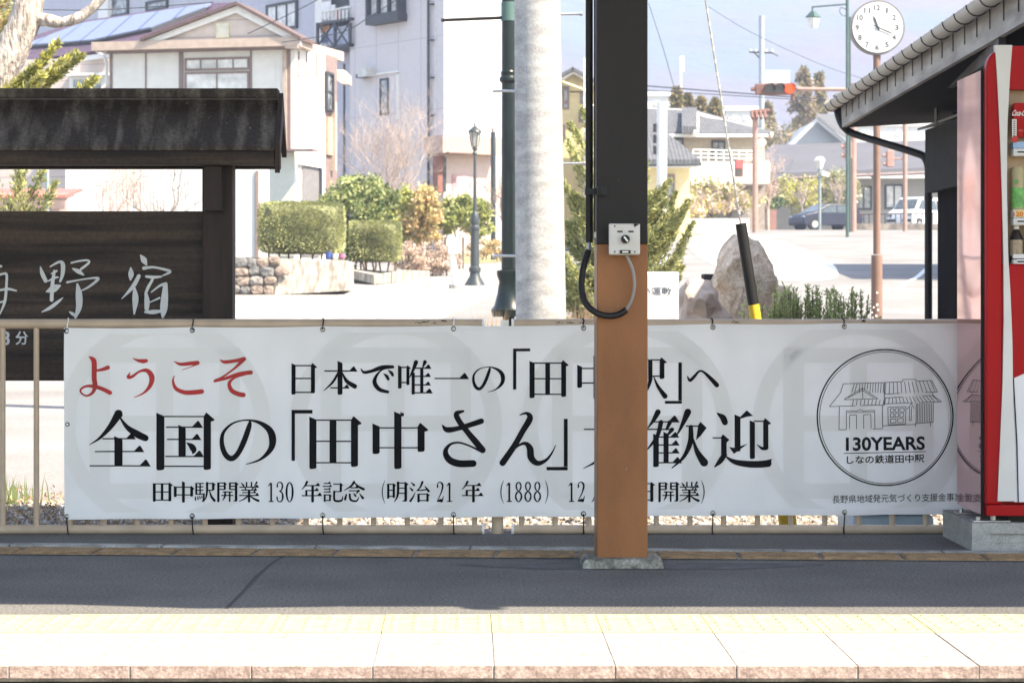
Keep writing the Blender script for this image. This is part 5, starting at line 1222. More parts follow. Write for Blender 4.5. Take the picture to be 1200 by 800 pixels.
MB().tube([P(1091,117,22.5), P(1162,78,17.2)], .03, 4).build('under_beam', M_fas, sb_)
mb = MB(); mb.prism([P(1096,96,21), P(1096,112,21), P(1170,66,15.5), P(1170,22,15.5)], (.05,0,0)); mb.build('inner_beam', mat('dark_grain_wood', (.055,.055,.055), .75, var=.4, scale=3, bump=.003, bscale=8, stretch=(1,1,5), detail=9), sb_)
dp = [P(980,124,24.1), P(984,140,24.05), P(990,150,24.0), P(1002,157.5,24.0), P(1040,169,23.6), P(1072,179,23.3), P(1083,184,23.2), P(1087.5,195,23.15), P(1088,215,23.15), P(1088,440,23.15)]
MB().tube(smooth_path(dp, 4), .037, 14).build('downpipe', M_black, sb_, smooth=True)
MB().tube([P(1088,231,23.15), P(1088,234,23.15)], .043, 14).build('pipe_joint', M_black, sb_, smooth=True)
# the unseen building added to shade the road at right is built further down
# ================================================================ town behind
class Fac:
    """a facade: vertical plane through O along w; everything on it is measured from the photograph and built where it stands"""
    def __init__(s, px, Y, ang, parent=None):
        s.O = Vector((PX(px,Y), Y, 0)); a = R(ang); s.w = Vector((math.cos(a), math.sin(a), 0)); s.n = Vector((s.w.y, -s.w.x, 0))
        if s.n.y > 0: s.n = -s.n
        s.M = Matrix.Translation(s.O) @ Matrix(((s.w.x, -s.n.x, 0, 0),(s.w.y, -s.n.y, 0, 0),(0,0,1,0),(0,0,0,1)))
    def L(s, px, py=HY, out=0):
        k = (px-CX)/F; O = s.O + s.n*out                     # ray (k*t, t)
        t = (O.x*s.w.y - O.y*s.w.x)/(k*s.w.y - s.w.x); p = Vector((k*t, t, 0)); return (p-O).dot(s.w), CH + (HY-py)/F*t
    def box(s, mb, px0, px1, py0, py1, out=.05, inn=.0):
        pm = (px0+px1)/2; x0, _ = s.L(px0,HY,out); x1, _ = s.L(px1,HY,out); _, z1 = s.L(pm,py0,out); _, z0 = s.L(pm,py1,out)
        mb.M = s.M; return mb.box(x0, x1, -out, inn, z0, z1)
    def part(s, name, m, parent, *a, **k):
        mb = MB(); s.box(mb, *a, **k); return mb.build(name, m, parent)
    def window(s, parent, px0, px1, py0, py1, fm, pm, nx=1, nz=1, fr=.05, out=.05, sill=False):
        x0, _ = s.L(px0,HY,out); x1, _ = s.L(px1,HY,out); mid = (px0+px1)/2; _, z1 = s.L(mid,py0,out); _, z0 = s.L(mid,py1,out); mb = MB(s.M)
        mb.box(x0,x0+fr,-out,.02,z0,z1).box(x1-fr,x1,-out,.02,z0,z1).box(x0+fr,x1-fr,-out,.02,z0,z0+fr).box(x0+fr,x1-fr,-out,.02,z1-fr,z1)
        for i in range(1,nx): xm = x0+(x1-x0)*i/nx; mb.box(xm-fr*.35,xm+fr*.35,-out*.9,.02,z0+fr,z1-fr)
        if nz > 1:
            for i in range(1,nz): zm = z0+(z1-z0)*i/nz; mb.box(x0+fr,x1-fr,-out*.85,.02,zm-fr*.35,zm+fr*.35)
        w_ = mb.build('window', fm, parent)
        for i in range(nx): MB(s.M).box(x0+fr*.6+(x1-x0-fr*1.2)*i/nx+.002, x0+fr*.6+(x1-x0-fr*1.2)*(i+1)/nx-.002, -out*.5, .015, z0+fr*.6, z1-fr*.6).build('pane', pm, w_)
        return w_
def ray_plane(px, py, A, n):
    d = Vector(((px-CX)/F, 1, (HY-py)/F)); o = Vector((0,0,CH)); return o + d*((A-o).dot(n)/d.dot(n))
M_glassd = mat('window_glass', (.10,.12,.14), .08, var=.5, scale=2.5, spec=.8, c2=(.30,.33,.36))
M_glassw = mat('window_curtain', (.52,.52,.52), .15, var=.25, scale=3, spec=.8)
M_wwall = mat('white_stucco', (.62,.62,.60), .85, var=.05, scale=3)
M_trimb = mat('brown_trim', (.20,.145,.135), .6, var=.1)
M_band = mat('pinkish_fascia', (.40,.32,.27), .6, var=.08)
M_white = mat('white_trim', (.68,.68,.67), .6, var=.04)
M_purp = wave_bump(mat('purple_roof_tile', (.085,.042,.066), .5, var=.4, scale=7), 5, .06, 'Z')
M_rdge = mat('roof_edge_brown', (.11,.075,.07), .7); M_solar = siding(mat('solar_panel', (.12,.15,.25), .35, var=.05, spec=.3), 1.0, 'X', (.03,.04,.10), .10)
M_pinkw = siding(mat('pink_siding', (.50,.44,.41), .8, var=.05), .45, 'Z', (.36,.29,.28), .03)
M_grid = mat('dark_frame', (.035,.04,.05), .5)
# ------------------------------------------------ white two-storey house
hs = thing('white_house', 'white two-storey house with purple tiled roof and solar panels, upper left', 'house', P(345,342,64)*1 - Vector((0,0,P(345,342,64).z-gz(PX(345,64),64))))
FF = Fac(345, 64, -13.2); SF = Fac(345, 64, 90-13.2)
x0, _ = FF.L(128); gzh = 1.2
MB(FF.M).box(x0, -.003, 0, SF.L(381.4)[0], gzh, FF.L(250,50)[1]).build('wall', M_wwall, hs)
for a, b in ((128.5,131.5),(170,171.4),(209.5,214.5),(293,295)): FF.part('corner_trim' if b-a > 2.5 else 'joint_strip', M_trimb, hs, a, b, 59, 240, out=.03)
FF.part('downpipe', M_band, hs, 331, 335.5, 58, 176, out=.09, inn=-.02); FF.part('corner_post', M_trimb, hs, 336.5, 340.5, 58, 176, out=.04)
FF.part('fascia', M_band, hs, 107, 349, 46.5, 56.5, out=.55, inn=1.0)
FF.part('soffit_strip', M_trimb, hs, 125, 346, 57, 59.5, out=.3, inn=.0)
FF.window(hs, 216, 292, 67.5, 82.5, M_trimb, M_glassw, 4, 1, .06); FF.window(hs, 216, 292, 84, 112, M_trimb, M_glassw, 2, 1, .06)
# gable over the front
gA = Fac(345, 63.6, -13.2)
def on(f, px, py, out=0): l_ = f.L(px, py, out); return f.M @ Vector((l_[0], -out, l_[1]))
mb = MB(); mb.prism([on(FF,168,48,.3), on(FF,276,9,.3), on(FF,350,47,.3)], -FF.n*1.2); mb.build('gable_wall', M_pinkw, hs)
def board(name, m, f, a, b, t, out, d):
    A, B_ = on(f,*a,out), on(f,*b,out); dz = Vector((0,0,t)); mb = MB(); mb.prism([A, B_, B_-dz, A-dz], -f.n*d); return mb.build(name, m, hs)
board('verge_board', M_white, FF, (168,46), (276,5.5), .22, .45, .1); board('verge_board', M_white, FF, (276,5.5), (352,44), .22, .45, .1)
board('roof_edge', M_rdge, FF, (164,44.5), (276,2), .09, .62, 1.4); board('roof_edge', M_rdge, FF, (276,2), (352,43), .09, .62, 1.4)
FF.part('gable_vent', mat('vent_cream', (.62,.60,.42), .6), hs, 253, 268, 27, 45, out=.36, inn=-.30)
for k in range(7): FF.part('vent_slat', M_white, hs, 254.5, 266.5, 29+k*2.2, 30+k*2.2, out=.39, inn=-.34)
# side face
sx1 = SF.L(386)[0]
SF.part('side_wall', M_wwall, hs, 345.5, 381, 52, 260, out=.02, inn=.5)
mb = MB(); A = on(FF,349,46.5,.55); 
mb.prism([A, P(403,61,71), P(403,72,71), on(FF,349,56.5,.55)], Vector((-.35,.1,0))); mb.build('side_fascia', M_band, hs)
for a in (350.5,360,371): SF.part('joint_strip', M_trimb, hs, a, a+.7, 60, 92, out=.05)
SF.part('recess', M_trimb, hs, 381.5, 395, 66, 236, out=.0, inn=.6); SF.part('recess_post', M_band, hs, 393, 395, 120, 200, out=.15)
SF.window(hs, 384, 392, 85, 130, M_grid, M_glassd, 1, 2, .06, .12); SF.part('recess_panel', mat('tan_panel', (.42,.30,.22), .7), hs, 385, 392, 138, 182, out=.08)
mb = MB(); mb.prism([P(391,82,70), P(403,82,70.2), P(409,88,70.2), P(409,99,70.2), P(400,98,70.1), P(391,91,70)], (.05,.6,0)); mb.build('small_canopy', M_band, hs)
MB().tube([P(345,83,63.6), P(352,84,63.6)], .06, 8).build('camera_lamp', M_white, hs)
# rear wing: purple slope with panels
A = P(175,50,66); Bq = P(278,3,70.5); Cq = P(32,66,73); nrm = (Bq-A).cross(Cq-A).normalized()
if nrm.y > 0: nrm = -nrm
slope_pts = [ray_plane(*q, A, nrm) for q in ((110,60),(172,49),(278,3),(240,4),(95,25),(28,45),(20,72))]
rr_ = MB().prism(slope_pts, -nrm*.15).build('rear_roof', M_purp, hs)
sp_ = [ray_plane(*q, A+nrm*.12, nrm) for q in ((35,52.5),(34,50),(95,27),(247,3.5),(240,8),(176,32),(108,46.5))]
MB().prism(sp_, -nrm*.06).build('solar_panels', M_solar, rr_)
ed_ = [ray_plane(*q, A+nrm*.1, nrm) for q in ((240,7.6),(241,9.2),(177,33.5),(109,48),(36,54),(36,52.6),(108,46.4),(176,32.2))]
MB().prism(ed_, -nrm*.12).build('panel_frame', M_grid, rr_)
RF = Fac(128, 67, -13.2)
RF.part('rear_wall', M_pinkw, hs, -60, 130, 70, 300, out=0, inn=3); 
mb = MB(); mb.prism([P(128,62,66.5), P(40,73,68.5), P(40,80,68.5), P(128,67,66.5)], (0,.4,0)); mb.build('gutter', M_white, hs)
RF.window(hs, 81, 123, 88, 112, M_white, M_glassd, 2, 1, .12); RF.part('window_hood', M_white, hs, 78, 125, 85.5, 88.5, out=.3)
mb = MB(); mb.tube([P(113,60,66), P(122,66,66), P(125,75,66), P(125,100,66)], .05, 6); mb.build('downpipe', M_white, hs)
# lower storey bits right of the sign
FF.part('lower_wall', mat('cream_panel', (.58,.60,.54), .8, var=.04), hs, 303, 345, 177, 300, out=.06)
FF.part('porch_sill', M_trimb, hs, 310, 366, 174.5, 177, out=.6, inn=-.05)
SF.part('garage_door', mat('garage_grey', (.17,.165,.17), .6), hs, 355, 376, 196, 300, out=.05); SF.part('garage_lintel', M_white, hs, 352, 379, 186, 195, out=.12)
SF.part('door_frame', M_grid, hs, 376, 378, 190, 250, out=.1)
# ------------------------------------------------ ribbed white shed wall in front
M_rib = wave_bump(mat('ribbed_white_steel', (.56,.57,.57), .7, var=.02), 2.2, .006, 'X', 'SIN')
sh_ = thing('ribbed_shed', 'white ribbed steel shed seen under the sign roof', 'shed', (PX(190,57),57,gz(PX(190,57),57)))
MB().box(PX(77,57), PX(301,57), 57, 60.5, gz(-7,57)-.2, PZ(150,57)).build('wall', M_rib, sh_)
for k in range(int((301-77)/4.0)):
    MB().box(PX(77+k*4.0,57), PX(78.3+k*4.0,57), 56.985, 56.998, gz(-7,57), PZ(150,57)).build('rib', M_rib, sh_)
MB().box(PX(300,57), PX(303,57), 56.93, 57.1, gz(-7,57)-.2, PZ(200,57)).build('corner_post', M_trimb, sh_)
rh = thing('red_roof_hut', 'low hut with a red tin roof seen under the sign roof at the far left', 'hut', (PX(30,48),48,gz(-9,48)))
MB().box(PX(-120,48), PX(76,48), 48.3, 52, gz(-9,48)-.2, PZ(226,48)).build('wall', M_pinkw, rh)
MB().prism([(PX(-120,48),47.9,PZ(229,48)),(PX(-120,48),50,PZ(216,48)),(PX(-120,48),50,PZ(219,48)),(PX(-120,48),47.9,PZ(232,48))], (PX(78,48)-PX(-120,48),0,0)).build('roof', mat('red_tin', (.36,.12,.10), .6), rh)
MB().box(PX(-120,48), PX(78,48), 47.7, 47.9, PZ(245,48), PZ(236,48)).build('lower_rail', M_trimb, rh)
# ------------------------------------------------ stone wall, concrete wall, hedges
M_mort = mat('mortar', (.11,.10,.09), .95, var=.2, scale=8)
sw = thing('stone_wall', 'low wall of rounded stones in mortar below the clipped hedge', 'wall', (PX(290,50),50,G(290,50)))
MB().box(PX(180,50), PX(326,50), 50.05, 50.5, G(290,50)-.2, PZ(301.5,50)).build('mortar_core', M_mort, sw)
M_st = [mat('stone_a', (.19,.18,.17), .9, var=.3, scale=7, bump=.02, bscale=15), mat('stone_b', (.24,.19,.16), .9, var=.25, scale=7, bump=.02, bscale=15), mat('stone_c', (.15,.15,.148), .9, var=.3, scale=7, bump=.02, bscale=15)]
rs = random.Random(8)
def stone_(px, py, w_, h_):
    c = P(px+w_/2, py, 50.05); n = 9; mb = MB(); out = []
    for i in range(n):
        a = 2*math.pi*i/n; q = (abs(math.cos(a))**4+abs(math.sin(a))**4)**-.25*rs.uniform(.86,1.08); out.append((q*math.cos(a)*w_/F*50*.53, q*math.sin(a)*h_/F*50*.53))
    for f_, d in ((1,.0),(.97,-.035),(.80,-.065),(.4,-.075)):
        mb.v += [(c.x+x*f_+rs.uniform(-.008,.008), c.y+d+rs.uniform(-.012,.012), c.z+y*f_+rs.uniform(-.008,.008)) for x, y in out]
    mb.f = [(j*n+i, j*n+(i+1)%n, (j+1)*n+(i+1)%n, (j+1)*n+i) for j in range(3) for i in range(n)] + [tuple(3*n+i for i in range(n))]
    mb.build('stone', rs.choice(M_st), sw)
for row in range(4):
    px = 182 + rs.uniform(0,6)
    while px < 322 - row*1:
        w_ = rs.uniform(12,20); h_ = rs.uniform(9,13); py = 306.5 + row*11 + rs.uniform(-1.5,1.5)
        stone_(px, py, w_, h_); px += w_*.98
cw = thing('concrete_wall', 'stained concrete retaining wall under the left clipped hedge', 'wall', (PX(365,50),50,G(365,50)))
M_stain = mat('stained_concrete', (.26,.22,.18), .9, var=.3, scale=3.5, stretch=(3,3,.6), c2=(.42,.40,.37), detail=8)
MB().prism([P(321,346,50), P(328,303,50.2), P(406,305,50.2), P(406,341,50)], (0,3.2,0)).build('wall', M_stain, cw, bev=.02)
hedge('larger box-clipped olive hedge on the concrete wall, left', 302, 397.5, 237, 294, 51, 2.4, 3, PZ(303,51))
hedge('smaller box-clipped hedge on a low planter, right of the larger one', 409, 467, 259.5, 304, 58, 2.0, 7, G(440,58)+.25)
pt = thing('low_planter', 'low pale concrete planter under the smaller clipped hedge', 'planter', (PX(440,57),57.4,G(440,57)))
MB().prism([P(404,315,57.5), P(438,322,56.2), P(472,316,57.8), P(472,330,57.8), P(438,333,56.2), P(404,324,57.5)], (.6,3,0)).build('planter_wall', M_stain, pt)
for (a, b, m_) in ((385,298,(.03,.06,.22)),(393,300,(.6,.6,.6)),(401,300,(.32,.12,.2))):
    tag(MB().lathe(PX(a,50.6),50.6,[(.05,PZ(304,50.6)),(.07,PZ(304,50.6)+.05),(.065,PZ(b-3,50.6))],10).build('plant_pot', mat('pot', m_, .5)), {385:'small blue pot on the concrete wall under the hedge',393:'small white pot on the concrete wall under the hedge',401:'small pink pot at the right end of the concrete wall'}[a], 'pot')
def c3(px, py, Y): return tuple(P(px,py,Y))
shrub('broadleaf_bush', 'big glossy green broadleaf bush behind the two clipped hedges', 'shrub', c3(418,248,61), (.95,1.0,1.0), 9000, LG1, .13, 2, stems=3, clumps=70)
shrub('broadleaf_bush', 'dark green bush growing between the two clipped hedges', 'shrub', c3(405,296,58.5), (.42,.6,.62), 2200, [LG1[2],LG1[0],LG1[2]], .11, 31, stems=2, clumps=30)
shrub('yellow_bush', 'yellow-green shrub left of the orange one beside the white post', 'shrub', c3(470,250,64), (.5,.6,.72), 3600, [LY[0],LY[1],LG1[3],LG1[1]], .12, 4, stems=2)
shrub('orange_bush', 'orange-leaved shrub behind the pink dry bushes', 'shrub', c3(497,250,63.5), (.52,.6,.85), 3600, LO, .12, 6, stems=3)
for (a, b, Y_, l_) in ((515,255,67,'small round green tree just left of the white post'),(538,252,66,'small round green tree just left of the black street lamp'),(557,254,68,'small round green tree right behind the black street lamp')):
    shrub('small_tree', l_, 'tree', c3(a,b,Y_), (.48,.48,.54), 3600, [LG1[1],LG1[3],LG1[0],LY[1]], .12, a, stems=1, clumps=26, group='small round trees by the lamp')
for (a, b, Y_, rx, l_) in ((484,304,61,.6,'dry pinkish azalea bush, left one of the pair'),(512,304,61.5,.55,'dry pinkish azalea bush, right one of the pair')):
    shrub('dry_bush', l_, 'shrub', c3(a,b,Y_), (rx,.6,.36), 3800, LP, .075, a, stems=3, clumps=40, group='dry pinkish bushes', up=.8)
shrub('ochre_bush', 'small ochre bush behind the black street lamp base', 'shrub', c3(581,291,80), (.55,.5,.25), 900, [LO[3],LO[1]], .1, 77, stems=2, clumps=16)
shrub('grey_bush', 'greyish low bush beyond the street lamp', 'shrub', c3(563,292,84), (.6,.5,.35), 900, [LP[2]], .1, 78, stems=2, clumps=16)
bf = thing('picket_fence', 'low dark wooden fence behind the orange bush', 'fence', (PX(500,66),66,G(500,66)))
for k in range(18): MB().box(PX(470+k*4.2,66), PX(472.4+k*4.2,66), 66, 66.03, G(500,66), PZ(278,66)).build('picket', mat('grey_wood', (.17,.145,.13), .9) if k == 0 else bpy.data.materials['grey_wood'], bf)
bare_tree('pink-twigged bare tree in front of the lavender building', 455, 74, 95, M_twig, 3, stems=9, depth=4, nk=4, r=.026, spread=.55, bud=None, trunk=.7, basepy=290)
bare_tree('grey bare tree left of the dark green post', 590, 78, 172, M_twig2, 8, stems=3, depth=4, nk=3, r=.05, trunk=1.0, basepy=300)
bare_tree('bare tree with reddish twigs in front of the ribbed shed, left of the two', 143, 52, 172, M_twig, 12, stems=3, depth=3, nk=4, r=.035, bud=LP[:1], trunk=.5, basepy=330)
bare_tree('bare grey tree in front of the ribbed shed, right of the two', 193, 53, 160, M_twig2, 16, stems=3, depth=4, nk=3, r=.045, trunk=.8, basepy=330)
# white post with box
wp = thing('white_post', 'short white leaning post with a box on it left of the street lamp', 'post', P(533,335,54))
MB().tube([P(533.5,335,54), P(527.5,275,54)], .075, 12).build('post', M_whitep, wp, smooth=True); MB().cbox(P(532,288,53.9), (.26,.14,.36), ry=R(-4)).build('box', M_whitep, wp, bev=.01)
MB().lathe(P(534,335,54).x, 54, [(.16,P(0,337,54).z-.05),(.15,PZ(333.5,54)),(.02,PZ(333,54))], 14).build('footing', M_kerb, wp)
# street lamp
M_lamp = mat('lamp_dark_paint', (.035,.045,.05), .4, coat=.2); lY = 56; lx = PX(556.5,lY); 
def z_(py): return PZ(py,lY)
sl = thing('street_lamp', 'old-fashioned dark street lamp with a pointed lantern, centre left', 'street lamp', (lx,lY,z_(336)))
s_ = 1/50
MB().lathe(lx,lY,[(.26,z_(337)),(.24,z_(333)),(.13,z_(324)),(.115,z_(319)),(.145,z_(318)),(.145,z_(314)),(.105,z_(312)),(.10,z_(270)),(.12,z_(269)),(.12,z_(266)),(.09,z_(264)),(.115,z_(259)),(.085,z_(252)),(.05,z_(248))],16).build('base', M_lamp, sl, smooth=True, angle=35)
MB().lathe(lx,lY,[(.048,z_(250)),(.034,z_(200)),(.034,z_(178))],10).build('pole', M_lamp, sl, smooth=True)
MB().lathe(lx,lY,[(.035,z_(182)),(.06,z_(180)),(.035,z_(177)),(.07,z_(174)),(.05,z_(172))],10).build('capital', M_lamp, sl, smooth=True)
MB().lathe(lx,lY,[(.075,z_(172)),(.13,z_(155))],6).build('lantern_glass', mat('lantern_glass', (.30,.30,.28), .2), sl)
for k in range(6):
    a = math.pi/3*k; MB().tube([(lx+.078*math.cos(a),lY+.078*math.sin(a),z_(172)),(lx+.135*math.cos(a),lY+.135*math.sin(a),z_(155))], .010, 4).build('lantern_bar', M_lamp, sl)
MB().lathe(lx,lY,[(.17,z_(155.3)),(.16,z_(153.5)),(.07,z_(149.5)),(.03,z_(148)),(.02,z_(147)),(.028,z_(145.6)),(.004,z_(143))],12).build('lantern_cap', M_lamp, sl, smooth=True, angle=40)
# ------------------------------------------------ lavender apartment building
ap = thing('apartment_building', 'tall lavender-grey apartment building with a blazing white right-hand side', 'building', (PX(520,95),95,G(520,95)))
LF = Fac(520, 95, -36-90+180); LFa = Fac(520, 95, 180-54)   # left face recedes to the left
LFa = Fac(520, 95, 126)
w_l = Vector((-.588,.809,0)); 
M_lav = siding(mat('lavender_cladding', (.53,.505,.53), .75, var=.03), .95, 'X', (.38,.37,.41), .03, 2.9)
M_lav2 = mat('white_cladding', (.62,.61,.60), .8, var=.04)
class Fac2(Fac):
    def __init__(s, px, Y, w):
        s.O = Vector((PX(px,Y), Y, 0)); s.w = Vector(w).normalized(); s.n = Vector((s.w.y,-s.w.x,0))
        if s.n.dot(-s.O) < 0: s.n = -s.n
        s.M = Matrix.Translation(s.O) @ Matrix(((s.w.x, -s.n.x, 0, 0),(s.w.y, -s.n.y, 0, 0),(0,0,1,0),(0,0,0,1)))
AL = Fac2(520, 95, (.588,-.809,0)); AR = Fac2(520, 95, (.809,.588,0))
xa = AL.L(410)[0]
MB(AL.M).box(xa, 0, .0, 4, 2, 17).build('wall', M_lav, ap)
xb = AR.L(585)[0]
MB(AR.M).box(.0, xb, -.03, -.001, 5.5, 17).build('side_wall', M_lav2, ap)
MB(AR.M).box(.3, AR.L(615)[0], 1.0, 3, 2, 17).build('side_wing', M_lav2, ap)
# pipes and joints
def pipe_on(f, px, py0, py1, r, m, name, out=.12):
    a = f.L(px, py0, out); b = f.L(px, py1, out); return MB().tube([f.M@Vector((a[0],-out,a[1])), f.M@Vector((b[0],-out,b[1]))], r, 8).build(name, m, ap, smooth=True)
dpp = pipe_on(AL, 502, -30, 262, .055, M_grid, 'drainpipe')
for py in (5,47,91,135,180): AL.part('pipe_bracket', M_grid, ap, 501, 505, py-.6, py+.8, out=.2)
pipe_on(AL, 403.5, 75, 230, .05, M_grid, 'drainpipe')
AL.part('corner_strip', mat('corner_grey', (.52,.51,.53), .7), ap, 509.5, 511, -20, 262, out=.03)
# bay window and slim window
bw = AL.part('bay_box', M_grid, ap, 428, 465.5, 18.5, 27, out=.5)
AL.window(ap, 428, 465.5, -25, 19, M_grid, M_glassw, 3, 1, .12, .45)
AL.window(ap, 444.5, 454.5, 92, 135, M_grid, M_glassd, 1, 1, .08, .05)
AL.part('window_surround', M_white, ap, 440, 466, 84.5, 86.5, out=.1); AL.part('window_surround', M_white, ap, 464.5, 466, 87, 140, out=.1)
vb = AL.part('vent_box', mat('vent_grey', (.50,.50,.50), .6), ap, 419, 429.5, 80, 90, out=.5); AL.part('vent_hood', M_grid, ap, 417, 429, 86.5, 91, out=.35)
# recessed wing with balcony, further left
AW = Fac2(410, 102.5, (.588,-.809,0)); xw = AW.L(100)[0]
MB(AW.M).box(AW.L(-30)[0], 2.5, .0, 4, 2, 17).build('rear_wall', siding(mat('bluegrey_cladding', (.42,.43,.50), .75, var=.04), .95, 'X', (.33,.34,.40), .03, 2.9), ap)
for (a, b, c, d) in ((311,347,3,36),(122,149,-12,20),(170,195,0,12),(128,150,3,22)):
    if a == 128: continue
    AW.window(ap, a, b, c, d, M_grid, M_glassw if a == 311 else M_glassd, 3 if a == 311 else 1, 1, .12, .12)
AW.part('balcony_side', M_white, ap, 369, 377, -30, 50, out=.5); AW.part('pale_column', M_white, ap, 115, 126, -20, 22, out=.3)
AW.part('rear_recess', M_grid, ap, 377, 409, -30, 9, out=.01); AW.part('balcony_back', M_glassd, ap, 377, 409, 9, 60, out=.02)
blc = AW.part('balcony_floor', M_grid, ap, 370, 410, 54, 57.5, out=1.3, inn=.0)
AW.part('balcony_floor', M_grid, ap, 370, 410, 24, 27, out=1.3, inn=.0)
for px in (371, 391.5, 409): AW.part('balcony_post', M_grid, ap, px-1, px+1, 27, 55, out=1.3, inn=-1.2)
for (a, b, c, d) in ((372,28,391,54),(372,54,391,28),(392,28,409,54),(392,54,409,28)):
    A_, B_ = on(AW,a,b,1.28), on(AW,c,d,1.28); MB().tube([A_,B_], .04, 5).build('balcony_brace', M_grid, ap)
for k in range(8): AW.part('baluster', M_white, ap, 376+k*4.2, 377+k*4.2, 12, 24, out=1.3, inn=-1.25)
AW.part('balcony_rail', M_white, ap, 375, 409, 10.5, 12, out=1.32, inn=-1.22)
for k, (a, b, c, d, col) in enumerate(((377,387,2,22,(.7,.7,.72)),(388,392,6,24,(.7,.7,.7)),(393,399,12,25,(.45,.15,.13)),(375,386,30,38,(.45,.25,.15)),(385,391,33,52,(.45,.50,.68)),(393,408,31,52,(.55,.60,.75)),(376,384,40,50,(.10,.13,.25)))):
    mb = MB(); AW.box(mb, a, b, c, d, out=1.0, inn=-.95); o = mb.build('laundry', mat('cloth_%d' % k, col, .9, var=.15, scale=4)); tag(o, {0:'white sheet drying on the upper balcony of the lavender building',1:'narrow white cloth beside the sheet on the upper balcony',2:'red cloth hanging on the upper balcony rail',3:'orange-brown bundle on the lower balcony',4:'pale blue shirt hanging at the lower balcony post',5:'large pale blue sheet behind the lower balcony braces',6:'dark blue cloth low on the left of the lower balcony'}[k], 'laundry')
# podium: brown band, pink wall, mural, door post
AR.part('band', mat('brown_band', (.40,.29,.25), .8, var=.06), ap, 519, 590, 160, 180.5, out=.8, inn=.5); AL.part('band_end', mat('band_end', (.17,.13,.14), .8), ap, 514, 519.5, 159, 181, out=.05)
AR.part('podium_wall', mat('pink_wall', (.50,.40,.38), .8, var=.05), ap, 520, 590, 182, 300, out=.1, inn=.3)
AR.part('door_post', mat('red_brown_post', (.20,.085,.065), .7), ap, 513, 519, 182, 225, out=.35); AR.part('door_dark', M_grid, ap, 519.5, 523, 184, 225, out=.25)
AR.part('mural', mat('pink_mural', (.55,.30,.33), .7, var=.3, scale=1.6, c2=(.62,.50,.50)), ap, 530, 553, 205, 232, out=.13, inn=-.1)
AR.part('canopy_edge', M_trimb, ap, 526, 558, 178.5, 180, out=1.0)
MB().box(PX(577,85)-.03, PX(577,85)+.06, 85, 85.1, G(577,85), PZ(150,85)).build('downpipe', M_trimb, ap)
tag(MB().tube([(PX(578,83),83,G(578,83)),(PX(578,83),83,PZ(155,83))], .09, 8).build('dark_post', M_lamp, smooth=True), 'dark thin post in front of the pink wall near the green post', 'post')
# ------------------------------------------------ yellow house right of the concrete pole
M_yw = mat('yellow_stucco', (.60,.51,.29), .85, var=.05); M_rt = wave_bump(mat('grey_roof_tile', (.085,.09,.10), .8, var=.2, scale=5), 2.5, .012, 'X'); M_rt.node_tree.nodes['Principled BSDF'].inputs['Specular IOR Level'].default_value = .5
yh = thing('yellow_house', 'tall yellow house with a dark tiled gable right of the concrete pole', 'house', (PX(672,105),105,G(672,105)))
MB().box(PX(636,105), PX(693,105), 105, 113, 2, PZ(107,105)).build('wall', M_yw, yh)
MB().prism([P(636,109,105), P(672,86,105), P(708,108,105)], (0,8,0)).build('gable_wall', M_yw, yh)
for (a,b) in (((630,108),(672,83.5)),((672,83.5),(714,107))):
    MB().prism([P(*a,104.4), P(*b,104.4), P(b[0],b[1]+3,104.4), P(a[0],a[1]+3,104.4)], (0,.3,0)).build('verge_board', M_white, yh)
    MB().prism([P(a[0]-1,a[1]-1,104.2), P(b[0],b[1]-1,104.2), P(b[0],b[1]-5.5,104.2), P(a[0]-1,a[1]-5,104.2)], (0,9,0)).build('roof', M_rt, yh)
YF_ = Fac(672, 105, 0)
for (a,b,c,d) in ((659,667,101,120),(680,688,108,122),(659.5,663,146,165),(678,688,131,143),(659,667,120,128)): YF_.window(yh, a, b, c, d, M_trimb, M_glassd, 1, 1, .08, .06)
board_ = MB().tube([P(659,96,104), P(689,107,104)], .05, 5).build('eave_pipe', mat('yellow_trim', (.7,.6,.35), .6), yh)
MB().box(PX(684,100), PX(686,100), 100, 100.1, 2.5, PZ(68,100)).build('white_pole_casing', M_white, yh)
# ------------------------------------------------ small yellow house with grey roof beside the column
y2 = thing('yellow_bungalow', 'low yellow house with a grey tiled hip roof right of the column', 'house', (PX(785,78),78,G(785,78)))
MB().box(PX(700,78), PX(808,78), 78, 84, 1.5, PZ(191,78)).build('wall', M_yw, y2)
MB().prism([P(690,192,77.3), P(821,191,77.3), P(782,160,80), P(690,160,80)], (0,.01,.12)).build('roof', M_rt, y2)
MB().prism([P(821,191,77.3), P(821,191,77.3)+Vector((0,6,0)), P(782,160,80), P(782,160,80)], (0,.01,.1)).build('roof_hip', M_rt, y2)
MB().tube([P(690,193.5,77.2), P(822,192.5,77.2)], .06, 6).build('gutter', M_lamp, y2)
MB().box(PX(690,77.6), PX(817,77.6), 77.5, 78, PZ(197,78), PZ(194,78)).build('eave_board', M_white, y2)
Fac(700,78,0).window(y2, 775, 791, 204, 232, M_trimb, M_glassd, 2, 1, .08, .06)
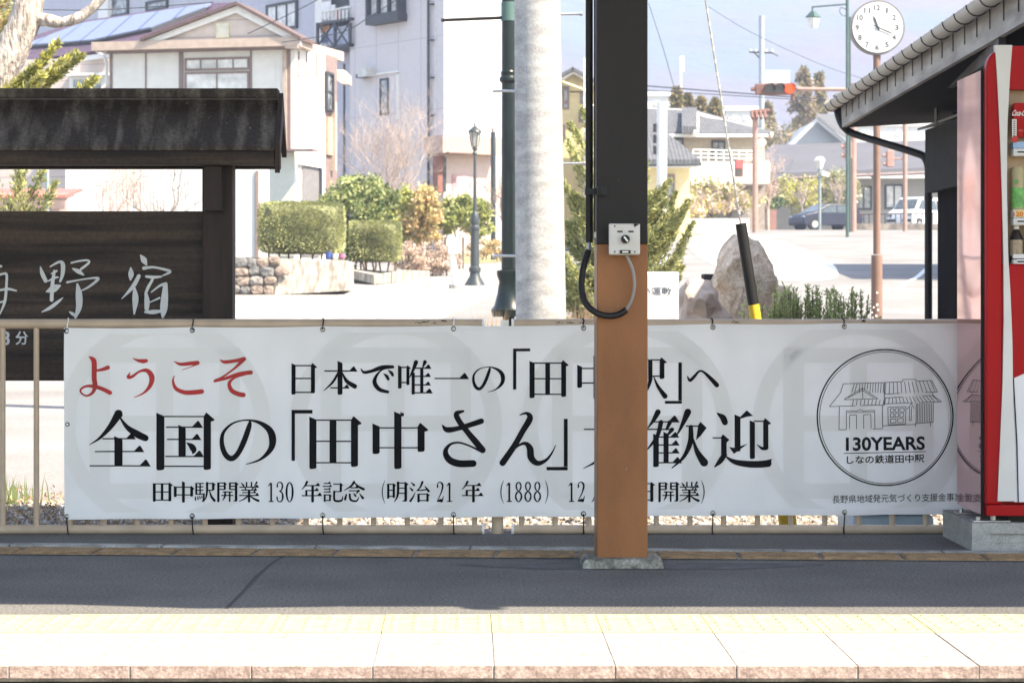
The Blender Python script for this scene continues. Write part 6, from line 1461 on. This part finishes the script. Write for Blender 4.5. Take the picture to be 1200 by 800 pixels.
# ------------------------------------------------ two-storey house with long grey tiled roof
b3 = thing('beige_house', 'beige two-storey house with a long grey tiled roof and balcony, centre right', 'house', (PX(850,100),100,G(850,100)))
M_bw = mat('beige_wall', (.40,.35,.28), .85, var=.05); M_bw2 = mat('pale_wall', (.60,.58,.54), .85, var=.05)
B3 = Fac(850,100,0)
MB().box(PX(700,100), PX(896,100), 100, 108, 2.5, PZ(158,100)).build('wall', M_bw, b3)
MB().prism([P(690,157,99), P(892,160,99), P(905,158,101), P(812,132,104), P(750,128,104), P(690,126,104)], (0,.05,.15)).build('roof', M_rt, b3)
MB().prism([P(799,156,98.4), P(817,157,98.4), P(817,134,102.8), P(799,134,102.8)], (0,.02,.3)).build('dormer_roof', M_rt, b3)
MB().tube([P(815,157,98.2), P(816,134,102.5)], .13, 6).build('hip_ridge', M_bw2, b3); MB().tube([P(815,134,102.5), P(905,158,100.8)], .13, 6).build('ridge_tile', M_bw2, b3); MB().tube([P(690,125,103.8), P(812,132,103.8)], .13, 6).build('ridge_tile', M_bw2, b3)
MB().box(PX(690,98.8), PX(900,98.8), 98.8, 99, PZ(160.5,98.8), PZ(157,98.8)).build('eave_board', M_white, b3)
B3.window(b3, 834, 850, 165, 186, M_grid, M_glassd, 2, 1, .07, .08); B3.window(b3, 792, 801, 162, 172, M_grid, M_glassd, 1, 1, .07, .08)
MB().box(PX(805,98), PX(900,98), 97.4, 100, PZ(216,98), PZ(190,98)).build('balcony_wall', M_bw2, b3)
for py in (175.5,180,184.5): MB().tube([P(812,py,97.6), P(893,py+2,97.6)], .03, 4).build('balcony_rail', M_white, b3)
for k in range(10): MB().tube([P(812+k*9,175.5,97.6), P(812+k*9,190,97.6)], .03, 4).build('balcony_post', M_white, b3)
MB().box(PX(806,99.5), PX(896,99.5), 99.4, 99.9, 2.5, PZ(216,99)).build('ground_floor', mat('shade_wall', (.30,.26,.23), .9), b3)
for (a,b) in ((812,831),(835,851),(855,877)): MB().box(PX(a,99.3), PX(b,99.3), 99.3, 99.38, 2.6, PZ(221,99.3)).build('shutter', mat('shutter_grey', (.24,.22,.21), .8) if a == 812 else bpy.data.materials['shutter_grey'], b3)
# white warehouse tops behind
for (a,b,c,Y_,l_) in ((745,803,113,190,'white flat-roofed building behind the conifers right of the column'),(850,905,130,185,'white flat-roofed building behind the beige house, left of the signal'),(960,1100,148,200,'long white building behind the grey-roofed hall')):
    o = thing('white_building', l_, 'building', (PX((a+b)/2,Y_),Y_,6)); MB().box(PX(a,Y_),PX(b,Y_),Y_,Y_+15,4,PZ(c,Y_)).build('wall', M_wwall, o); MB().box(PX(a-1,Y_-.2),PX(b+1,Y_-.2),Y_-.2,Y_+15.2,PZ(c,Y_),PZ(c,Y_)+.35).build('parapet', M_white, o)
    fb = Fac((a+b)/2, Y_, 0)
    for k in range(3): fb.window(o, a+8+k*(b-a-16)/3, a+8+k*(b-a-16)/3+6, c+6, c+11, M_white, M_glassw, 1, 1, .1, .08)
# conifers behind
def conifer(label, px, Y, top, bot, wpx, seed, mats, n=2600):
    x = PX(px,Y); zt_, zb2 = PZ(top,Y), PZ(bot,Y); g = min(gz(x,Y), zb2); t = thing('conifer', label, 'tree', (x,Y,g), 'conifers behind the houses'); rs = np.random.RandomState(seed)
    H = zt_-zb2; W = wpx/2/F*Y; K = 46; pts = []
    for k in range(K):
        f = (k/K)**.85; z = zb2 + H*f; rr = W*(1-f)**.75*rs.uniform(.6,1.15); a = rs.uniform(0,6.3); m_ = int(n/K)
        tt = rs.uniform(0,1,m_)**.6; sp = rs.normal(size=(m_,3))*W*.13
        pts.append(np.stack([x+math.cos(a)*rr*tt, Y+math.sin(a)*rr*tt, z - tt*H*.03 + 0*tt],1)+sp*(1-f*.6))
    V, Q = leaves(np.concatenate(pts), .28*Y/130, seed, .45, .5); np_mesh('crown', V, Q, mats, t)
    MB().tube([(x,Y,g),(x,Y,zt_-H*.05)], [W*.12,W*.02], 6).build('trunk', M_bark, t)
conifer('thin-topped conifer behind the beige house, nearest the column', 793, 135, 104, 150, 22, 1, LC); conifer('second conifer from the column behind the beige house', 806, 137, 112, 150, 24, 2, LC)
conifer('third conifer behind the beige house', 822, 136, 117, 150, 24, 3, LC); conifer('broad conifer at the right of the group behind the beige house', 838, 134, 119, 150, 30, 4, LC)
conifer('tall brownish conifer between the traffic signal and the clock', 942, 188, 80, 190, 60, 5, [LC[0],LC[1],LC[2],LP[1]], 3600); conifer('slim conifer right of the tall brownish one', 960, 192, 86, 180, 34, 6, LC, 2600)
conifer('dark small conifer just below the traffic signal', 900, 180, 122, 175, 24, 7, LC, 1800)
shrub('hill_wood', 'brownish bare wood on the slope between the signal poles', 'shrub', c3(922,178,175), (3.6,2,2.2), 3800, [LP[1],LC[0],LC[1],LC[0]], .26, 41, stems=6, clumps=70)
shrub('hill_wood', 'bare pinkish brush in front of the beige house ground floor', 'shrub', c3(828,232,96), (2.2,1.2,.65), 3600, [LP[1],LP[2],LY[1]], .18, 42, stems=6, clumps=60)
shrub('hill_wood', 'low yellowish brush right of the yellow bungalow', 'shrub', c3(800,245,90), (1.8,1.0,.55), 2600, [LP[2],LY[2],LP[0]], .17, 43, stems=5, clumps=40)
tag(MB().box(PX(806,84), PX(878,84), 84, 84.5, 2, PZ(256,84)).build('garden_wall', M_wwall), 'low white garden wall below the brush in front of the beige house', 'wall')
bare_tree('bare tree with pale twigs beside the pole of the traffic signal', 900, 105, 170, M_twig, 22, stems=4, depth=3, nk=4, r=.07, bud=LP[:2], trunk=1, basepy=272)
# ------------------------------------------------ hall with grey roof, gabled annex
h4 = thing('long_hall', 'long low beige hall with a broad grey roof behind the parked cars', 'building', (PX(1000,155),155,G(1000,155)))
M_hroof = mat('hall_roof_grey', (.10,.10,.11), .7, var=.06, scale=.5)
MB().box(PX(890,155), PX(1200,155), 155, 168, 4, PZ(209,155)).build('wall', mat('hall_wall', (.33,.31,.27), .85, var=.05), h4)
MB().prism([P(921,207,153.5), P(1210,196,153.5), P(1210,165,163), P(905,174,163), P(870,205,156)], (0,.05,.25)).build('roof', M_hroof, h4)
MB().prism([P(870,222,152), P(921,208,153.4), P(930,190,158), P(880,200,158)], (0,.05,.2)).build('lower_roof', M_hroof, h4)
MB().tube([P(921,209,153.3), P(1210,198,153.3)], .11, 6).build('gutter', M_trimb, h4)
H4 = Fac(1000,155,0)
for (a,b,c,d) in ((1002,1022,218,246),(1037,1059,216,245)): H4.window(h4, a, b, c, d, M_grid, M_glassd if a == 1002 else M_glassw, 2, 1, .12, .1)
for (a,b,c,d) in ((907,911,213,219),(913,917,213,219),(909,914,226,244)): H4.window(h4, a, b, c, d, M_grid, M_glassd, 1, 1, .1, .1)
MB().tube(smooth_path([P(941,207,154.6), P(946,212,154.6), P(951,216,154.6), P(951,226,154.6)],3), .09, 6).build('downpipe', M_grid, h4)
MB().tube(smooth_path([P(1017,203,154.6), P(1021,206,154.6), P(1024,209,154.6)],3), .09, 6).build('downpipe', M_trimb, h4)
g5 = thing('gabled_annex', 'pale blue-white gabled house end behind the grey hall roof', 'house', (PX(960,165),165,6))
MB().prism([P(930,178,165), P(930,172,165), P(958,140,165), P(988,163,165), P(988,178,165)], (0,10,0)).build('gable_wall', mat('bluewhite_wall', (.48,.50,.52), .8, var=.03), g5)
for (a,b) in (((921,173),(958,137.5)),((958,137.5),(992,165))): MB().prism([P(*a,164), P(*b,164), P(b[0],b[1]+5,164), P(a[0],a[1]+5,164)], (0,.5,0)).build('verge_board', M_white, g5)
MB().prism([P(957,137,163.8), P(992,164,163.8), P(1010,160,170), P(985,137,172)], (0,.1,.2)).build('roof', M_rt, g5)
# garden trees by the hall
shrub('garden_tree', 'dark round evergreen left of the hall, beside the brown gatepost', 'tree', c3(901,234,148), (.95,.8,1.0), 1800, [LG1[2],LG1[0]], .2, 51, clumps=30)
shrub('garden_tree', 'yellow-flowering tree left of the parked dark car', 'tree', c3(934,228,149), (1.35,1.0,1.25), 3200, [LY[0],LY[1],LP[2]], .19, 52, clumps=44)
shrub('garden_tree', 'olive green tree behind the parked dark car', 'tree', c3(978,224,151), (1.75,1.2,1.3), 3200, [LG1[3],LG1[0],LO[2],LP[2]], .22, 53, clumps=50)
bare_tree('slim bare tree behind the roof of the parked dark car', 983, 148, 196, M_twig, 27, stems=4, depth=3, nk=3, r=.06, trunk=1.6, basepy=270)
bare_tree('slim bare tree left of the parked dark car bonnet', 940, 146, 205, M_twig, 29, stems=3, depth=3, nk=3, r=.05, trunk=1.4, basepy=272)
tag(MB().box(PX(899,112), PX(910,112), 112, 112.4, 3.5, PZ(245,112)).build('gatepost', mat('brown_stone', (.27,.15,.13), .8)), 'squat brown stone gatepost left of the parked dark car', 'gatepost')
# low railing and kerb by the van
rl = thing('car_park_railing', 'low dark railing in front of the white van', 'railing', (PX(1050,132),132,4))
for k in range(16): MB().tube([P(1000+k*6.2,251,132), P(1000+k*6.2,262,132)], .03, 4).build('bar', M_grid, rl)
MB().tube([P(998,251,132), P(1098,250,132)], .04, 5).build('rail', M_grid, rl)
tag(MB().box(PX(996,131), PX(1100,131), 131, 131.4, 3.9, PZ(262,131)).build('low_wall', mat('dark_stone_wall', (.20,.18,.17), .9, var=.4, scale=2)), 'low dark stone kerb wall below the car park railing', 'wall')
# ------------------------------------------------ vehicles
M_tyre = mat('tyre', (.015,.015,.016), .8); M_rim = mat('rim', (.45,.46,.48), .3, metal=.8)
def vehicle(name, label, cat, loc, rz, prof, green, Wd, wheels, paint, tail, L_, rearw=True, head=None):
    """body lofted from a side profile, narrowing towards the roof; local x forward"""
    t = thing(name, label, cat, (0,0,0)); n = len(prof)
    mb = MB()
    for sgn, kk in ((-1,0),(1,1)):
        pass
    rows = [(-.5,.0),(-.47,.06),(.47,.06),(.5,.0)]
    vs = []
    for (f, ins) in rows:
        for (x, z) in prof:
            tum = .10 if z > green else 0; yy = f*Wd*(1 - (tum*(z-green)/.5 if z > green else 0)) ; 
            cxp = sum(p[0] for p in prof)/n; s = 1 - (0 if abs(f) < .49 else .02); vs.append((cxp+(x-cxp)*s, yy, .30+(z-.30)*(1-(.03 if abs(f) > .49 else 0))))
    fs = [tuple(reversed(range(n))), tuple(3*n+i for i in range(n))]
    for r_ in range(3): fs += [(r_*n+i, r_*n+(i+1)%n, (r_+1)*n+(i+1)%n, (r_+1)*n+i) for i in range(n)]
    mb.add(vs, fs); mb.build('body', paint, t, smooth=True, angle=30, bev=.03)
    return t
def place(t, loc, rz): t.location = loc; t.rotation_euler = (0,0,rz)
M_navy = mat('navy_car_paint', (.010,.013,.03), .35, coat=.1, spec=.3, var=.1); M_cglass = mat('car_glass', (.06,.08,.09), .15, spec=.5, var=.3); M_tail = mat('tail_lamp', (.45,.02,.02), .3, coat=1); M_wpaint = mat('white_car_paint', (.68,.69,.70), .25, coat=.8, var=.03)
def add_car(name, label, cat, prof, green, wins, rear, front, Wd, wheels, paint, loc, rz, wr=.31, lamps=()):
    t = vehicle(name, label, cat, None, 0, prof, green, Wd, wheels, paint, None, None)
    for sgn in (-1,1):
        for pts in wins:
            mb = MB(); y_ = lambda z: sgn*(Wd/2*(1-.10*max(0,(z-green))/.5)+.004); mb.prism([(x,y_(z),z) for x,z in pts], (0,sgn*.006,0)); mb.build('side_window', M_cglass, t)
        for wx in wheels:
            wv = MB().tube([(wx,sgn*(Wd/2-.20),wr),(wx,sgn*(Wd/2+.012),wr)], wr, 20).build('wheel', M_tyre, t, smooth=True)
            MB().tube([(wx,sgn*(Wd/2+.010),wr),(wx,sgn*(Wd/2+.022),wr)], wr*.66, 14).build('rim', M_rim, wv)
            MB().tube([(wx,sgn*(Wd/2-.22),wr+.01),(wx,sgn*(Wd/2+.006),wr+.01)], wr*1.17, 20).build('wheel_arch', M_dark, t)
    for pts in (rear, front):
        (xa,za),(xb,zb2) = pts; w0, w1 = Wd*.42, Wd*.38; off = -.012 if xa < 0 else .012
        MB().prism([(xa+off,-w0,za),(xa+off,w0,za),(xb+off,w1,zb2),(xb+off,-w1,zb2)], (off,0,.004)).build('windscreen' if xa > 0 else 'rear_window', M_cglass, t)
    for (x,z,h,w_,m_,nm) in lamps:
        for sgn in (-1,1): MB().cbox((x,sgn*(Wd/2-w_/2-.02),z),(.08,w_,h)).build(nm, m_, t, bev=.02)
    place(t, loc, rz); return t
hb = [(-1.95,.30),(-2.02,.62),(-1.98,.92),(-1.78,1.12),(-1.42,1.42),(-1.10,1.50),(.1,1.53),(.45,1.47),(1.25,1.02),(1.85,.90),(2.05,.72),(2.08,.42),(2.0,.26)]
cx_, cy_ = PX(968,140), 140
add_car('parked_car', 'dark navy hatchback parked on the street behind the lamp post', 'car', hb, .95, [[(-1.25,1.02),(-1.05,1.38),(-.25,1.43),(-.25,1.0)],[(-.18,1.0),(-.18,1.43),(.35,1.38),(.98,1.0)]], ((-1.82,1.10),(-1.47,1.40)), ((1.22,1.05),(.50,1.45)), 1.72, (-1.28,1.30), M_navy, (cx_,cy_,gz(cx_,cy_)+.05), R(180+24), .32, ((-1.95,.92,.18,.32,M_tail,'tail_lamp'),(1.98,.72,.14,.3,M_glassw,'headlight')))
vn = [(-2.3,.30),(-2.36,.7),(-2.32,1.2),(-2.2,1.85),(-2.05,1.93),(.9,1.93),(1.15,1.86),(1.75,1.18),(2.2,1.02),(2.32,.75),(2.34,.35)]
cx_, cy_ = PX(1078,142), 142
add_car('parked_van', 'white van parked behind the railing near the black downpipe', 'van', vn, 1.15, [[(-2.0,1.2),(-1.95,1.7),(-.6,1.75),(-.6,1.18)],[(-.5,1.18),(-.5,1.75),(.3,1.75),(.3,1.18)],[(.4,1.18),(.4,1.75),(1.05,1.75),(1.6,1.2)]], ((-2.30,1.2),(-2.2,1.75)), ((1.72,1.24),(1.2,1.80)), 1.7, (-1.4,1.45), M_wpaint, (cx_,cy_,gz(cx_,cy_)+.05), R(180+48), .31, ((2.28,.78,.18,.35,M_glassd,'headlight'),(-2.33,.9,.3,.14,M_tail,'tail_lamp'),(2.33,.52,.16,.6,M_dark,'grille')))
# ------------------------------------------------ signals, posts, wires
M_pbr = mat('faded_brown_paint', (.33,.205,.175), .6, var=.1); M_sig = mat('signal_brown', (.16,.08,.065), .6)
def post(name, label, cat, px, Y, top, r, m, bot=None):
    x = PX(px,Y); g = gz(x,Y) if bot is None else PZ(bot,Y); t = thing(name, label, cat, (x,Y,g)); MB().tube([(x,Y,g-.1),(x,Y,PZ(top,Y))], r, 12).build('pole', m, t, smooth=True); return t
t = post('signal_pole', 'faded brown traffic pole with a horizontal signal arm, right of the conifers', 'pole', 1000, 86, 98, .11, M_pbr); MB().tube([P(934,104.5,86), P(1000,105,86)], .07, 8).build('arm', M_pbr, t, smooth=True)
MB().tube([P(995.5,20,84), P(995.5,272,84)], .05, 8).build('side_pipe', M_lamp, t)
ts = thing('traffic_signal', 'horizontal traffic signal showing red, hanging from the brown arm', 'traffic light', P(910,112,86))
MB().box(PX(885,86), PX(932,86), 85.9, 86.1, PZ(111.5,86), PZ(98.5,86)).build('housing', M_sig, ts, bev=.03)
for k, px in enumerate((902,913.5,925.5)):
    lx_, lz_ = PX(px,85.8), PZ(103.8,85.8); e = k == 2
    mb = MB(); disc_y(mb, lx_, lz_, 85.84, 85.9, .165, 20); mb.build('lens', mat('red_light', (.9,.05,.01), .5, emit=.9) if e else mat('dark_lens', (.08,.08,.075), .3), ts)
    mb = MB(); n = 14
    for i in range(n+1):
        a = -.3+(math.pi+.6)*i/n
        for yy, rr in ((85.9,.19),(85.62,.19)): mb.v.append((lx_+rr*math.cos(a), yy, lz_+rr*math.sin(a)))
    mb.f = [(2*i,2*i+1,2*i+3,2*i+2) for i in range(n)]; mb.build('visor', M_sig, ts)
MB().tube([P(880,105,86), P(886,104,86)], .08, 6).build('end_bracket', M_sig, ts); MB().tube([P(929,111,86), P(929,117,86)], .07, 6).build('hanger', M_sig, ts)
rsn = thing('place_name_board', 'blank-looking white road board above the traffic signal', 'sign', P(912,98,86)); MB().box(PX(897.5,86), PX(926,86), 86.15, 86.2, PZ(97.5,86), PZ(82.5,86)).build('board', M_white, rsn, bev=.03); MB().tube([P(912,98,86.2),P(912,104,86.15)],.03,5).build('bracket', M_steel, rsn)
t = post('signal_pole', 'faded brown signal pole left of the brown gatepost', 'pole', 885, 84, 132, .10, M_pbr); MB().tube([P(880,132,84), P(902,130,84)], .09, 8).build('arm', M_sig, t)
for k in range(4): MB().tube([P(881+k*5,131,83.9), P(882+k*5,139,83.6)], .06, 6).build('lamp_cone', M_sig, t)
MB().tube([P(867,190,84), P(885,190,84)], .04, 6).build('bracket_arm', M_pbr, t)
pd = thing('pedestrian_signal', 'small pedestrian signal with its red figure lit, left of the brown pole', 'traffic light', P(866,208,84)); MB().box(PX(861.5,84), PX(870.5,84), 83.9, 84.15, PZ(207,84), PZ(187.5,84)).build('housing', M_sig, pd, bev=.02)
MB().box(PX(862.8,83.85), PX(869.3,83.85), 83.86, 83.898, PZ(197,83.85), PZ(189,83.85)).build('red_lens', mat('red_man', (.55,.06,.07), .5, emit=.5), pd); MB().box(PX(862.8,83.85), PX(869.3,83.85), 83.86, 83.898, PZ(205.5,83.85), PZ(198.5,83.85)).build('dark_lens', bpy.data.materials['dark_lens'], pd)
t = post('signal_pole', 'faded brown pole between the clock post and the black downpipe', 'pole', 1060.5, 88, 140, .085, M_pbr)
for (a,b,Y_,l_,t_) in ((994,176,86,'side-on brown traffic signal left of the clock post','l'),(1043,186,88,'side-on brown traffic signal right of the clock post','r')):
    o = thing('traffic_signal', l_, 'traffic light', P(a,b+9,Y_)); MB().cbox(P(a,b,Y_), (.26,.2,.62)).build('housing', M_pbr, o, bev=.03)
    for k in (-1,1): MB().tube([P(a-2,b+k*5,Y_), P(a-8,b+k*5+1.5,Y_)], .075, 8).build('visor', M_pbr, o)
    MB().tube([P(a,b,Y_), P(a+7 if t_ == 'l' else a+17,b,Y_)], .03, 5).build('bracket', M_pbr, o)
# gooseneck street lamp and modern lantern
M_gl = mat('lamp_green_paint', (.05,.10,.09), .5); t = post('street_lamp', 'green street lamp with a hanging lantern left of the clock', 'street lamp', 993, 80, -30, .055, M_gl)
MB().tube([P(993,5,80), P(951,8.5,80)], .035, 6).build('arm', M_gl, t); MB().tube([P(952,8.5,80),P(952,14,80)],.03,5).build('hook', M_gl, t)
c_ = P(953,14,80); MB().lathe(c_.x, 80, [(.09,PZ(13.5,80)),(.26,PZ(20,80)),(.27,PZ(20.6,80))][::-1], 4).build('lantern_cap', M_gl, t); MB().lathe(c_.x, 80, [(.14,PZ(33,80)),(.22,PZ(21,80))], 4).build('lantern_glass', mat('pale_lantern', (.55,.56,.55), .3), t)
mb = MB(); mb.tube(smooth_path([P(992,12,80),P(986,9,80),P(984,14,80),P(988,19,80),P(992,18,80)],4), .015, 4); mb.build('scroll', M_gl, t)
t = post('street_lamp', 'small grey-blue street lamp with a square lantern in front of the parked dark car', 'street lamp', 960.5, 112, 198, .07, mat('bluegrey_paint', (.20,.25,.27), .5))
MB().lathe(PX(960.5,112),112,[(.12,PZ(198,112)),(.24,PZ(189,112)),(.28,PZ(188.5,112)),(.16,PZ(184,112)),(.05,PZ(183.5,112))],4).build('lantern', bpy.data.materials['pale_lantern'], t)
MB().cbox(P(967,204,112), (.35,.3,.2), ry=.3).build('camera_box', M_white, t)
t = post('utility_pole', 'distant grey utility pole with crossarms behind the traffic signal', 'utility pole', 892.5, 150, 19, .17, mat('pole_bluegrey', (.30,.36,.38), .7), 200)
MB().tube([P(878,61,150),P(906,62,150)],.07,6).build('crossarm', M_grid, t); MB().tube([P(884,62,150),P(892,70,150)],.05,5).build('brace', M_grid, t); MB().tube([P(903,61,150),P(912,66,150)],.05,5).build('insulator_arm', M_grid, t)
for px in (880,886,898,905): MB().tube([P(px,61,150),P(px,58,150)],.06,6).build('insulator', M_white, t)
t = post('antenna_mast', 'thin white antenna mast above the conifers', 'antenna', 797.5, 160, 66, .08, M_white, 150); MB().box(PX(797,160),PX(802,160),160,160.2,PZ(84,160),PZ(66,160)).build('panel', M_white, t)
t = post('white_pipe_post', 'pale round post just right of the column, in front of the yellow bungalow', 'post', 775.5, 40, 120, .085, M_white)
for k in range(3): MB().cbox(P(767,150+k*13,40), (.05,.05,.14)).build('meter_box', M_grid, t)
mr = thing('traffic_mirror', 'round white mirror back on a short post under the traffic signal', 'mirror', P(893,190,95)); mb = MB(); disc_y(mb, PX(893,95), PZ(167,95), 95, 95.08, .17, 16); mb.build('mirror', M_white, mr); MB().tube([P(893,171,95),P(893,200,95)],.03,5).build('post', M_steel, mr)
def wire(pts, Y, r, label):
    if isinstance(Y, (int,float)): Y = [Y]*len(pts)
    tag(MB().tube(smooth_path([P(a,b,y) for (a,b),y in zip(pts,Y)], 6), r, 4).build('overhead_wire', M_grid), label, 'wire')
wire([(640,92),(760,101),(890,111),(1010,120)], 110, .03, 'upper of the two dark overhead wires crossing right of the column'); wire([(640,98),(760,106),(890,114),(1010,122)], 110, .02, 'lower of the two dark overhead wires crossing right of the column')
wire([(760,4),(778,60),(792,110)], 70, .010, 'faint thin wire dropping steeply right of the column'); wire([(830,8),(880,38),(960,75),(1010,92)], 120, .015, 'faint long wire sloping down behind the street lamp')
wire([(-20,9),(110,12),(250,3)], 40, .008, 'pale thin wire crossing the top left corner'); wire([(290,40),(345,14),(372,0),(400,-16)], 60, .012, 'thin wire rising past the gable of the white house'); wire([(330,50),(400,38),(430,22),(480,-10)], 62, .012, 'thin wire crossing in front of the balcony and bay window')
# unseen building, added so that its shadow lies across the road at right
os_ = thing('road_shadow_building', 'plain pale building hidden behind the vending machine', 'building', (14.5,57,1))
MB().box(12.6, 18, 53, 60, .5, 6.0).build('wall', M_wwall, os_); MB().box(12.4, 18.3, 52.7, 60.3, 6.0, 6.3).build('roof', M_rt, os_)
# ================================================================ air
hz = MB().box(-2500, 2500, -60, 3200, -8, 640).build('haze', None); tag(hz, kind='stuff')
hm = bpy.data.materials.new('haze_air'); hm.use_nodes = True; n_ = hm.node_tree; n_.nodes.clear(); o_ = n_.nodes.new('ShaderNodeOutputMaterial'); v_ = n_.nodes.new('ShaderNodeVolumePrincipled')
v_.inputs['Color'].default_value = (.60,.72,1,1); v_.inputs['Density'].default_value = .00045; v_.inputs['Anisotropy'].default_value = 0; n_.links.new(v_.outputs[0], o_.inputs['Volume']); hz.data.materials.append(hm)
